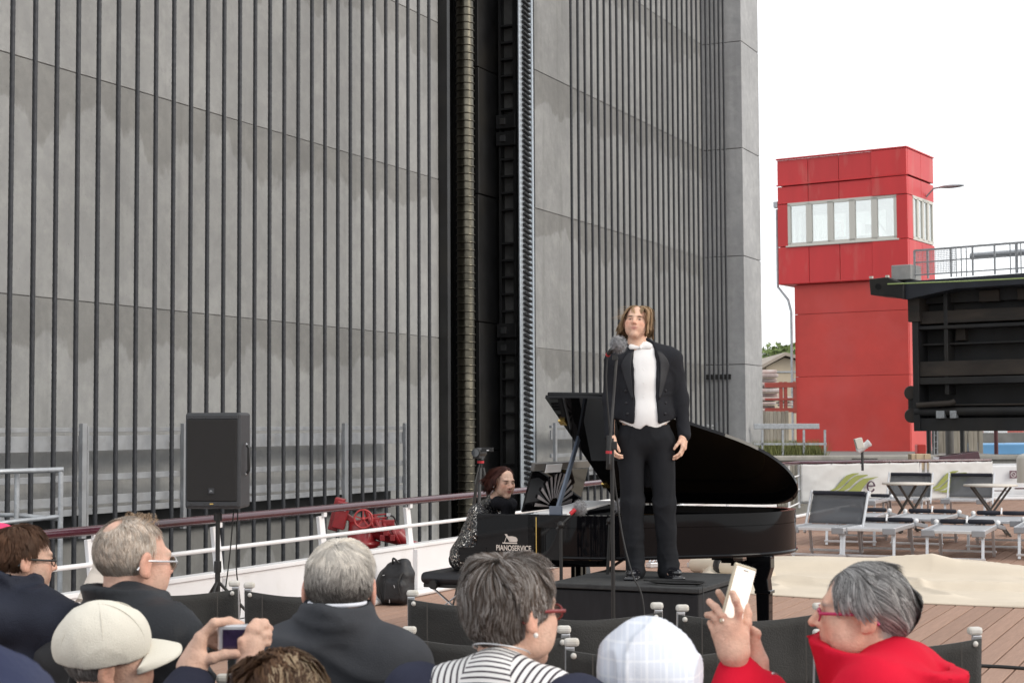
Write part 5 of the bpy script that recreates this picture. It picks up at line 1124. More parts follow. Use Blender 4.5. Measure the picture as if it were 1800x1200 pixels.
def head_mesh(jaw=1.0, nose=1.0, vox=.0042, neck=.054, full=1.0):
    key = (jaw, nose, vox, neck, full)
    if key in _hc: return _hc[key]
    s = SDF(); s.ell(HC, (.075, .094, .083), 0); s.ell((0, .036, -.028), (.060 * jaw, .060, .083), .03); s.ell((0, .076, -.097), (.024 * jaw, .019, .018), .035)
    s.cone((0, -.022, -.06), (0, -.045, -.21), neck, neck * 1.1, .03)
    for q in (-1, 1):
        s.ell((q * .043, .060, -.018), (.022 * full, .022, .022), .03); s.ell((q * .046 * full, .040, -.055), (.018, .03, .03), .03)
    s.cone((-.034, .081, .025), (.034, .081, .025), .0115, k=.02)
    for q in (-1, 1): s.ell((q * .032, .101, .006), (.019, .016, .0125), .014, -1); s.ell((q * .032, .0775, .006), (.0145, .0125, .0095), .006)
    s.cone((0, .086, .022), (0, .111 * (1 if nose == 1 else 1) + (nose - 1) * .02, -.020), .008, .0115, .014)
    for q in (-1, 1): s.ell((q * .011, .100, -.024), (.0085, .011, .008), .008); s.ell((q * .007, .110, -.031), (.004, .006, .004), .004, -1)
    s.ell((0, .080, -.047), (.03, .014, .025), .02); s.ell((0, .0885, -.0500), (.024, .0105, .0055), .006); s.ell((0, .0865, -.0605), (.021, .0115, .0065), .006)
    for q in (-1, 1):
        rt = Matrix.Rotation(R(12 * q), 3, 'Z') @ Matrix.Rotation(R(-10), 3, 'X'); s.ell((q * .080, -.010, .001), (.0095, .020, .034), .006, 1, rt); s.ell((q * .0885, -.004, .004), (.006, .011, .021), .006, -1, rt); s.ell((q * .078, -.003, -.026), (.007, .010, .010), .006)
    _hc[key] = s.mesh(vox); return _hc[key]
def skin_tint(P, base, lip=(.50, .20, .17), scalp=None, brow=None, red=1.0, stub=0.0):
    """colour of the skin itself: lips, flushed cheeks, nose and ears, brows, hair roots"""
    base = np.array(base); c = np.tile(base, (len(P), 1)); g = lambda ctr, r: np.exp(-(((P - np.array(ctr)) / np.array(r)) ** 2).sum(1))
    rd = np.clip(g((.045, .075, -.02), (.025, .04, .02)) + g((-.045, .075, -.02), (.025, .04, .02)) + g((0, .11, -.02), (.016, .03, .016)) + g((.085, -.01, 0), (.014, .03, .04)) + g((-.085, -.01, 0), (.014, .03, .04)), 0, 1)[:, None] * .55 * red
    c = c * (1 - rd) + np.array([base[0] * 1.04, base[1] * .72, base[2] * .66]) * rd
    if stub: w = np.clip(g((0, .07, -.075), (.06, .06, .035)), 0, 1)[:, None] * stub; c = c * (1 - w) + np.array([.22, .17, .14]) * w
    lm = np.clip(1.5 * (g((0, .095, -.051), (.02, .02, .005)) + g((0, .095, -.0605), (.018, .02, .006))), 0, 1)[:, None]; c = c * (1 - lm * .8) + np.array(lip) * lm * .8
    ln = np.clip(g((0, .1, -.0555), (.024, .02, .0016)), 0, 1)[:, None]; c = c * (1 - ln * .6)
    lw = np.clip(1.3 * (g((.032, .09, .0085), (.014, .03, .0028)) + g((-.032, .09, .0085), (.014, .03, .0028))), 0, 1)[:, None]; c = c * (1 - lw * .75) + np.array([.07, .045, .035]) * lw * .75
    if brow is not None: w = np.clip(1.6 * (g((.033, .09, .0255), (.018, .03, .0055)) + g((-.033, .09, .0245), (.018, .03, .0055))), 0, 1)[:, None]; c = c * (1 - w * .85) + np.array(brow) * w * .85
    c = c * (1 + .05 * fbm(P * 70, 3) * np.ones(len(P)))[:, None] * (1 + np.array([[.0, -.07, -.09]]) * vnoise(P * 24 + 5)[:, None])
    if scalp is not None:
        fn, col = scalp; d = (P - HC) / HR; l = np.linalg.norm(d, axis=1); inside = (P[:, 2] > np.where(np.abs(P[:, 0]) < .05, -.062, -.045)) & (l > .9); w = np.mean([(fn(nrm(d / l[:, None] + np.array(o_))) & inside & (np.abs(P[:, 0]) < .0795) & (d[:, 2] > -1.0)).astype(float) for o_ in ((0, 0, -.12), (0, 0, 0), (0, .12, 0), (0, .08, -.08), (0, 0, -.2), (0, .2, -.1))], 0)[:, None]; c = c * (1 - w) + np.array(col) * w
    return c
def hair(parent, M, n, mask, length, flow, col, lift=.10, rad=.0016, seg=6, clump=.55, ncl=140, jit=.25, up=.25, C=HC, Rr=HR, freq=22, seed=0, name='hair', crv=.5, hug=None, tip=1.0):
    rg = np.random.default_rng(100 + seed); d = nrm(rg.normal(size=(n * 6, 3))); d = d[mask(d)][:n]; n = len(d); root = C + Rr * d * .985
    L = length(d) * rg.uniform(.75, 1.15, n); N0 = nrm(d / Rr); p = root.copy(); pts = [p]; dv = nrm(N0 * up + flow(p, d, 0.0))
    for i in range(seg):
        t = (i + 1) / seg; jn = np.stack([vnoise(p * freq + k * 17.7 + seed) for k in range(3)], -1)
        dv = nrm(dv * (1 - crv) + nrm(flow(p, d, t)) * crv + jn * jit); p = p + dv * (L / seg)[:, None]; e = (p - C) / Rr; l = np.linalg.norm(e, axis=1, keepdims=True); mn = 1 + lift * rg.uniform(.4, 1.1, (n, 1)) * min(1, t * 2.2)
        p = np.where(l < mn, C + Rr * e / l * mn, p)
        if hug is not None: mx = mn + hug * min(1, .35 + t); p = np.where(l > mx, C + Rr * e / l * mx, p)
        pts.append(p)
    P = np.stack(pts, 1)
    if ncl:
        gi = rg.choice(n, min(ncl, n), False); D = ((root[:, None] - root[gi][None]) ** 2).sum(-1); ng = gi[D.argmin(1)]
        w = (np.linspace(0, 1, seg + 1) ** .8 * clump)[None, :, None]; P = P * (1 - w) + (P[ng] + (root - root[ng])[:, None] * .35) * w
    else: ng = np.arange(n)
    T_ = np.gradient(P, axis=1); T_ = nrm(T_); Nn = nrm(P - C); Sd = nrm(np.cross(T_, Nn)); Nn = nrm(np.cross(Sd, T_))
    rr = (rad * rg.uniform(.7, 1.3, (n, 1)) * np.array([1, 1, 1, .95, .8, .55, .2, .1])[np.clip((np.arange(seg + 1) * 6 // seg), 0, 7)][None])[..., None]
    V3 = np.stack([P + Sd * rr, P - Sd * rr], 2); V_ = V3.reshape(-1, 3); b0 = (np.arange(n) * (seg + 1) * 2)[:, None]; r_ = (np.arange(seg) * 2)[None, :]; q0 = b0 + r_
    F_ = np.stack([q0 + 2, q0 + 3, q0 + 1, q0], -1).reshape(-1, 4)
    me = fast_mesh(name, xf(M, V_), F_); c = col(d, rg, n); cl_ = rg.uniform(.78, 1.22, n)[ng] if ncl else np.ones(n); c = c * cl_[:, None] * rg.uniform(.85, 1.15, (n, 1)); tm_ = np.linspace(1, tip, seg + 1)[None, :, None]; set_tint(me, np.repeat((c[:, None] * tm_).reshape(-1, 3), 2, 0)); return link(name, me, M_HAIR, parent)
def eyes(parent, M):
    for q in (-1, 1):
        b = MB(); b.ball((0, 0, 0), (.0112, .0125, .0043), 14, 10); e = b.build('eye', M_EYE, parent); e.matrix_local = M @ Matrix.Translation((q * .032, .0787, .0048)); b = MB(); b.ball((-.001, .0072, .0006), (.0070, .0058, .0046), 12, 8); b.build('iris', M_IRIS, e)
def glasses(parent, M, m, w=.020, h=.016, th=.0018, lens=True, lm=None, dx=.033):
    b = MB(); pts = lambda q: [M @ Vector((q * dx + w * math.cos(a) * (1 + .1 * math.sin(a)), .102 - .004 * abs(math.cos(a)), .002 + h * math.sin(a))) for a in np.linspace(0, 2 * PI, 25)]
    for q in (-1, 1): b.tube(pts(q), th, 6, False)
    b.tube([M @ Vector((-dx + w, .103, .006)), M @ Vector((0, .106, .009)), M @ Vector((dx - w, .103, .006))], th, 6)
    for q in (-1, 1): b.tube([M @ Vector(x) for x in ((q * (dx + w), .100, .006), (q * .070, .092, .008), (q * .0805, .03, .010), (q * .0815, -.012, .012), (q * .082, -.035, -.012))], th * 1.25, 6, True, 1.6)
    g = b.build('glasses', m, parent)
    if lens:
        for q in (-1, 1): b = MB(); b.add([M @ Vector((q * dx + w * .96 * math.cos(a), .1015, .002 + h * .96 * math.sin(a))) for a in np.linspace(0, 2 * PI, 20, False)], [tuple(range(20))]); b.build('lens', lm or M_LENS, g)
M_LENS = glass_mat('spectacle lens', (.95, .95, .95), .06)
M_PANTS = cloth('dark trousers', (.02, .021, .025)); M_SHOE = mat('black shoe', (.012, .012, .012), .3)
FL = [[.046, .027, .021], [.050, .031, .022], [.046, .029, .021], [.036, .021, .019]]
def hand_mesh(curl=(25, 30, 20), spread=4, thumb=(.55, 25), vox=.0036, side=1, curls=None):
    """relaxed hand: wrist at the origin, fingers along +y, back of the hand +z, thumb at +x (side=1)"""
    s = SDF(); s.cone((0, -.06, 0), (0, .0, 0), .027, .026, 0, sq=((0, 0, 1), .75)); mx = (.030, .010, -.010, -.028)
    for i, x in enumerate(mx):
        m = Vector((x * 1.05, .088 - (.006, 0, .004, .014)[i], 0)); s.cone((x * .6, .0, 0), m, .0155, .0125, .02); cu = curls[i] if curls else curl; a = 0; p = m; d0 = Vector((math.sin(R(spread * (1.5 - i))), math.cos(R(spread * (1.5 - i))), 0)); r = (.0092, .0094, .0090, .0078)[i]
        for j in range(3): a += cu[j] + i * 2; q = p + (d0 * math.cos(R(a)) + Vector((0, 0, -1)) * math.sin(R(a))) * FL[i][j]; s.cone(p, q, r * (1 - .07 * j), r * (.94 - .08 * j), .005); p = q
    s.ell((.026, .030, -.012), (.016, .028, .015), .016); t0 = Vector((.024, .022, -.010)); d = Vector((math.sin(thumb[0]), math.cos(thumb[0]), -.28)).normalized(); t1 = t0 + d * .042; d = (d + Vector((-.25, .3, -math.sin(R(thumb[1]))))).normalized(); t2 = t1 + d * .032; d = (d + Vector((-.25, .2, -.1))).normalized(); t3 = t2 + d * .024
    s.cone(t0, t1, .0145, .0115, .014); s.cone(t1, t2, .0115, .0105, .004); s.cone(t2, t3, .0105, .0082, .004); v, f = s.mesh(vox)
    if side < 0: v = v * np.array([-1, 1, 1]); f = f[:, ::-1]
    return v, f
_HND = {s: hand_mesh(side=s, vox=.005) for s in (1, -1)}
def place_hand(VF, wrist, toward, back):
    y = (Vector(toward) - Vector(wrist)).normalized(); z = Vector(back); z = (z - y * z.dot(y)).normalized(); x = y.cross(z); return xf(frame(Vector(wrist), x, y, z), VF[0]), VF[1]
def collar_fn(c, rx, ry, h, th, tilt=0.0, flare=0.0, open_front=0.0):
    def f(P):
        z = P[..., 2] - c[2] - tilt * (P[..., 1] - c[1]); g = 1 + flare * (z / h); r = np.sqrt(((P[..., 0] - c[0]) / (rx * g)) ** 2 + ((P[..., 1] - c[1]) / (ry * g)) ** 2)
        d = np.maximum(np.abs(r - 1) * min(rx, ry) - th / 2, np.abs(z) - h / 2)
        if open_front: d = np.maximum(d, -(np.abs(P[..., 0] - c[0]) - open_front) * 1.0 - 0 * d if False else np.where(P[..., 1] > c[1], open_front - np.abs(P[..., 0] - c[0]), -9))
        return d
    m = max(rx, ry) * (1 + abs(flare)) + th + abs(tilt) * .1; return f, (c[0] - m, c[1] - m, c[2] - h - .04), (c[0] + m, c[1] + m, c[2] + h + .04)
def seated(label, px, ptop, Y, yaw, hyaw, pitch=0, roll=0, skin=(.58, .37, .28), jacket=None, jl=.022, hunch=0.0, arms=None, hands=True, head=dict(), hs=1.0, tint=dict(), lean=.0, collar=None, jname='jacket', vox=.012, wrinkle=(.006, (8, 8, 11)), wide=1.0, world_arms=None, extra_hands=None, legs=True, hood=None, hx=0.0, fold=.014):
    """a person on a chair; returns the body, the head matrix and helpers. Local frame: faces +y, origin on the deck under the hips"""
    top = at(px, ptop, Y); yw = R(-yaw); hp_ = Matrix.Rotation(yw, 3, 'Z') @ Vector((hx, .03 + lean * .7, 0)); loc = Vector((top.x - hp_.x, top.y - hp_.y, 0)); ROOT = Matrix.Translation(loc) @ Matrix.Rotation(yw, 4, 'Z'); INV = ROOT.inverted()
    hc = Vector((hx, .03 + lean * .7, top.z - .122 * hs)); dz = hc.z - 1.235; zz = lambda z: z + dz * min(1, max(0, (z - .45) / .5)); sh = zz(1.0) + hunch; ly = lambda z: lean * max(0, (z - .55)) * 1.2
    M = HM(hc, hyaw - yaw, pitch, roll, hs)
    A = arms or [((q * .20 * wide, -.03 + ly(1), sh - .01), (q * .26 * wide, .06 + ly(.7), zz(.72)), (q * .12, .30, zz(.64))) for q in (-1, 1)]
    if world_arms: A = [tuple(Vector(a) if i == 0 else INV @ Vector(a) for i, a in enumerate(w)) if w is not None else A[k] for k, w in enumerate(world_arms)]
    A = [tuple(Vector(x) for x in a) for a in A]; hv, hf = head_mesh(**head); parts = []
    def torso(s, o):
        s.ell((0, ly(.8) - .01, zz(.80)), (.165 * wide + o, .110 + o, .25), .06); s.ell((0, 0, .56), (.165 + o, .135 + o, .14 + o), .08); s.cone((-.135 * wide, -.03 + ly(1), sh + .0), (.135 * wide, -.03 + ly(1), sh), .055 + o, k=.08); s.cone((0, -.035 + ly(1.1), sh + .06), (-.12 * wide, -.03 + ly(1), sh + .015), .04 + o * .8, .05 + o, .06); s.cone((0, -.035 + ly(1.1), sh + .06), (.12 * wide, -.03 + ly(1), sh + .015), .04 + o * .8, .05 + o, .06)
    s = SDF(); torso(s, 0.0)
    for a in A: s.cone(a[0], a[1], .045, .04, .03); s.cone(a[1], a[2], .038, .028, .02)
    for q in (-1, 1): s.cone((q * .09, .02, .50), (q * .12, .42, .50), .075, .055, .05); s.cone((q * .12, .42, .50), (q * .12, .44, .10), .05, .036, .03); s.cone((q * .12, .42, .06), (q * .13, .58, .045), .035, .03, .03)
    parts = [s.mesh(.016), (xf(M, hv), hf)]
    if extra_hands: parts += [(xf(INV, v), f) for v, f in extra_hands]
    elif hands:
        for q, a in zip((-1, 1), A): parts.append(place_hand(_HND[-q], a[2], a[2] + (a[2] - a[1]).normalized() * .1 + Vector((-q * .03, 0, -.01)), (q * .15, .1, 1)))
    me = union(parts); o = link('person', me, M_SKIN); o.matrix_world = ROOT; Pl = xf(M.inverted(), mverts(me)); set_tint(me, skin_tint(Pl, skin, **tint)); tag(o, label, 'person', 'people in the audience')
    if jacket is not None:
        s = SDF(); torso(s, jl)
        for i, a in enumerate(A): s.cone(a[0], a[1], .050 + jl, .046 + jl * .8, .04); w = a[1].lerp(a[2], .97); s.cone(a[1], w, .044 + jl * .8, .036 + jl * .5, .03)
        if collar: s.fn(*collar_fn((hc.x * .5, -.02 + ly(1.1), sh + .075 + collar.get('dz', 0)), collar.get('rx', .075), collar.get('ry', .085), collar.get('h', .07), collar.get('th', .02), collar.get('tilt', .25), collar.get('flare', .05), collar.get('open', .0)), k=.025)
        if hood: hood(s, sh, ly)
        v, f = s.mesh(vox); v = displace(v, f, wrinkle[0] * .7, wrinkle[1], 3); v = folds(v, f, fold, (4.2, 4.2, 8.5), px * .37); link(jname, fast_mesh(jname, v, f), jacket, o)
    if legs:
        s = SDF(); s.ell((0, 0, .52), (.18, .15, .13), 0)
        for q in (-1, 1): s.cone((q * .09, .02, .50), (q * .12, .43, .50), .088, .068, .05); s.cone((q * .12, .43, .50), (q * .12, .45, .09), .066, .052, .03)
        v, f = s.mesh(.018); v = displace(v, f, .006, (9, 9, 9)); link('trousers', fast_mesh('trousers', v, f), M_PANTS, o)
        for q in (-1, 1): s = SDF(); s.ell((q * .125, .50, .045), (.048, .12, .04), 0).ell((q * .12, .44, .07), (.045, .05, .05), .03); v, f = s.mesh(.014); link('shoe', fast_mesh('shoe', v, f), M_SHOE, o)
    return o, M, INV, dict(sh=sh, hc=hc, ly=ly, A=A, zz=zz)
# ---- hair layouts (direction on the skull: x right, y front, z up)
def m_short(d): return (d[:, 1] < .62 + .0 * d[:, 0]) & ~((d[:, 1] > -.05) & (d[:, 2] < .05)) & (d[:, 2] > -.75 + .35 * np.clip(d[:, 1] + .4, 0, 1)) & ~((d[:, 1] > .35) & (d[:, 2] < .55))
def whorl(w, g=.35, sweep=(0, 0, 0)):
    w = np.array(w, float)
    def f(p, d, t): e = (p - HC) / HR; n_ = nrm(e / HR); a = e - w; a = a - n_ * (a * n_).sum(1, keepdims=True); return nrm(nrm(a) * (1 - g) + np.array([0, 0, -1.0]) * g + np.array(sweep))
    return f
def grey_mix(a, b, w=.5): a, b = np.array(a), np.array(b); return lambda d, rg, n: a + (b - a) * (rg.random((n, 1)) < w) * rg.uniform(.4, 1, (n, 1))

# ---------------- 1 brown-haired man with glasses in a navy jacket, far left
J_NAVY = cloth('navy jacket', (.020, .023, .036), rough=.6, weave=200)
o, M, INV, I = seated('person with short brown hair, dark glasses and navy hooded jacket at the far left', 40, 923, 5.5, 30, 58, -4, jacket=J_NAVY, jl=.035, hunch=.05, collar=dict(rx=.085, ry=.09, h=.085, th=.03, dz=.03, tilt=-.15), wide=1.32, hood=lambda s, sh, ly: s.ell((0, -.13, sh - .0), (.15, .07, .09), .05),
    tint=dict(scalp=(m_short, (.10, .055, .035)), brow=(.10, .06, .04)), head=dict(full=1.1))
hair(o, M, 4500, m_short, lambda d: np.interp(d[:, 2], [-.8, -.3, .2, .8], [.014, .030, .050, .06]), whorl((.1, -.3, .95), .08, (0, -.12, 0)), lambda d, rg, n: np.array([.125, .068, .042]) * np.where(d[:, 1] < -.5, 1.5, 1.0)[:, None], lift=.13, seed=1, rad=.0016, hug=.14, ncl=260, clump=.45); glasses(o, M, M_BLACKST, .021, .015, .002); eyes(o, M)
# ---------------- 2 person in a bright pink cap behind him
o, M, INV, I = seated('person in a bright pink cap at the left edge behind the brown-haired one', 2, 926, 6.9, 20, 30, jacket=cloth('charcoal jacket', (.03, .03, .034)), tint=dict(scalp=(m_short, (.2, .15, .12))))
def knit_cap(o, M, m, name='cap', brim=0, h=0, bl=.085, bw=.076, bump=True, drop=.35):
    def fn(P):
        e = (P - HC - np.array([0, 0, .004])) / (HR + .009); l = np.linalg.norm(e, axis=-1); return np.maximum(np.abs(l - 1) * .08 - .006, -(P[..., 2] - HC[2] + drop * .05 + .10 * (P[..., 1]) * -0.9 * 0) )
    s = SDF(); s.fn(fn, HC - HR - .03, HC + HR + .03, 0)
    v, f = s.mesh(.005); v = displace(v, f, .0022, (26, 26, 14), 2); v = folds(v, f, .0028, (15, 15, 9), 6.0, 3); c = link(name, fast_mesh(name, xf(M, v), f), m, o)
    if brim:
        nx, ny = 21, 11; vv = []
        for i in range(nx):
            u = i / (nx - 1) * 2 - 1
            for j in range(ny):
                q = j / (ny - 1); y = .060 + (1 - (abs(u) ** 3.6)) * bl * q + .028 * (1 - u * u); z = .024 - .018 * q - .018 * u * u + .004 * math.sin(3 * q); vv.append((u * bw * (1 - .06 * q), y, z))
        b_ = link('visor', fast_mesh('visor', xf(M, np.array(vv)), [(i * ny + j, (i + 1) * ny + j, (i + 1) * ny + j + 1, i * ny + j + 1) for i in range(nx - 1) for j in range(ny - 1)]), m, c); b_.modifiers.new('s', 'SOLIDIFY').thickness = .004
        b = MB(); b.ball(M @ Vector((0, -.012, HC[2] + HR[2] + .016)), .007, 10, 6); b.build('button', m, c)
        for k in range(3):
            a = PI * k / 3; b = MB(); b.tube([M @ Vector(HC + np.array([0, 0, .004]) + (HR + .0162) * np.array([math.cos(a) * math.cos(t), math.sin(a) * math.cos(t), math.sin(t)])) for t in np.linspace(.02, PI - .02, 24)], .0011, 4); b.build('seam', m, c)
    return c
knit_cap(o, M, cloth('pink cap', (.75, .06, .16)))
# ---------------- 3 person in a cream bucket hat, mostly hidden behind the balding man
o, M, INV, I = seated('person in a cream bucket hat, nearly hidden behind the balding man with glasses', 218, 962, 5.3, 10, 10, jacket=cloth('dark grey coat', (.03, .03, .032)), tint=dict(scalp=(m_short, (.25, .2, .16))))
b = MB(); b.lathe([(.155, -.075), (.150, -.070), (.108, .010), (.098, .018), (.094, .075), (.080, .108), (.04, .122), (.0, .124), (0, .118), (.038, .116), (.076, .102), (.089, .073), (.093, .016), (.104, .006)], 40, M @ Matrix.Translation((0, -.012, .035)) @ Matrix.Diagonal((.95, 1.12, 1, 1))); hb = b.build('bucket_hat', cloth('cream cotton', (.62, .56, .49), .05, 300), o)
for vv in hb.data.vertices: vv.co.z += .006 * math.sin(vv.co.x * 60) + .006 * math.sin(vv.co.y * 47 + 1)
# ---------------- 4 balding grey-sandy man with glasses, dark jacket
J_DARK = cloth('dark rain jacket', (.022, .024, .028), rough=.5, weave=160, wb=.15)
def m_bald(d): return m_short(d) & (rgb_keep(d) > .0)
def rgb_keep(d): return np.linalg.norm((d - np.array([.06, -.60, .78])) * np.array([1, .9, 1]), axis=1) - .30
o, M, INV, I = seated('balding person with thin sandy grey hair, glasses and a dark stand-up collar', 234, 908, 4.3, 40, 46, -3, 0, skin=(.62, .38, .29), jacket=J_DARK, jl=.030, hx=-.075, hunch=.055, wide=.82, collar=dict(rx=.090, ry=.098, h=.070, th=.03, dz=.012, flare=.10, tilt=-.12), wrinkle=(.009, (6, 6, 9)), tint=dict(scalp=(m_bald, (.40, .31, .24)), brow=(.35, .28, .22)), head=dict(vox=.0036), hs=1.02)
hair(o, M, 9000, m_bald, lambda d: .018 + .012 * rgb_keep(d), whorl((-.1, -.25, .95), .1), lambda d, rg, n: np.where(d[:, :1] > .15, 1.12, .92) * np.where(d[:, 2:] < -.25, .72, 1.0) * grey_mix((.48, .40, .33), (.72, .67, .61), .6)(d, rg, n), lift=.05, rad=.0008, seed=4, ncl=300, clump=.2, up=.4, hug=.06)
hair(o, M, 260, lambda d: (d[:, 2] > .72) & (d[:, 1] > -.1) & (d[:, 1] < .6), lambda d: .085 + 0 * d[:, 0], lambda p, d, t: nrm(np.array([[-.25, .05, .5 - 1.2 * t]]) + 0 * p), grey_mix((.36, .25, .16), (.5, .4, .3)), lift=.2, rad=.0006, jit=.75, ncl=40, clump=.25, up=1.2, seed=44, name='wind_blown_tuft')
glasses(o, M, M_ALU, .022, .017, .0014, True, glass_mat('dark lens', (.5, .52, .48), .25)); eyes(o, M)
# ---------------- 5 man in a beige cap holding a compact camera
CAMY = 3.45
def Wp(x, y, d=0.0): return at(x, y, CAMY + d)
def jhand(fingers, palm, wristr=.026, vox=.0036):
    s = SDF()
    for i, (a, c, r0, r1) in enumerate(palm): s.cone(a, c, r0, r1, .018)
    for pl, r in fingers:
        for j in range(len(pl) - 1): s.cone(pl[j], pl[j + 1], r * (1 - .06 * j), r * (.94 - .06 * j), .006)
    return s.mesh(vox)
hl = jhand([([Wp(352, 1118), Wp(377, 1094, .00), Wp(403, 1091, .03), Wp(424, 1097, .05)], .0105), ([Wp(352, 1122, .02), Wp(372, 1106, .045), Wp(393, 1114, .075), Wp(403, 1122, .075)], .0098), ([Wp(349, 1130, .025), Wp(371, 1118, .055), Wp(392, 1127, .075), Wp(400, 1136, .07)], .0092), ([Wp(346, 1138, .02), Wp(364, 1128, .05), Wp(384, 1138, .07)], .0085), ([Wp(345, 1164), Wp(374, 1156, -.012), Wp(394, 1150, -.008), Wp(417, 1148, -.012)], .0125)],
    [(Wp(334, 1205, -.03), Wp(340, 1172, 0), .026, .027), (Wp(336, 1170, 0), Wp(352, 1122, 0), .022, .015), (Wp(333, 1172, .012), Wp(350, 1132, .02), .022, .015), (Wp(342, 1176, 0), Wp(352, 1160, -.005), .022, .017), (Wp(330, 1172, .02), Wp(344, 1140, .02), .02, .014)])
hr = jhand([([Wp(436, 1122), Wp(441, 1104, .0), Wp(450, 1094, .01), Wp(466, 1093, .03)], .0105), ([Wp(443, 1124), Wp(452, 1107, 0), Wp(463, 1099, .012), Wp(474, 1104, .035)], .0102), ([Wp(450, 1130), Wp(461, 1116, .005), Wp(471, 1114, .02), Wp(472, 1126, .04)], .0095), ([Wp(453, 1138), Wp(464, 1128, .01), Wp(471, 1130, .025)], .0085), ([Wp(434, 1150), Wp(428, 1138, -.008), Wp(425, 1126, -.012)], .0115)],
    [(Wp(442, 1210, -.02), Wp(438, 1172, 0), .026, .025), (Wp(436, 1170), Wp(437, 1124), .021, .014), (Wp(440, 1168), Wp(444, 1126), .021, .014), (Wp(444, 1168), Wp(452, 1134), .019, .013)])
eL, eR = at(300, 1290, 3.25), at(470, 1300, 3.2)
o, M, INV, I = seated('person in a pale beige baseball cap raising a small silver camera', 192, 1065, 3.85, 45, 74, 5, 17, jacket=cloth('dark blue jacket', (.018, .02, .035)), jl=.025, hunch=-.02, tint=dict(scalp=(m_short, (.4, .37, .34)), brow=(.4, .35, .3)), hs=1.02, head=dict(vox=.0036), lean=.05,
    world_arms=[((-.19, .0, .88), eL, Wp(331, 1203, -.02)), ((.19, .02, .88), eR, Wp(443, 1208, -.02))], extra_hands=[hl, hr])
hair(o, M, 1500, lambda d: m_short(d) & (d[:, 2] < -.05), lambda d: .03 + 0 * d[:, 0], whorl((0, -.3, .9), .5), grey_mix((.36, .34, .32), (.6, .58, .56)), lift=.04, seed=5); eyes(o, M)
knit_cap(o, M, cloth('beige cotton cap', (.66, .63, .55), .05, 300), brim=1, bl=.082, bw=.088)
cmv = Wp(404, 1121, .012); cf = frame(cmv + Vector((.015, 0, 0)), Vector((1, .0, 0)), Vector((0, 1, 0)), Z); CA = empty('compact_camera', M=cf, label='small silver compact camera held up by the person in the beige cap', cat='camera')
b = MB(); b.box((.005, .014, 0), (.095, .022, .056)); b.build('camera_body', mat('silver camera', (.62, .63, .65), .3, .6), CA, .004); b = MB(); b.box((.0, .0015, -.003), (.062, .004, .044)); b.build('display', mat('camera display', (.03, .02, .05), .12, 0, .5, 30, coat=.6), CA, .001)
b = MB(); b.lathe([(.018, .02), (.02, .045), (.016, .048)], 16, Matrix.Translation((0.01, .0, 0)) @ Matrix.Rotation(-PI / 2, 4, 'X')); b.build('lens', M_ALU, CA)
# ---------------- 6 man with short grey hair in a charcoal suit, seen from behind
o, M, INV, I = seated('person with thick short grey hair and a charcoal suit jacket, seen from behind', 598, 949, 3.95, 2, 3, -4, 0, skin=(.60, .34, .26), jacket=cloth('charcoal wool', (.050, .053, .060), .15, 350), jl=.020, hunch=.075, wide=.86, collar=dict(rx=.080, ry=.090, h=.085, th=.022, dz=.028, tilt=.10, flare=-.04), tint=dict(scalp=(m_short, (.2, .18, .16))), hs=1.03, head=dict(vox=.0036, neck=.058), wrinkle=(.007, (5, 5, 8)))
def c_grey(d, rg, n):
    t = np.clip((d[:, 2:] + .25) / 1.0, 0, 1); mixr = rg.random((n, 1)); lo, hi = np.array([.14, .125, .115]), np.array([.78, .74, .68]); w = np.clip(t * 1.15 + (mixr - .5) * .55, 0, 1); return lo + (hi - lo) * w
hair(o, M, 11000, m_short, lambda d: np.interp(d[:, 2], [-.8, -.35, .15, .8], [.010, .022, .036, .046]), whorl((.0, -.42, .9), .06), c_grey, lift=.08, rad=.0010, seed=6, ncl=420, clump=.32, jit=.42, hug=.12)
# shirt collar edge
b = MB(); b.tube([Vector((I['hc'].x * .5 + .068 * math.cos(a), -.018 + .07 * math.sin(a), I['sh'] + .138 + .0 * math.sin(a))) for a in np.linspace(0, 2 * PI, 25)], .005, 8); b.build('shirt_collar', cloth('white cotton', (.7, .72, .78)), o)
# ---------------- 7 woman with grey-brown hair, red glasses and striped top
def stripes():
    m = bpy.data.materials.new('striped jersey'); m.use_nodes = True; t = m.node_tree; b = t.nodes['Principled BSDF']; b.inputs['Roughness'].default_value = .85
    tcn = nd(t, 'ShaderNodeTexCoord'); sp_ = nd(t, 'ShaderNodeSeparateXYZ'); t.links.new(tcn.outputs['Object'], sp_.inputs[0]); ax = math_n(t, 'ABSOLUTE', sp_.outputs['X'])
    c1 = math_n(t, 'ADD', sp_.outputs['Z'], math_n(t, 'MULTIPLY', sp_.outputs['Y'], .9)); c2 = math_n(t, 'ADD', math_n(t, 'MULTIPLY', ax, .95), math_n(t, 'MULTIPLY', sp_.outputs['Z'], -.25))
    side = math_n(t, 'GREATER_THAN', math_n(t, 'SUBTRACT', ax, math_n(t, 'MULTIPLY', math_n(t, 'SUBTRACT', 1.12, sp_.outputs['Z']), .30)), .045)
    c = math_n(t, 'ADD', math_n(t, 'MULTIPLY', c1, math_n(t, 'SUBTRACT', 1.0, side)), math_n(t, 'MULTIPLY', c2, side)); f = math_n(t, 'FRACT', math_n(t, 'MULTIPLY', c, 1 / .0155)); k = math_n(t, 'GREATER_THAN', f, .66)
    t.links.new(mixc(t, k, (.74, .73, .72), (.035, .025, .035)), b.inputs['Base Color']); return m
def m_lady(d): return (d[:, 1] < .70) & ~((d[:, 1] > .12) & (d[:, 2] < .12)) & (d[:, 2] > -.985) & ~((d[:, 1] > .45) & (d[:, 2] < .5)) & ~((d[:, 2] < -.05) & (d[:, 1] > -.22))
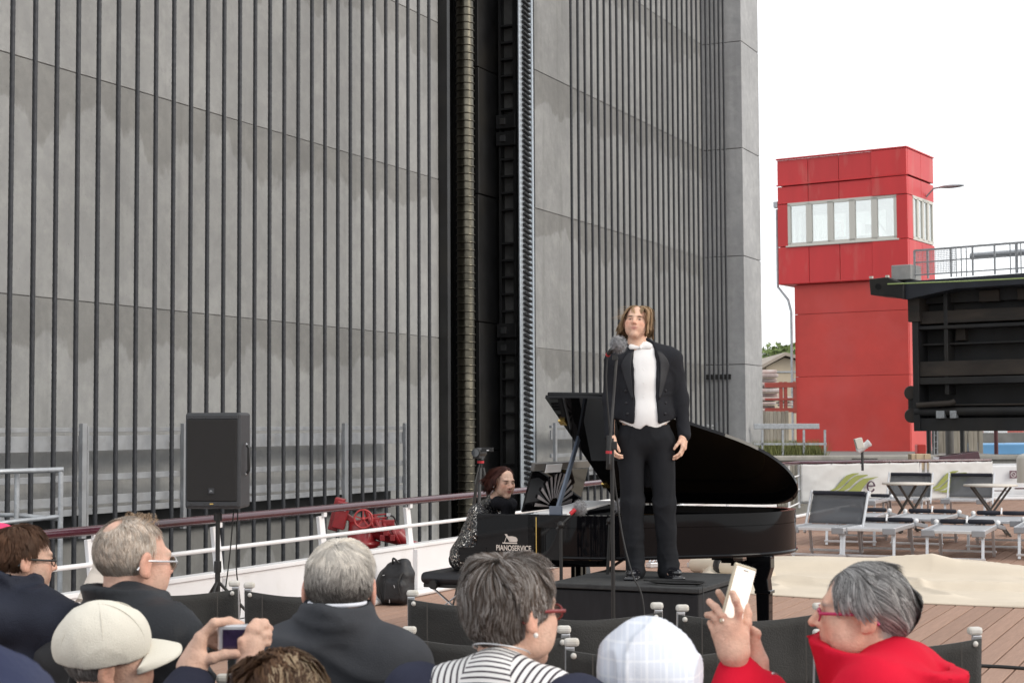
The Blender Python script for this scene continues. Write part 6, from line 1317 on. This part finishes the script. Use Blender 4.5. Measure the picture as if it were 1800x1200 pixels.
o, M, INV, I = seated('person with grey-brown hair and red glasses in a black and white striped top', 898, 977, 3.44, 25, 50, -2, 0, skin=(.64, .40, .30), jacket=stripes(), fold=.004, jname='striped_top', jl=.012, hunch=.05, wide=.80, tint=dict(scalp=(m_lady, (.11, .085, .065)), brow=(.2, .16, .13)), hs=1.0, head=dict(jaw=.95, vox=.0034, neck=.05, full=1.15), wrinkle=(.004, (8, 8, 9)))
hair(o, M, 11000, m_lady, lambda d: np.interp(d[:, 2], [-.95, -.4, .2, .8], [.065, .07, .08, .085]), whorl((.05, -.15, .98), .15, (0, -.14, 0)), lambda d, rg, n: grey_mix((.12, .09, .072), (.48, .45, .43), .55)(d, rg, n) * np.where(d[:, 1:2] > .0, 1.25, 1.0), lift=.19, rad=.0012, seed=7, ncl=340, clump=.42, jit=.42, up=.5, hug=.20)
glasses(o, M, mat('red spectacle frame', (.22, .03, .03), .3), .022, .016, .0022); eyes(o, M)
for q in (-1, 1): b = MB(); b.ball(M @ Vector((q * .083, -.001, -.038)), .0055, 10, 8); b.build('earring', mat('pearl', (.8, .78, .74), .15), o)
b = MB(); b.tube([Vector((.060 * math.cos(a), -.02 + .062 * math.sin(a), I['sh'] + .115 - .02 * math.sin(a))) for a in np.linspace(0, 2 * PI, 30)], .0018, 6); b.build('necklace', M_ALU, o)
s = SDF(); sh_ = I['sh']                                         # navy cardigan hung over the upper arms
for q, a in zip((-1, 1), I['A']): s.cone(Vector(a[0]) + Vector((q * .022, -.015, .010)), Vector(a[1]) + Vector((q * .03, -.02, 0)), .086, .092, .03)
s.ell((0, -.05, I['zz'](.72)), (.23, .115, .20), .05); v, f = s.mesh(.013); v = displace(v, f, .010, (7, 7, 7)); link('cardigan', fast_mesh('cardigan', v, f), cloth('navy cardigan', (.03, .033, .055)), o)
# ---------------- 8 person under a pale checked headscarf
def plaid():
    m = cloth('pale checked cotton', (.62, .66, .74), .03, 500); t = m.node_tree; b = t.nodes['Principled BSDF']; src = b.inputs['Base Color'].links[0].from_socket; tcn = nd(t, 'ShaderNodeTexCoord'); sp_ = nd(t, 'ShaderNodeSeparateXYZ'); t.links.new(tcn.outputs['Object'], sp_.inputs[0])
    for ax, per in (('X', .040), ('Z', .035), ('X', .0133)):
        f = math_n(t, 'FRACT', math_n(t, 'MULTIPLY', sp_.outputs[ax], 1 / per)); k = math_n(t, 'MULTIPLY', math_n(t, 'GREATER_THAN', f, .86), .5); src = mixc(t, k, src, (.80, .82, .86))
    t.links.new(src, b.inputs['Base Color']); return m
o, M, INV, I = seated('person under a pale blue and white checked headscarf, seen from behind', 1139, 1092, 3.4, 5, 10, -6, jacket=cloth('grey coat', (.10, .11, .13)), jl=.02, tint=dict(scalp=(m_short, (.2, .18, .16))))
s = SDF(); s.ell(I['hc'] + Vector((-.012, -.012, .026)), (.078, .104, .100), 0); s.ell(I['hc'] + Vector((.03, -.02, .0)), (.078, .10, .09), .03); s.cone(I['hc'] + Vector((0, -.015, .0)), I['hc'] + Vector((0, -.04, -.19)), .086, .155, .05, sq=((0, 1, 0), .92)); s.cone(I['hc'] + Vector((0, .085, .02)), I['hc'] + Vector((0, .12, -.2)), .05, .06, .04, -1)
v, f = s.mesh(.0065); v = displace(v, f, .006, (9, 9, 4.5), 3); v = folds(v, f, .016, (11, 11, 3.2), 2.0, 3); link('headscarf', fast_mesh('headscarf', v, f), plaid(), o); eyes(o, M)
# ---------------- 9 curly brown-blond hair at the lower edge
o, M, INV, I = seated('person with curly brown hair with blond streaks at the bottom edge, before the camera hands', 497, 1144, 3.02, 10, 15, -5, jacket=cloth('dark green coat', (.03, .035, .033)), tint=dict(scalp=(m_short, (.12, .07, .045))))
m_all = lambda d: (d[:, 1] < .72) & ~((d[:, 1] > .3) & (d[:, 2] < .35)) & (d[:, 2] > -.9)
hair(o, M, 10000, m_all, lambda d: .085 + 0 * d[:, 0], lambda p, d, t: nrm(np.stack([np.sin(p[:, 1] * 260 + t * 9), np.cos(p[:, 0] * 240 + t * 8), np.sin(p[:, 0] * 200 - t * 7) - .25], -1) + 1.1 * whorl((0, -.2, .95))(p, d, t)), lambda d, rg, n: np.where((d[:, :1] > .12) & (d[:, 2:] > .35) & (rg.random((n, 1)) < .45), np.array([.42, .32, .21]), grey_mix((.085, .045, .028), (.20, .115, .065), .5)(d, rg, n)), lift=.15, rad=.0013, seed=9, seg=9, ncl=120, clump=.75, jit=.5, up=.8, crv=.7, hug=.24)
# ---------------- 10 padded navy shoulder at the lower left
o, M, INV, I = seated('person in a padded navy jacket of whom only a shoulder shows at the bottom left', -215, 868, 2.6, 8, 15, jacket=cloth('padded navy nylon', (.022, .028, .065), rough=.45, weave=120, wb=.1), jl=.05, wide=1.15, hunch=.02, tint=dict(scalp=(m_short, (.2, .15, .1))), wrinkle=(.010, (3, 3, 17)))
hair(o, M, 900, m_short, lambda d: .04 + 0 * d[:, 0], whorl((0, -.4, .9)), grey_mix((.2, .15, .1), (.3, .25, .2)), seed=10)
# ---------------- 11 woman in red photographing with a phone
PHY = 3.62
def Wq(x, y, d=0.0): return at(x, y, PHY + d)
h1 = jhand([([Wq(1296, 1094), Wq(1299, 1072, -.012), Wq(1293, 1054, -.02), Wq(1288, 1042, -.018)], .0098), ([Wq(1279, 1096, .005), Wq(1269, 1080, .0), Wq(1258, 1067, .012), Wq(1247, 1057, .03)], .0098), ([Wq(1266, 1104, .012), Wq(1259, 1088, .012), Wq(1252, 1080, .025), Wq(1243, 1080, .04)], .0092), ([Wq(1258, 1112, .02), Wq(1253, 1102, .03), Wq(1248, 1094, .04)], .0085), ([Wq(1306, 1120, .01), Wq(1313, 1095, .02), Wq(1314, 1078, .03), Wq(1311, 1064, .035)], .0112)],
    [(Wq(1297, 1190, .02), Wq(1291, 1152, 0), .025, .025), (Wq(1296, 1148), Wq(1296, 1096), .022, .0135), (Wq(1288, 1148), Wq(1280, 1098), .022, .0135), (Wq(1281, 1146, .005), Wq(1267, 1106, .01), .02, .013), (Wq(1277, 1142, .01), Wq(1260, 1114, .018), .018, .012), (Wq(1302, 1140, .0), Wq(1306, 1118, .008), .019, .015)])
h2_ = jhand([([Wq(1325, 1120, .05), Wq(1330, 1113, .045), Wq(1322, 1106, .045)], .0105), ([Wq(1318, 1122, .06), Wq(1300, 1085, .055), Wq(1280, 1068, .05), Wq(1263, 1040, .04)], .0095), ([Wq(1318, 1125, .065), Wq(1292, 1095, .06), Wq(1268, 1082, .05)], .0092), ([Wq(1316, 1128, .07), Wq(1292, 1110, .06), Wq(1272, 1100, .05)], .009)],
    [(Wq(1342, 1215, .04), Wq(1331, 1165, .055), .025, .023), (Wq(1331, 1160, .055), Wq(1325, 1122, .05), .021, .014), (Wq(1326, 1160, .06), Wq(1318, 1124, .06), .02, .013)])
def m_red(d): return (d[:, 1] < .74) & ~((d[:, 1] > .06) & (d[:, 2] < .28)) & (d[:, 2] > -.99) & ~((d[:, 1] > .40) & (d[:, 2] < .45)) & ~((d[:, 2] < -.10) & (d[:, 1] > -.18))
o, M, INV, I = seated('person in a bright red coat with grey hair and pink glasses holding up a phone', 1516, 988, 3.60, -63, -78, 1, 0, fold=.008, skin=(.64, .40, .30), jacket=cloth('red wool coat', (.56, .008, .030), .08, 320, .2), jname='red_coat', jl=.038, hunch=.05, wide=1.12, collar=dict(rx=.112, ry=.140, h=.12, th=.034, dz=-.030, tilt=.20, flare=.24), lean=.03,
    tint=dict(scalp=(m_red, (.22, .21, .20)), brow=(.25, .22, .2)), hs=.96, head=dict(jaw=.98, vox=.0032, full=1.2, nose=1.25), wrinkle=(.006, (5, 5, 6)), world_arms=[((-.20, .02, .93), at(1262, 1340, 3.5), Wq(1299, 1182, .03)), ((.20, .02, .93), at(1395, 1340, 3.5), Wq(1345, 1215, .04))], extra_hands=[h1, h2_])
hair(o, M, 12000, m_red, lambda d: np.interp(d[:, 2], [-.9, -.3, .3, .9], [.12, .11, .09, .09]), whorl((.1, .62, .78), .22, (0, -.10, -.22)), lambda d, rg, n: grey_mix((.20, .195, .195), (.62, .61, .60), .6)(d, rg, n), lift=.08, rad=.0012, seed=11, ncl=340, clump=.42, jit=.44, up=.4, hug=.22)
glasses(o, M, mat('pink spectacle frame', (.42, .02, .09), .3), .021, .0145, .0021); eyes(o, M)
b = MB(); wq = INV @ Wq(1340, 1192, .045); ax_ = (INV @ Wq(1331, 1165, .055) - wq).normalized(); fr_ = frame(wq, ax_.orthogonal().normalized(), ax_.cross(ax_.orthogonal().normalized()), ax_); b.lathe([(.028, -.007), (.030, 0), (.028, .007)], 18, fr_); wt_ = b.build('wristwatch', mat('watch strap', (.05, .03, .025), .5), o); b = MB(); b.lathe([(.014, 0), (.014, .006)], 16, frame(wq + fr_.to_3x3() @ Vector((.0, .0, 0)) + (INV.to_3x3() @ Vector((.02, -.022, .004))), INV.to_3x3() @ Vector((.7, .7, 0)).normalized(), Z, INV.to_3x3() @ Vector((.7, -.7, 0)).normalized())); b.build('dial', M_ALU, wt_)
ph0 = Wq(1297, 1046, .018); up_ = (Wq(1307, 1004, .03) - Wq(1285, 1088, .02)).normalized(); xr = Vector((.82, .57, 0)); xr = (xr - up_ * xr.dot(up_)).normalized(); PHM = frame(ph0, xr, up_, xr.cross(up_)); PH = empty('smartphone', M=PHM, label='pale gold smartphone held upright by the person in the red coat', cat='phone')
b = MB(); b.box((0, 0, 0), (.068, .140, .008)); b.build('phone_body', mat('gold phone case', (.50, .44, .33), .35, .4), PH, .0035); 
b = MB(); b.box((0, .0, .0048), (.060, .128, .0012)); scr = mat('phone glass', (.70, .66, .60), .1, 0, coat=.5); scr.node_tree.nodes['Principled BSDF'].inputs['Emission Color'].default_value = (1, .95, .88, 1); scr.node_tree.nodes['Principled BSDF'].inputs['Emission Strength'].default_value = .55; b.build('screen', scr, PH)
b = MB(); b.bar((-.008, .058, .0058), (.008, .058, .0058), .002, .0006); b.build('speaker_slot', M_BLACKST, PH)

# ================================================================ the singer
M_TAIL = cloth('black tailcoat wool', (.019, .020, .024), .12, 380, .15); M_SHIRT = cloth('white shirt', (.82, .815, .81), .02, 300, .1); M_SATIN = mat('satin lapel', (.010, .0105, .014), .5, 0, .1, 20, spec=.35); M_TROU = cloth('black trousers', (.016, .017, .020), .12, 380, .15)
KS = 266.7; sx0 = 1136.0; sp_ = at(sx0, 1013, 10.5); SROOT = Matrix.Translation((sp_.x, 10.5, .603)) @ Matrix.Rotation(PI, 4, 'Z')
def L(px, z, y=0.0): return Vector((-(px - sx0) / KS, y, z))       # picture column and height above the podium to body coordinates
hc = Vector((.050, .015, 1.668)); MH = HM(hc, 12, 10, -3, .98); hv, hf = head_mesh(jaw=.98, vox=.0034, full=1.0)
AS = [(L(1083, 1.43, -.01), L(1077, 1.16, -.02), L(1075, .925, .05)), (L(1188, 1.43, -.01), L(1199, 1.16, -.02), L(1204, .925, .04))]
s = SDF(); s.ell((0, -.01, 1.28), (.15, .10, .23), 0).ell((0, -.01, .98), (.15, .10, .16), .08).cone((-.15, -.01, 1.43), (.15, -.01, 1.43), .055, k=.08).cone((.03, -.02, 1.56), (0, -.02, 1.42), .055, .07, .05)
for a in AS: s.cone(a[0], a[1], .042, .036, .03).cone(a[1], a[2], .034, .027, .02)
LEGS = [(L(1111, .90), L(1113, .48, .02), L(1117, .09, .0)), (L(1162, .90), L(1169, .48, .02), L(1175, .09, -.02))]
for a in LEGS: s.cone(a[0], a[1], .08, .055, .04).cone(a[1], a[2], .05, .04, .03).cone(a[2] + Vector((0, 0, -.04)), a[2] + Vector((0, .10, -.055)), .024, .020, .02)
hnd = [hand_mesh(side=1, vox=.0036, curl=(18, 28, 18)), hand_mesh(side=-1, vox=.0036, curl=(24, 38, 24), thumb=(.35, 20))]
parts = [s.mesh(.014), (xf(MH, hv), hf), place_hand(hnd[1], AS[0][2], AS[0][2] + Vector((0, .03, -.1)), (1, .25, 0)), place_hand(hnd[0], AS[1][2], AS[1][2] + Vector((.01, .03, -.1)), (-1, .35, 0))]
me = union(parts); SG = link('person', me, M_SKIN); SG.matrix_world = SROOT; m_long = lambda d: (d[:, 1] < .55) & ~((d[:, 1] > .10) & (d[:, 2] < .30)) & (d[:, 2] > -.7)
set_tint(me, skin_tint(xf(MH.inverted(), mverts(me)), (.72, .46, .34), scalp=(m_long, (.20, .13, .08)), brow=(.10, .065, .04), stub=.10)); tag(SG, 'person in a black tailcoat with white bow tie standing on the podium, singing', 'person')
eyes(SG, MH)
part_x = -.15
def f_long(p, d, t):
    sd = np.sign(d[:, :1] - part_x); side = np.concatenate([sd * (1.0 - .9 * min(1, t * 2.5)) * np.clip(1.2 - np.abs(d[:, :1]), .1, 1), -.25 * (d[:, 1:2] < .1) + .34 * (d[:, 1:2] > .1) * (1 - t), -np.ones((len(p), 1)) * (.25 + 1.1 * t)], 1)
    wave = np.stack([np.sin(p[:, 2] * 95 + d[:, 1] * 5), np.cos(p[:, 2] * 80 + d[:, 0] * 6), 0 * p[:, 0]], -1) * .85 * t ** 1.3; return nrm(side + wave + np.array([.12, 0, 0]) * t)
def c_long(d, rg, n): return np.where((d[:, 2:] > .1) | (rg.random((n, 1)) < .35), np.array([.56, .41, .26]), np.array([.30, .20, .125])) * rg.uniform(.75, 1.15, (n, 1))
hair(SG, MH, 8000, m_long, lambda d: .150 + .055 * (d[:, 2]), f_long, c_long, lift=.22, rad=.0013, seg=9, seed=20, ncl=120, clump=.6, jit=.30, up=.35, tip=.82)
hair(SG, MH, 40, lambda d: (d[:, 0] > .35) & (d[:, 2] > .0) & (d[:, 1] < .4), lambda d: .12 + 0 * d[:, 0], lambda p, d, t: nrm(np.array([[1., 0, .1 - .5 * t]]) + 0 * p), c_long, lift=.1, rad=.0007, seed=21, ncl=6, clump=.5, jit=.3, up=.5, name='loose_strands')
# shirt and waistcoat
def tor(s, o, zlo=1.0):
    s.ell((0, -.005, 1.27), (.158 + o, .108 + o, .22), .05); s.ell((0, .0, 1.06), (.152 + o, .108 + o, .15), .08); s.cone((-.145, -.01, 1.435), (.145, -.01, 1.43), .050 + o, k=.09); s.cone((.02, -.02, 1.50), (-.13, -.01, 1.44), .045 + o, .045 + o, .05); s.cone((.02, -.02, 1.50), (.13, -.01, 1.44), .045 + o, .045 + o, .05)
s = SDF(); tor(s, .012); s.ell((0, .002, 1.04), (.168, .126, .17), .03); s.fn(lambda P: (P[..., 2] - 1.0) * -1 + 0 * P[..., 0], (-.3, -.3, .80), (.3, .3, 1.00), .005, -1) if False else None
s.fn(lambda P: P[..., 2] - (.960 + .85 * np.abs(np.abs(P[..., 0]) - .045) * (np.abs(P[..., 0]) < .045) + .52 * np.clip(np.abs(P[..., 0]) - .045, 0, 1)), (-.3, -.3, .80), (.3, .3, 1.05), .004, -1)
v, f = s.mesh(.008); v = displace(v, f, .0012, (16, 16, 9)); link('waistcoat', fast_mesh('waistcoat', v, f), M_SHIRT, SG)
s = SDF(); s.fn(*collar_fn((.030, -.012, 1.522), .062, .064, .060, .010, -.42, -.03, 0.0), k=.01); v, f = s.mesh(.005); link('shirt_collar', fast_mesh('shirt_collar', v, f), M_SHIRT, SG)
yc = .060
for q in (-1, 1): s = SDF(); s.cone((.030, yc + .006, 1.503), (.030 + q * .060, yc - .004, 1.510), .008, .019, .01, sq=((0, 1, 0), .5)); v, f = s.mesh(.004); v = displace(v, f, .002, (40, 40, 40), 1); link('bow_tie_wing', fast_mesh('bow_tie_wing', v, f), M_SHIRT, SG)
b = MB(); b.ball((.030, yc + .012, 1.503), (.009, .010, .011), 12, 8); b.build('bow_tie_knot', M_SHIRT, SG)
for z in (1.36, 1.27, 1.18): b = MB(); b.ball((.016, .125 + (1.4 - z) * .02, z), .004, 8, 6); b.build('stud', M_SHIRT, SG)
# tailcoat with open front
def w_open(z): return np.interp(z, [1.0, 1.06, 1.16, 1.30, 1.42, 1.50, 1.56], [.078, .074, .070, .071, .074, .064, .05])
s = SDF(); tor(s, .026); s.ell((0, -.008, 1.06), (.183, .146, .16), .04)
for a in AS: s.cone(a[0], a[1], .064, .053, .045); s.cone(a[1], a[1].lerp(a[2], .97), .052, .043, .03)
def opening(P):
    x = np.abs(P[..., 0] - .006 * (P[..., 2] - 1)); d = x - w_open(P[..., 2]); d = np.maximum(d, .02 - P[..., 1]); low = np.where(P[..., 1] > -.04, P[..., 2] - (1.005 + .30 * np.clip(x - .085, 0, 1)), P[..., 2] - .96); arm = np.minimum(.205 - np.abs(P[..., 0]), 1); return np.minimum(d, np.maximum(low, -arm))
s.fn(opening, (-.21, -.2, .85), (.21, .25, 1.60), .006, -1)
s.box((-.07, -.135, .82), (.065, .012, .24), .01, .02); s.box((.07, -.135, .82), (.065, .012, .24), .01, .02)
s.fn(*collar_fn((.025, -.02, 1.50), .078, .080, .045, .016, -.35, .1, .072), k=.012)
v, f = s.mesh(.0085); v = displace(v, f, .004, (11, 11, 7), 3); v = folds(v, f, .005, (6, 6, 10), 1.0); tme = fast_mesh('tailcoat', v, f); link('tailcoat', tme, M_TAIL, SG)
bvh = BVHTree.FromPolygons([tuple(x) for x in v], [tuple(int(i) for i in q) for q in f])
def drape(poly, off, name, m, nu=10, thick=.004):
    """cloth piece given by two edge lines (x, z), laid on the chest"""
    l, r = poly; vs = []
    for i in range(nu + 1):
        t = i / nu; ii = t * (len(l) - 1); k = min(int(ii), len(l) - 2); fr = ii - k; a = Vector(l[k]).lerp(Vector(l[k + 1]), fr); c = Vector(r[k]).lerp(Vector(r[k + 1]), fr)
        for j in range(7):
            p = a.lerp(c, j / 6); h = bvh.ray_cast(Vector((p.x, .5, p.y)), Vector((0, -1, 0)))[0]; vs.append((p.x, (h.y if h is not None and h.y > -.05 else .06) + off, p.y))
    o_ = link(name, fast_mesh(name, np.array(vs), [(i * 7 + j, (i + 1) * 7 + j, (i + 1) * 7 + j + 1, i * 7 + j + 1) for i in range(nu) for j in range(6)]), m, SG); sm_ = o_.modifiers.new('sm', 'SMOOTH'); sm_.iterations = 4; o_.modifiers.new('s', 'SOLIDIFY').thickness = thick; return o_
for q in (-1, 1):
    drape(([(q * .066, 1.50), (q * .090, 1.42), (q * .092, 1.34), (q * .086, 1.24), (q * .080, 1.15)], [(q * .10, 1.485), (q * .172, 1.40), (q * .150, 1.33), (q * .122, 1.24), (q * .084, 1.15)]), .006, 'lapel', M_SATIN)
    for x, z in ((.130, 1.22), (.128, 1.14), (.122, 1.07)):
        h = bvh.ray_cast(Vector((q * x, .5, z)), Vector((0, -1, 0)))[0]
        if h is not None: b = MB(); b.ball((q * x, h.y + .002, z), (.010, .005, .010), 12, 8); b.build('coat_button', M_SATIN, SG)
# trousers and shoes
s = SDF(); s.ell((0, .0, 1.0), (.158, .115, .09), 0); s.ell((0, -.01, .90), (.178, .125, .12), .06)
for q, a in zip((1, -1), LEGS): s.cone(a[0], a[1], .095, .074, .035); s.cone(a[1], a[2] + Vector((0, 0, -.045)), .074, .064, .03); s.cone(a[0] + Vector((0, .06, -.03)), a[2] + Vector((0, .045, -.02)), .022, .022, .04); s.cone(a[2] + Vector((0, .02, -.02)), a[2] + Vector((0, .05, -.045)), .055, .045, .03)
s.fn(lambda P: P[..., 2] - 1.0, (-.3, -.3, .99), (.3, .3, 1.2), .004, -1) if False else s.fn(lambda P: 1.0 - P[..., 2], (-.3, -.3, 1.0), (.3, .3, 1.2), .004, -1)
v, f = s.mesh(.0095); lowz = np.clip((v[:, 2] - .05) / .5, 0, 1); v = displace(v, f, .004, (9, 9, 5), 3); v = folds(v, f, .007, (7, 7, 4.5), 4.0, 6); v = v + vnormals(v, f) * (.005 * fbm(v * np.array([5, 5, 26]) + 3, 2) * (1 - lowz))[:, None]; link('trousers', fast_mesh('trousers', v, f), M_TROU, SG)
for q, a, tw in zip((1, -1), LEGS, (14, -16)):
    Ms = Matrix.Translation((a[2].x, a[2].y, 0)) @ Matrix.Rotation(R(-tw), 4, 'Z'); s = SDF(); s.ell((0, .075, .042), (.046, .12, .036), 0).ell((0, -.01, .055), (.040, .06, .052), .03).box((0, .06, .008), (.046, .135, .012), .008, .006); v, f = s.mesh(.008); link('shoe', fast_mesh('shoe', xf(Ms, v), f), mat('patent shoe', (.010, .010, .013), .16, 0, coat=.6) if 'patent shoe' not in bpy.data.materials else bpy.data.materials['patent shoe'], SG)

# ================================================================ the pianist
def sequin():
    m = bpy.data.materials.new('sequin knit'); m.use_nodes = True; t = m.node_tree; b = t.nodes['Principled BSDF']; tcn = nd(t, 'ShaderNodeTexCoord'); vo = nd(t, 'ShaderNodeTexVoronoi'); vo.inputs['Scale'].default_value = 150; t.links.new(tcn.outputs['Object'], vo.inputs['Vector'])
    sc = nd(t, 'ShaderNodeSeparateColor'); t.links.new(vo.outputs['Color'], sc.inputs[0]); k = math_n(t, 'GREATER_THAN', sc.outputs[0], .68); b.inputs['Roughness'].default_value = .22
    t.links.new(mixc(t, k, (.010, .010, .012), mixc(t, rampf(t, sc.outputs[1], .4, .65), (.10, .10, .10), (.95, .90, .82))), b.inputs['Base Color']); t.links.new(math_n(t, 'MULTIPLY', k, .9), b.inputs['Metallic'])
    mp = nd(t, 'ShaderNodeVectorMath', operation='SUBTRACT'); t.links.new(vo.outputs['Color'], mp.inputs[0]); mp.inputs[1].default_value = (.5, .5, .5); ge = nd(t, 'ShaderNodeNewGeometry'); ad = nd(t, 'ShaderNodeVectorMath', operation='MULTIPLY_ADD'); ad.inputs[1].default_value = (1.1, 1.1, 1.1); t.links.new(mp.outputs[0], ad.inputs[0]); t.links.new(ge.outputs['Normal'], ad.inputs[2]); nz_ = nd(t, 'ShaderNodeVectorMath', operation='NORMALIZE'); t.links.new(ad.outputs[0], nz_.inputs[0]); t.links.new(nz_.outputs[0], b.inputs['Normal']); return m
pl = po + V * -.31 + U * .76; PROOT = Matrix.Translation((pl.x, pl.y, 0)) @ Matrix.Rotation(-(PI / 2) - AX, 4, 'Z')      # faces the keyboard (+V)
PI_ = PROOT.inverted(); hw = at(884, 847, 12.05); hc = PI_ @ hw
MP = HM(hc, 30, -9, 0, .98); hv, hf = head_mesh(jaw=.93, vox=.0042, neck=.047, nose=1.1); shp = Vector((hc.x * .6, hc.y - .115, hc.z - .225)); hipz = .60
AP = [(shp + Vector((q * .155, 0, -.01)), Vector((q * .25, .17, .80)), Vector((q * .20, .42, .78))) for q in (-1, 1)]
def ptor(s, o):
    hip = Vector((0, 0, .62)); s.cone(hip, shp + Vector((0, -.03, -.10)), .130 + o, .125 + o, .05, sq=((1, 0, 0), 1.22)); s.ell(hip, (.165 + o, .13 + o, .12), .08); s.cone(shp + Vector((-.12, -.02, 0)), shp + Vector((.12, -.02, 0)), .048 + o, k=.08); s.cone(hc + Vector((0, -.05, -.10)), shp + Vector((0, -.03, -.02)), .045, .06 + o, .05)
s = SDF(); ptor(s, 0)
for a in AP: s.cone(a[0], a[1], .04, .034, .03); s.cone(a[1], a[2], .033, .024, .02)
for q in (-1, 1): s.cone((q * .09, .02, .58), (q * .10, .40, .56), .075, .055, .05); s.cone((q * .10, .40, .56), (q * .10, .42, .10), .05, .035, .03); s.cone((q * .1, .40, .06), (q * .1, .56, .045), .034, .028, .03)
parts = [s.mesh(.015), (xf(MP, hv), hf)] + [place_hand(_HND[-q], a[2], a[2] + Vector((-q * .02, .1, -.015)), (0, 0, 1)) for q, a in zip((-1, 1), AP)]
me = union(parts); PP = link('person', me, M_SKIN); PP.matrix_world = PROOT; m_bob = lambda d: (d[:, 1] < .66) & ~((d[:, 1] > .12) & (d[:, 2] < .30)) & (d[:, 2] > -.85)
set_tint(me, skin_tint(xf(MP.inverted(), mverts(me)), (.66, .43, .33), scalp=(m_bob, (.05, .018, .015)), brow=(.06, .03, .02), lip=(.50, .14, .13))); tag(PP, 'person with dark red hair and sequin jacket playing the piano', 'person'); eyes(PP, MP)
hair(PP, MP, 5500, m_bob, lambda d: .125 + .04 * d[:, 2], lambda p, d, t: nrm(np.concatenate([.6 * np.sign(d[:, :1]) * (1 - t), (-.30 + .2 * (d[:, 1:2] > .2)), -np.ones((len(p), 1)) * (.35 + t)], 1)), grey_mix((.055, .018, .014), (.14, .045, .032), .4), lift=.12, rad=.0013, seed=30, ncl=90, clump=.7, jit=.42)
s = SDF(); ptor(s, .022)
for a in AP: s.cone(a[0], a[1], .062, .052, .04); s.cone(a[1], a[1].lerp(a[2], .95), .050, .038, .03)
v, f = s.mesh(.010); v = displace(v, f, .006, (9, 9, 9)); link('sequin_jacket', fast_mesh('sequin_jacket', v, f), sequin(), PP)
s = SDF(); s.cone(hc + Vector((-.07, -.03, -.15)), hc + Vector((.07, -.03, -.15)), .045, k=0).cone(hc + Vector((-.05, .04, -.16)), hc + Vector((.05, .04, -.16)), .045, k=.04).cone(hc + Vector((.03, .05, -.18)), hc + Vector((.05, .03, -.36)), .045, .035, .04).cone(hc + Vector((-.03, .05, -.18)), hc + Vector((-.03, .04, -.34)), .042, .035, .04); v, f = s.mesh(.009); v = displace(v, f, .009, (14, 14, 9)); link('scarf', fast_mesh('scarf', v, f), cloth('black scarf', (.012, .012, .015), weave=90), PP)
s = SDF(); s.ell((0, -.02, .60), (.185, .16, .11), 0)
for q in (-1, 1): s.cone((q * .09, .02, .58), (q * .10, .40, .56), .090, .068, .05); s.cone((q * .10, .40, .56), (q * .10, .42, .08), .062, .06, .03)
v, f = s.mesh(.016); v = displace(v, f, .006, (8, 8, 8)); link('trousers', fast_mesh('trousers', v, f), M_TROU, PP)
for q in (-1, 1): s = SDF().ell((q * .10, .50, .04), (.042, .11, .035), 0).ell((q * .10, .43, .06), (.04, .045, .045), .03); v, f = s.mesh(.012); link('shoe', fast_mesh('shoe', v, f), M_SHOE, PP)
b = MB(); b.ball(MP @ Vector((.083, 0, -.036)), .005, 8, 6); b.build('earring', M_ALU, PP)
# ---------------- the chairs the nearest people sit on (their backs end below the frame)
for key, lab in (('thin sandy', 'black folding chair under the balding person with glasses'), ('beige baseball', 'black folding chair under the person in the beige cap'), ('charcoal suit', 'black folding chair under the person in the charcoal suit'), ('red glasses', 'black folding chair under the person in the striped top'), ('headscarf', 'black folding chair under the person with the headscarf'), ('curly', 'black folding chair under the curly-haired person'), ('padded', 'black folding chair under the person in the padded jacket'), ('red coat', 'black folding chair under the person in the red coat')):
    o = next((q for q in COL.objects if q.get('category') == 'person' and key in q['label']), None)
    if o is None: continue
    c = copy_tree(ch0); c.matrix_world = Matrix.Translation((o.matrix_world.translation.x, o.matrix_world.translation.y, 0)) @ o.matrix_world.to_3x3().to_4x4() @ Matrix.Translation((0, -.20, 0)); tag(c, lab, 'folding chair', 'black folding chairs of the audience')
bpy.context.view_layer.update()
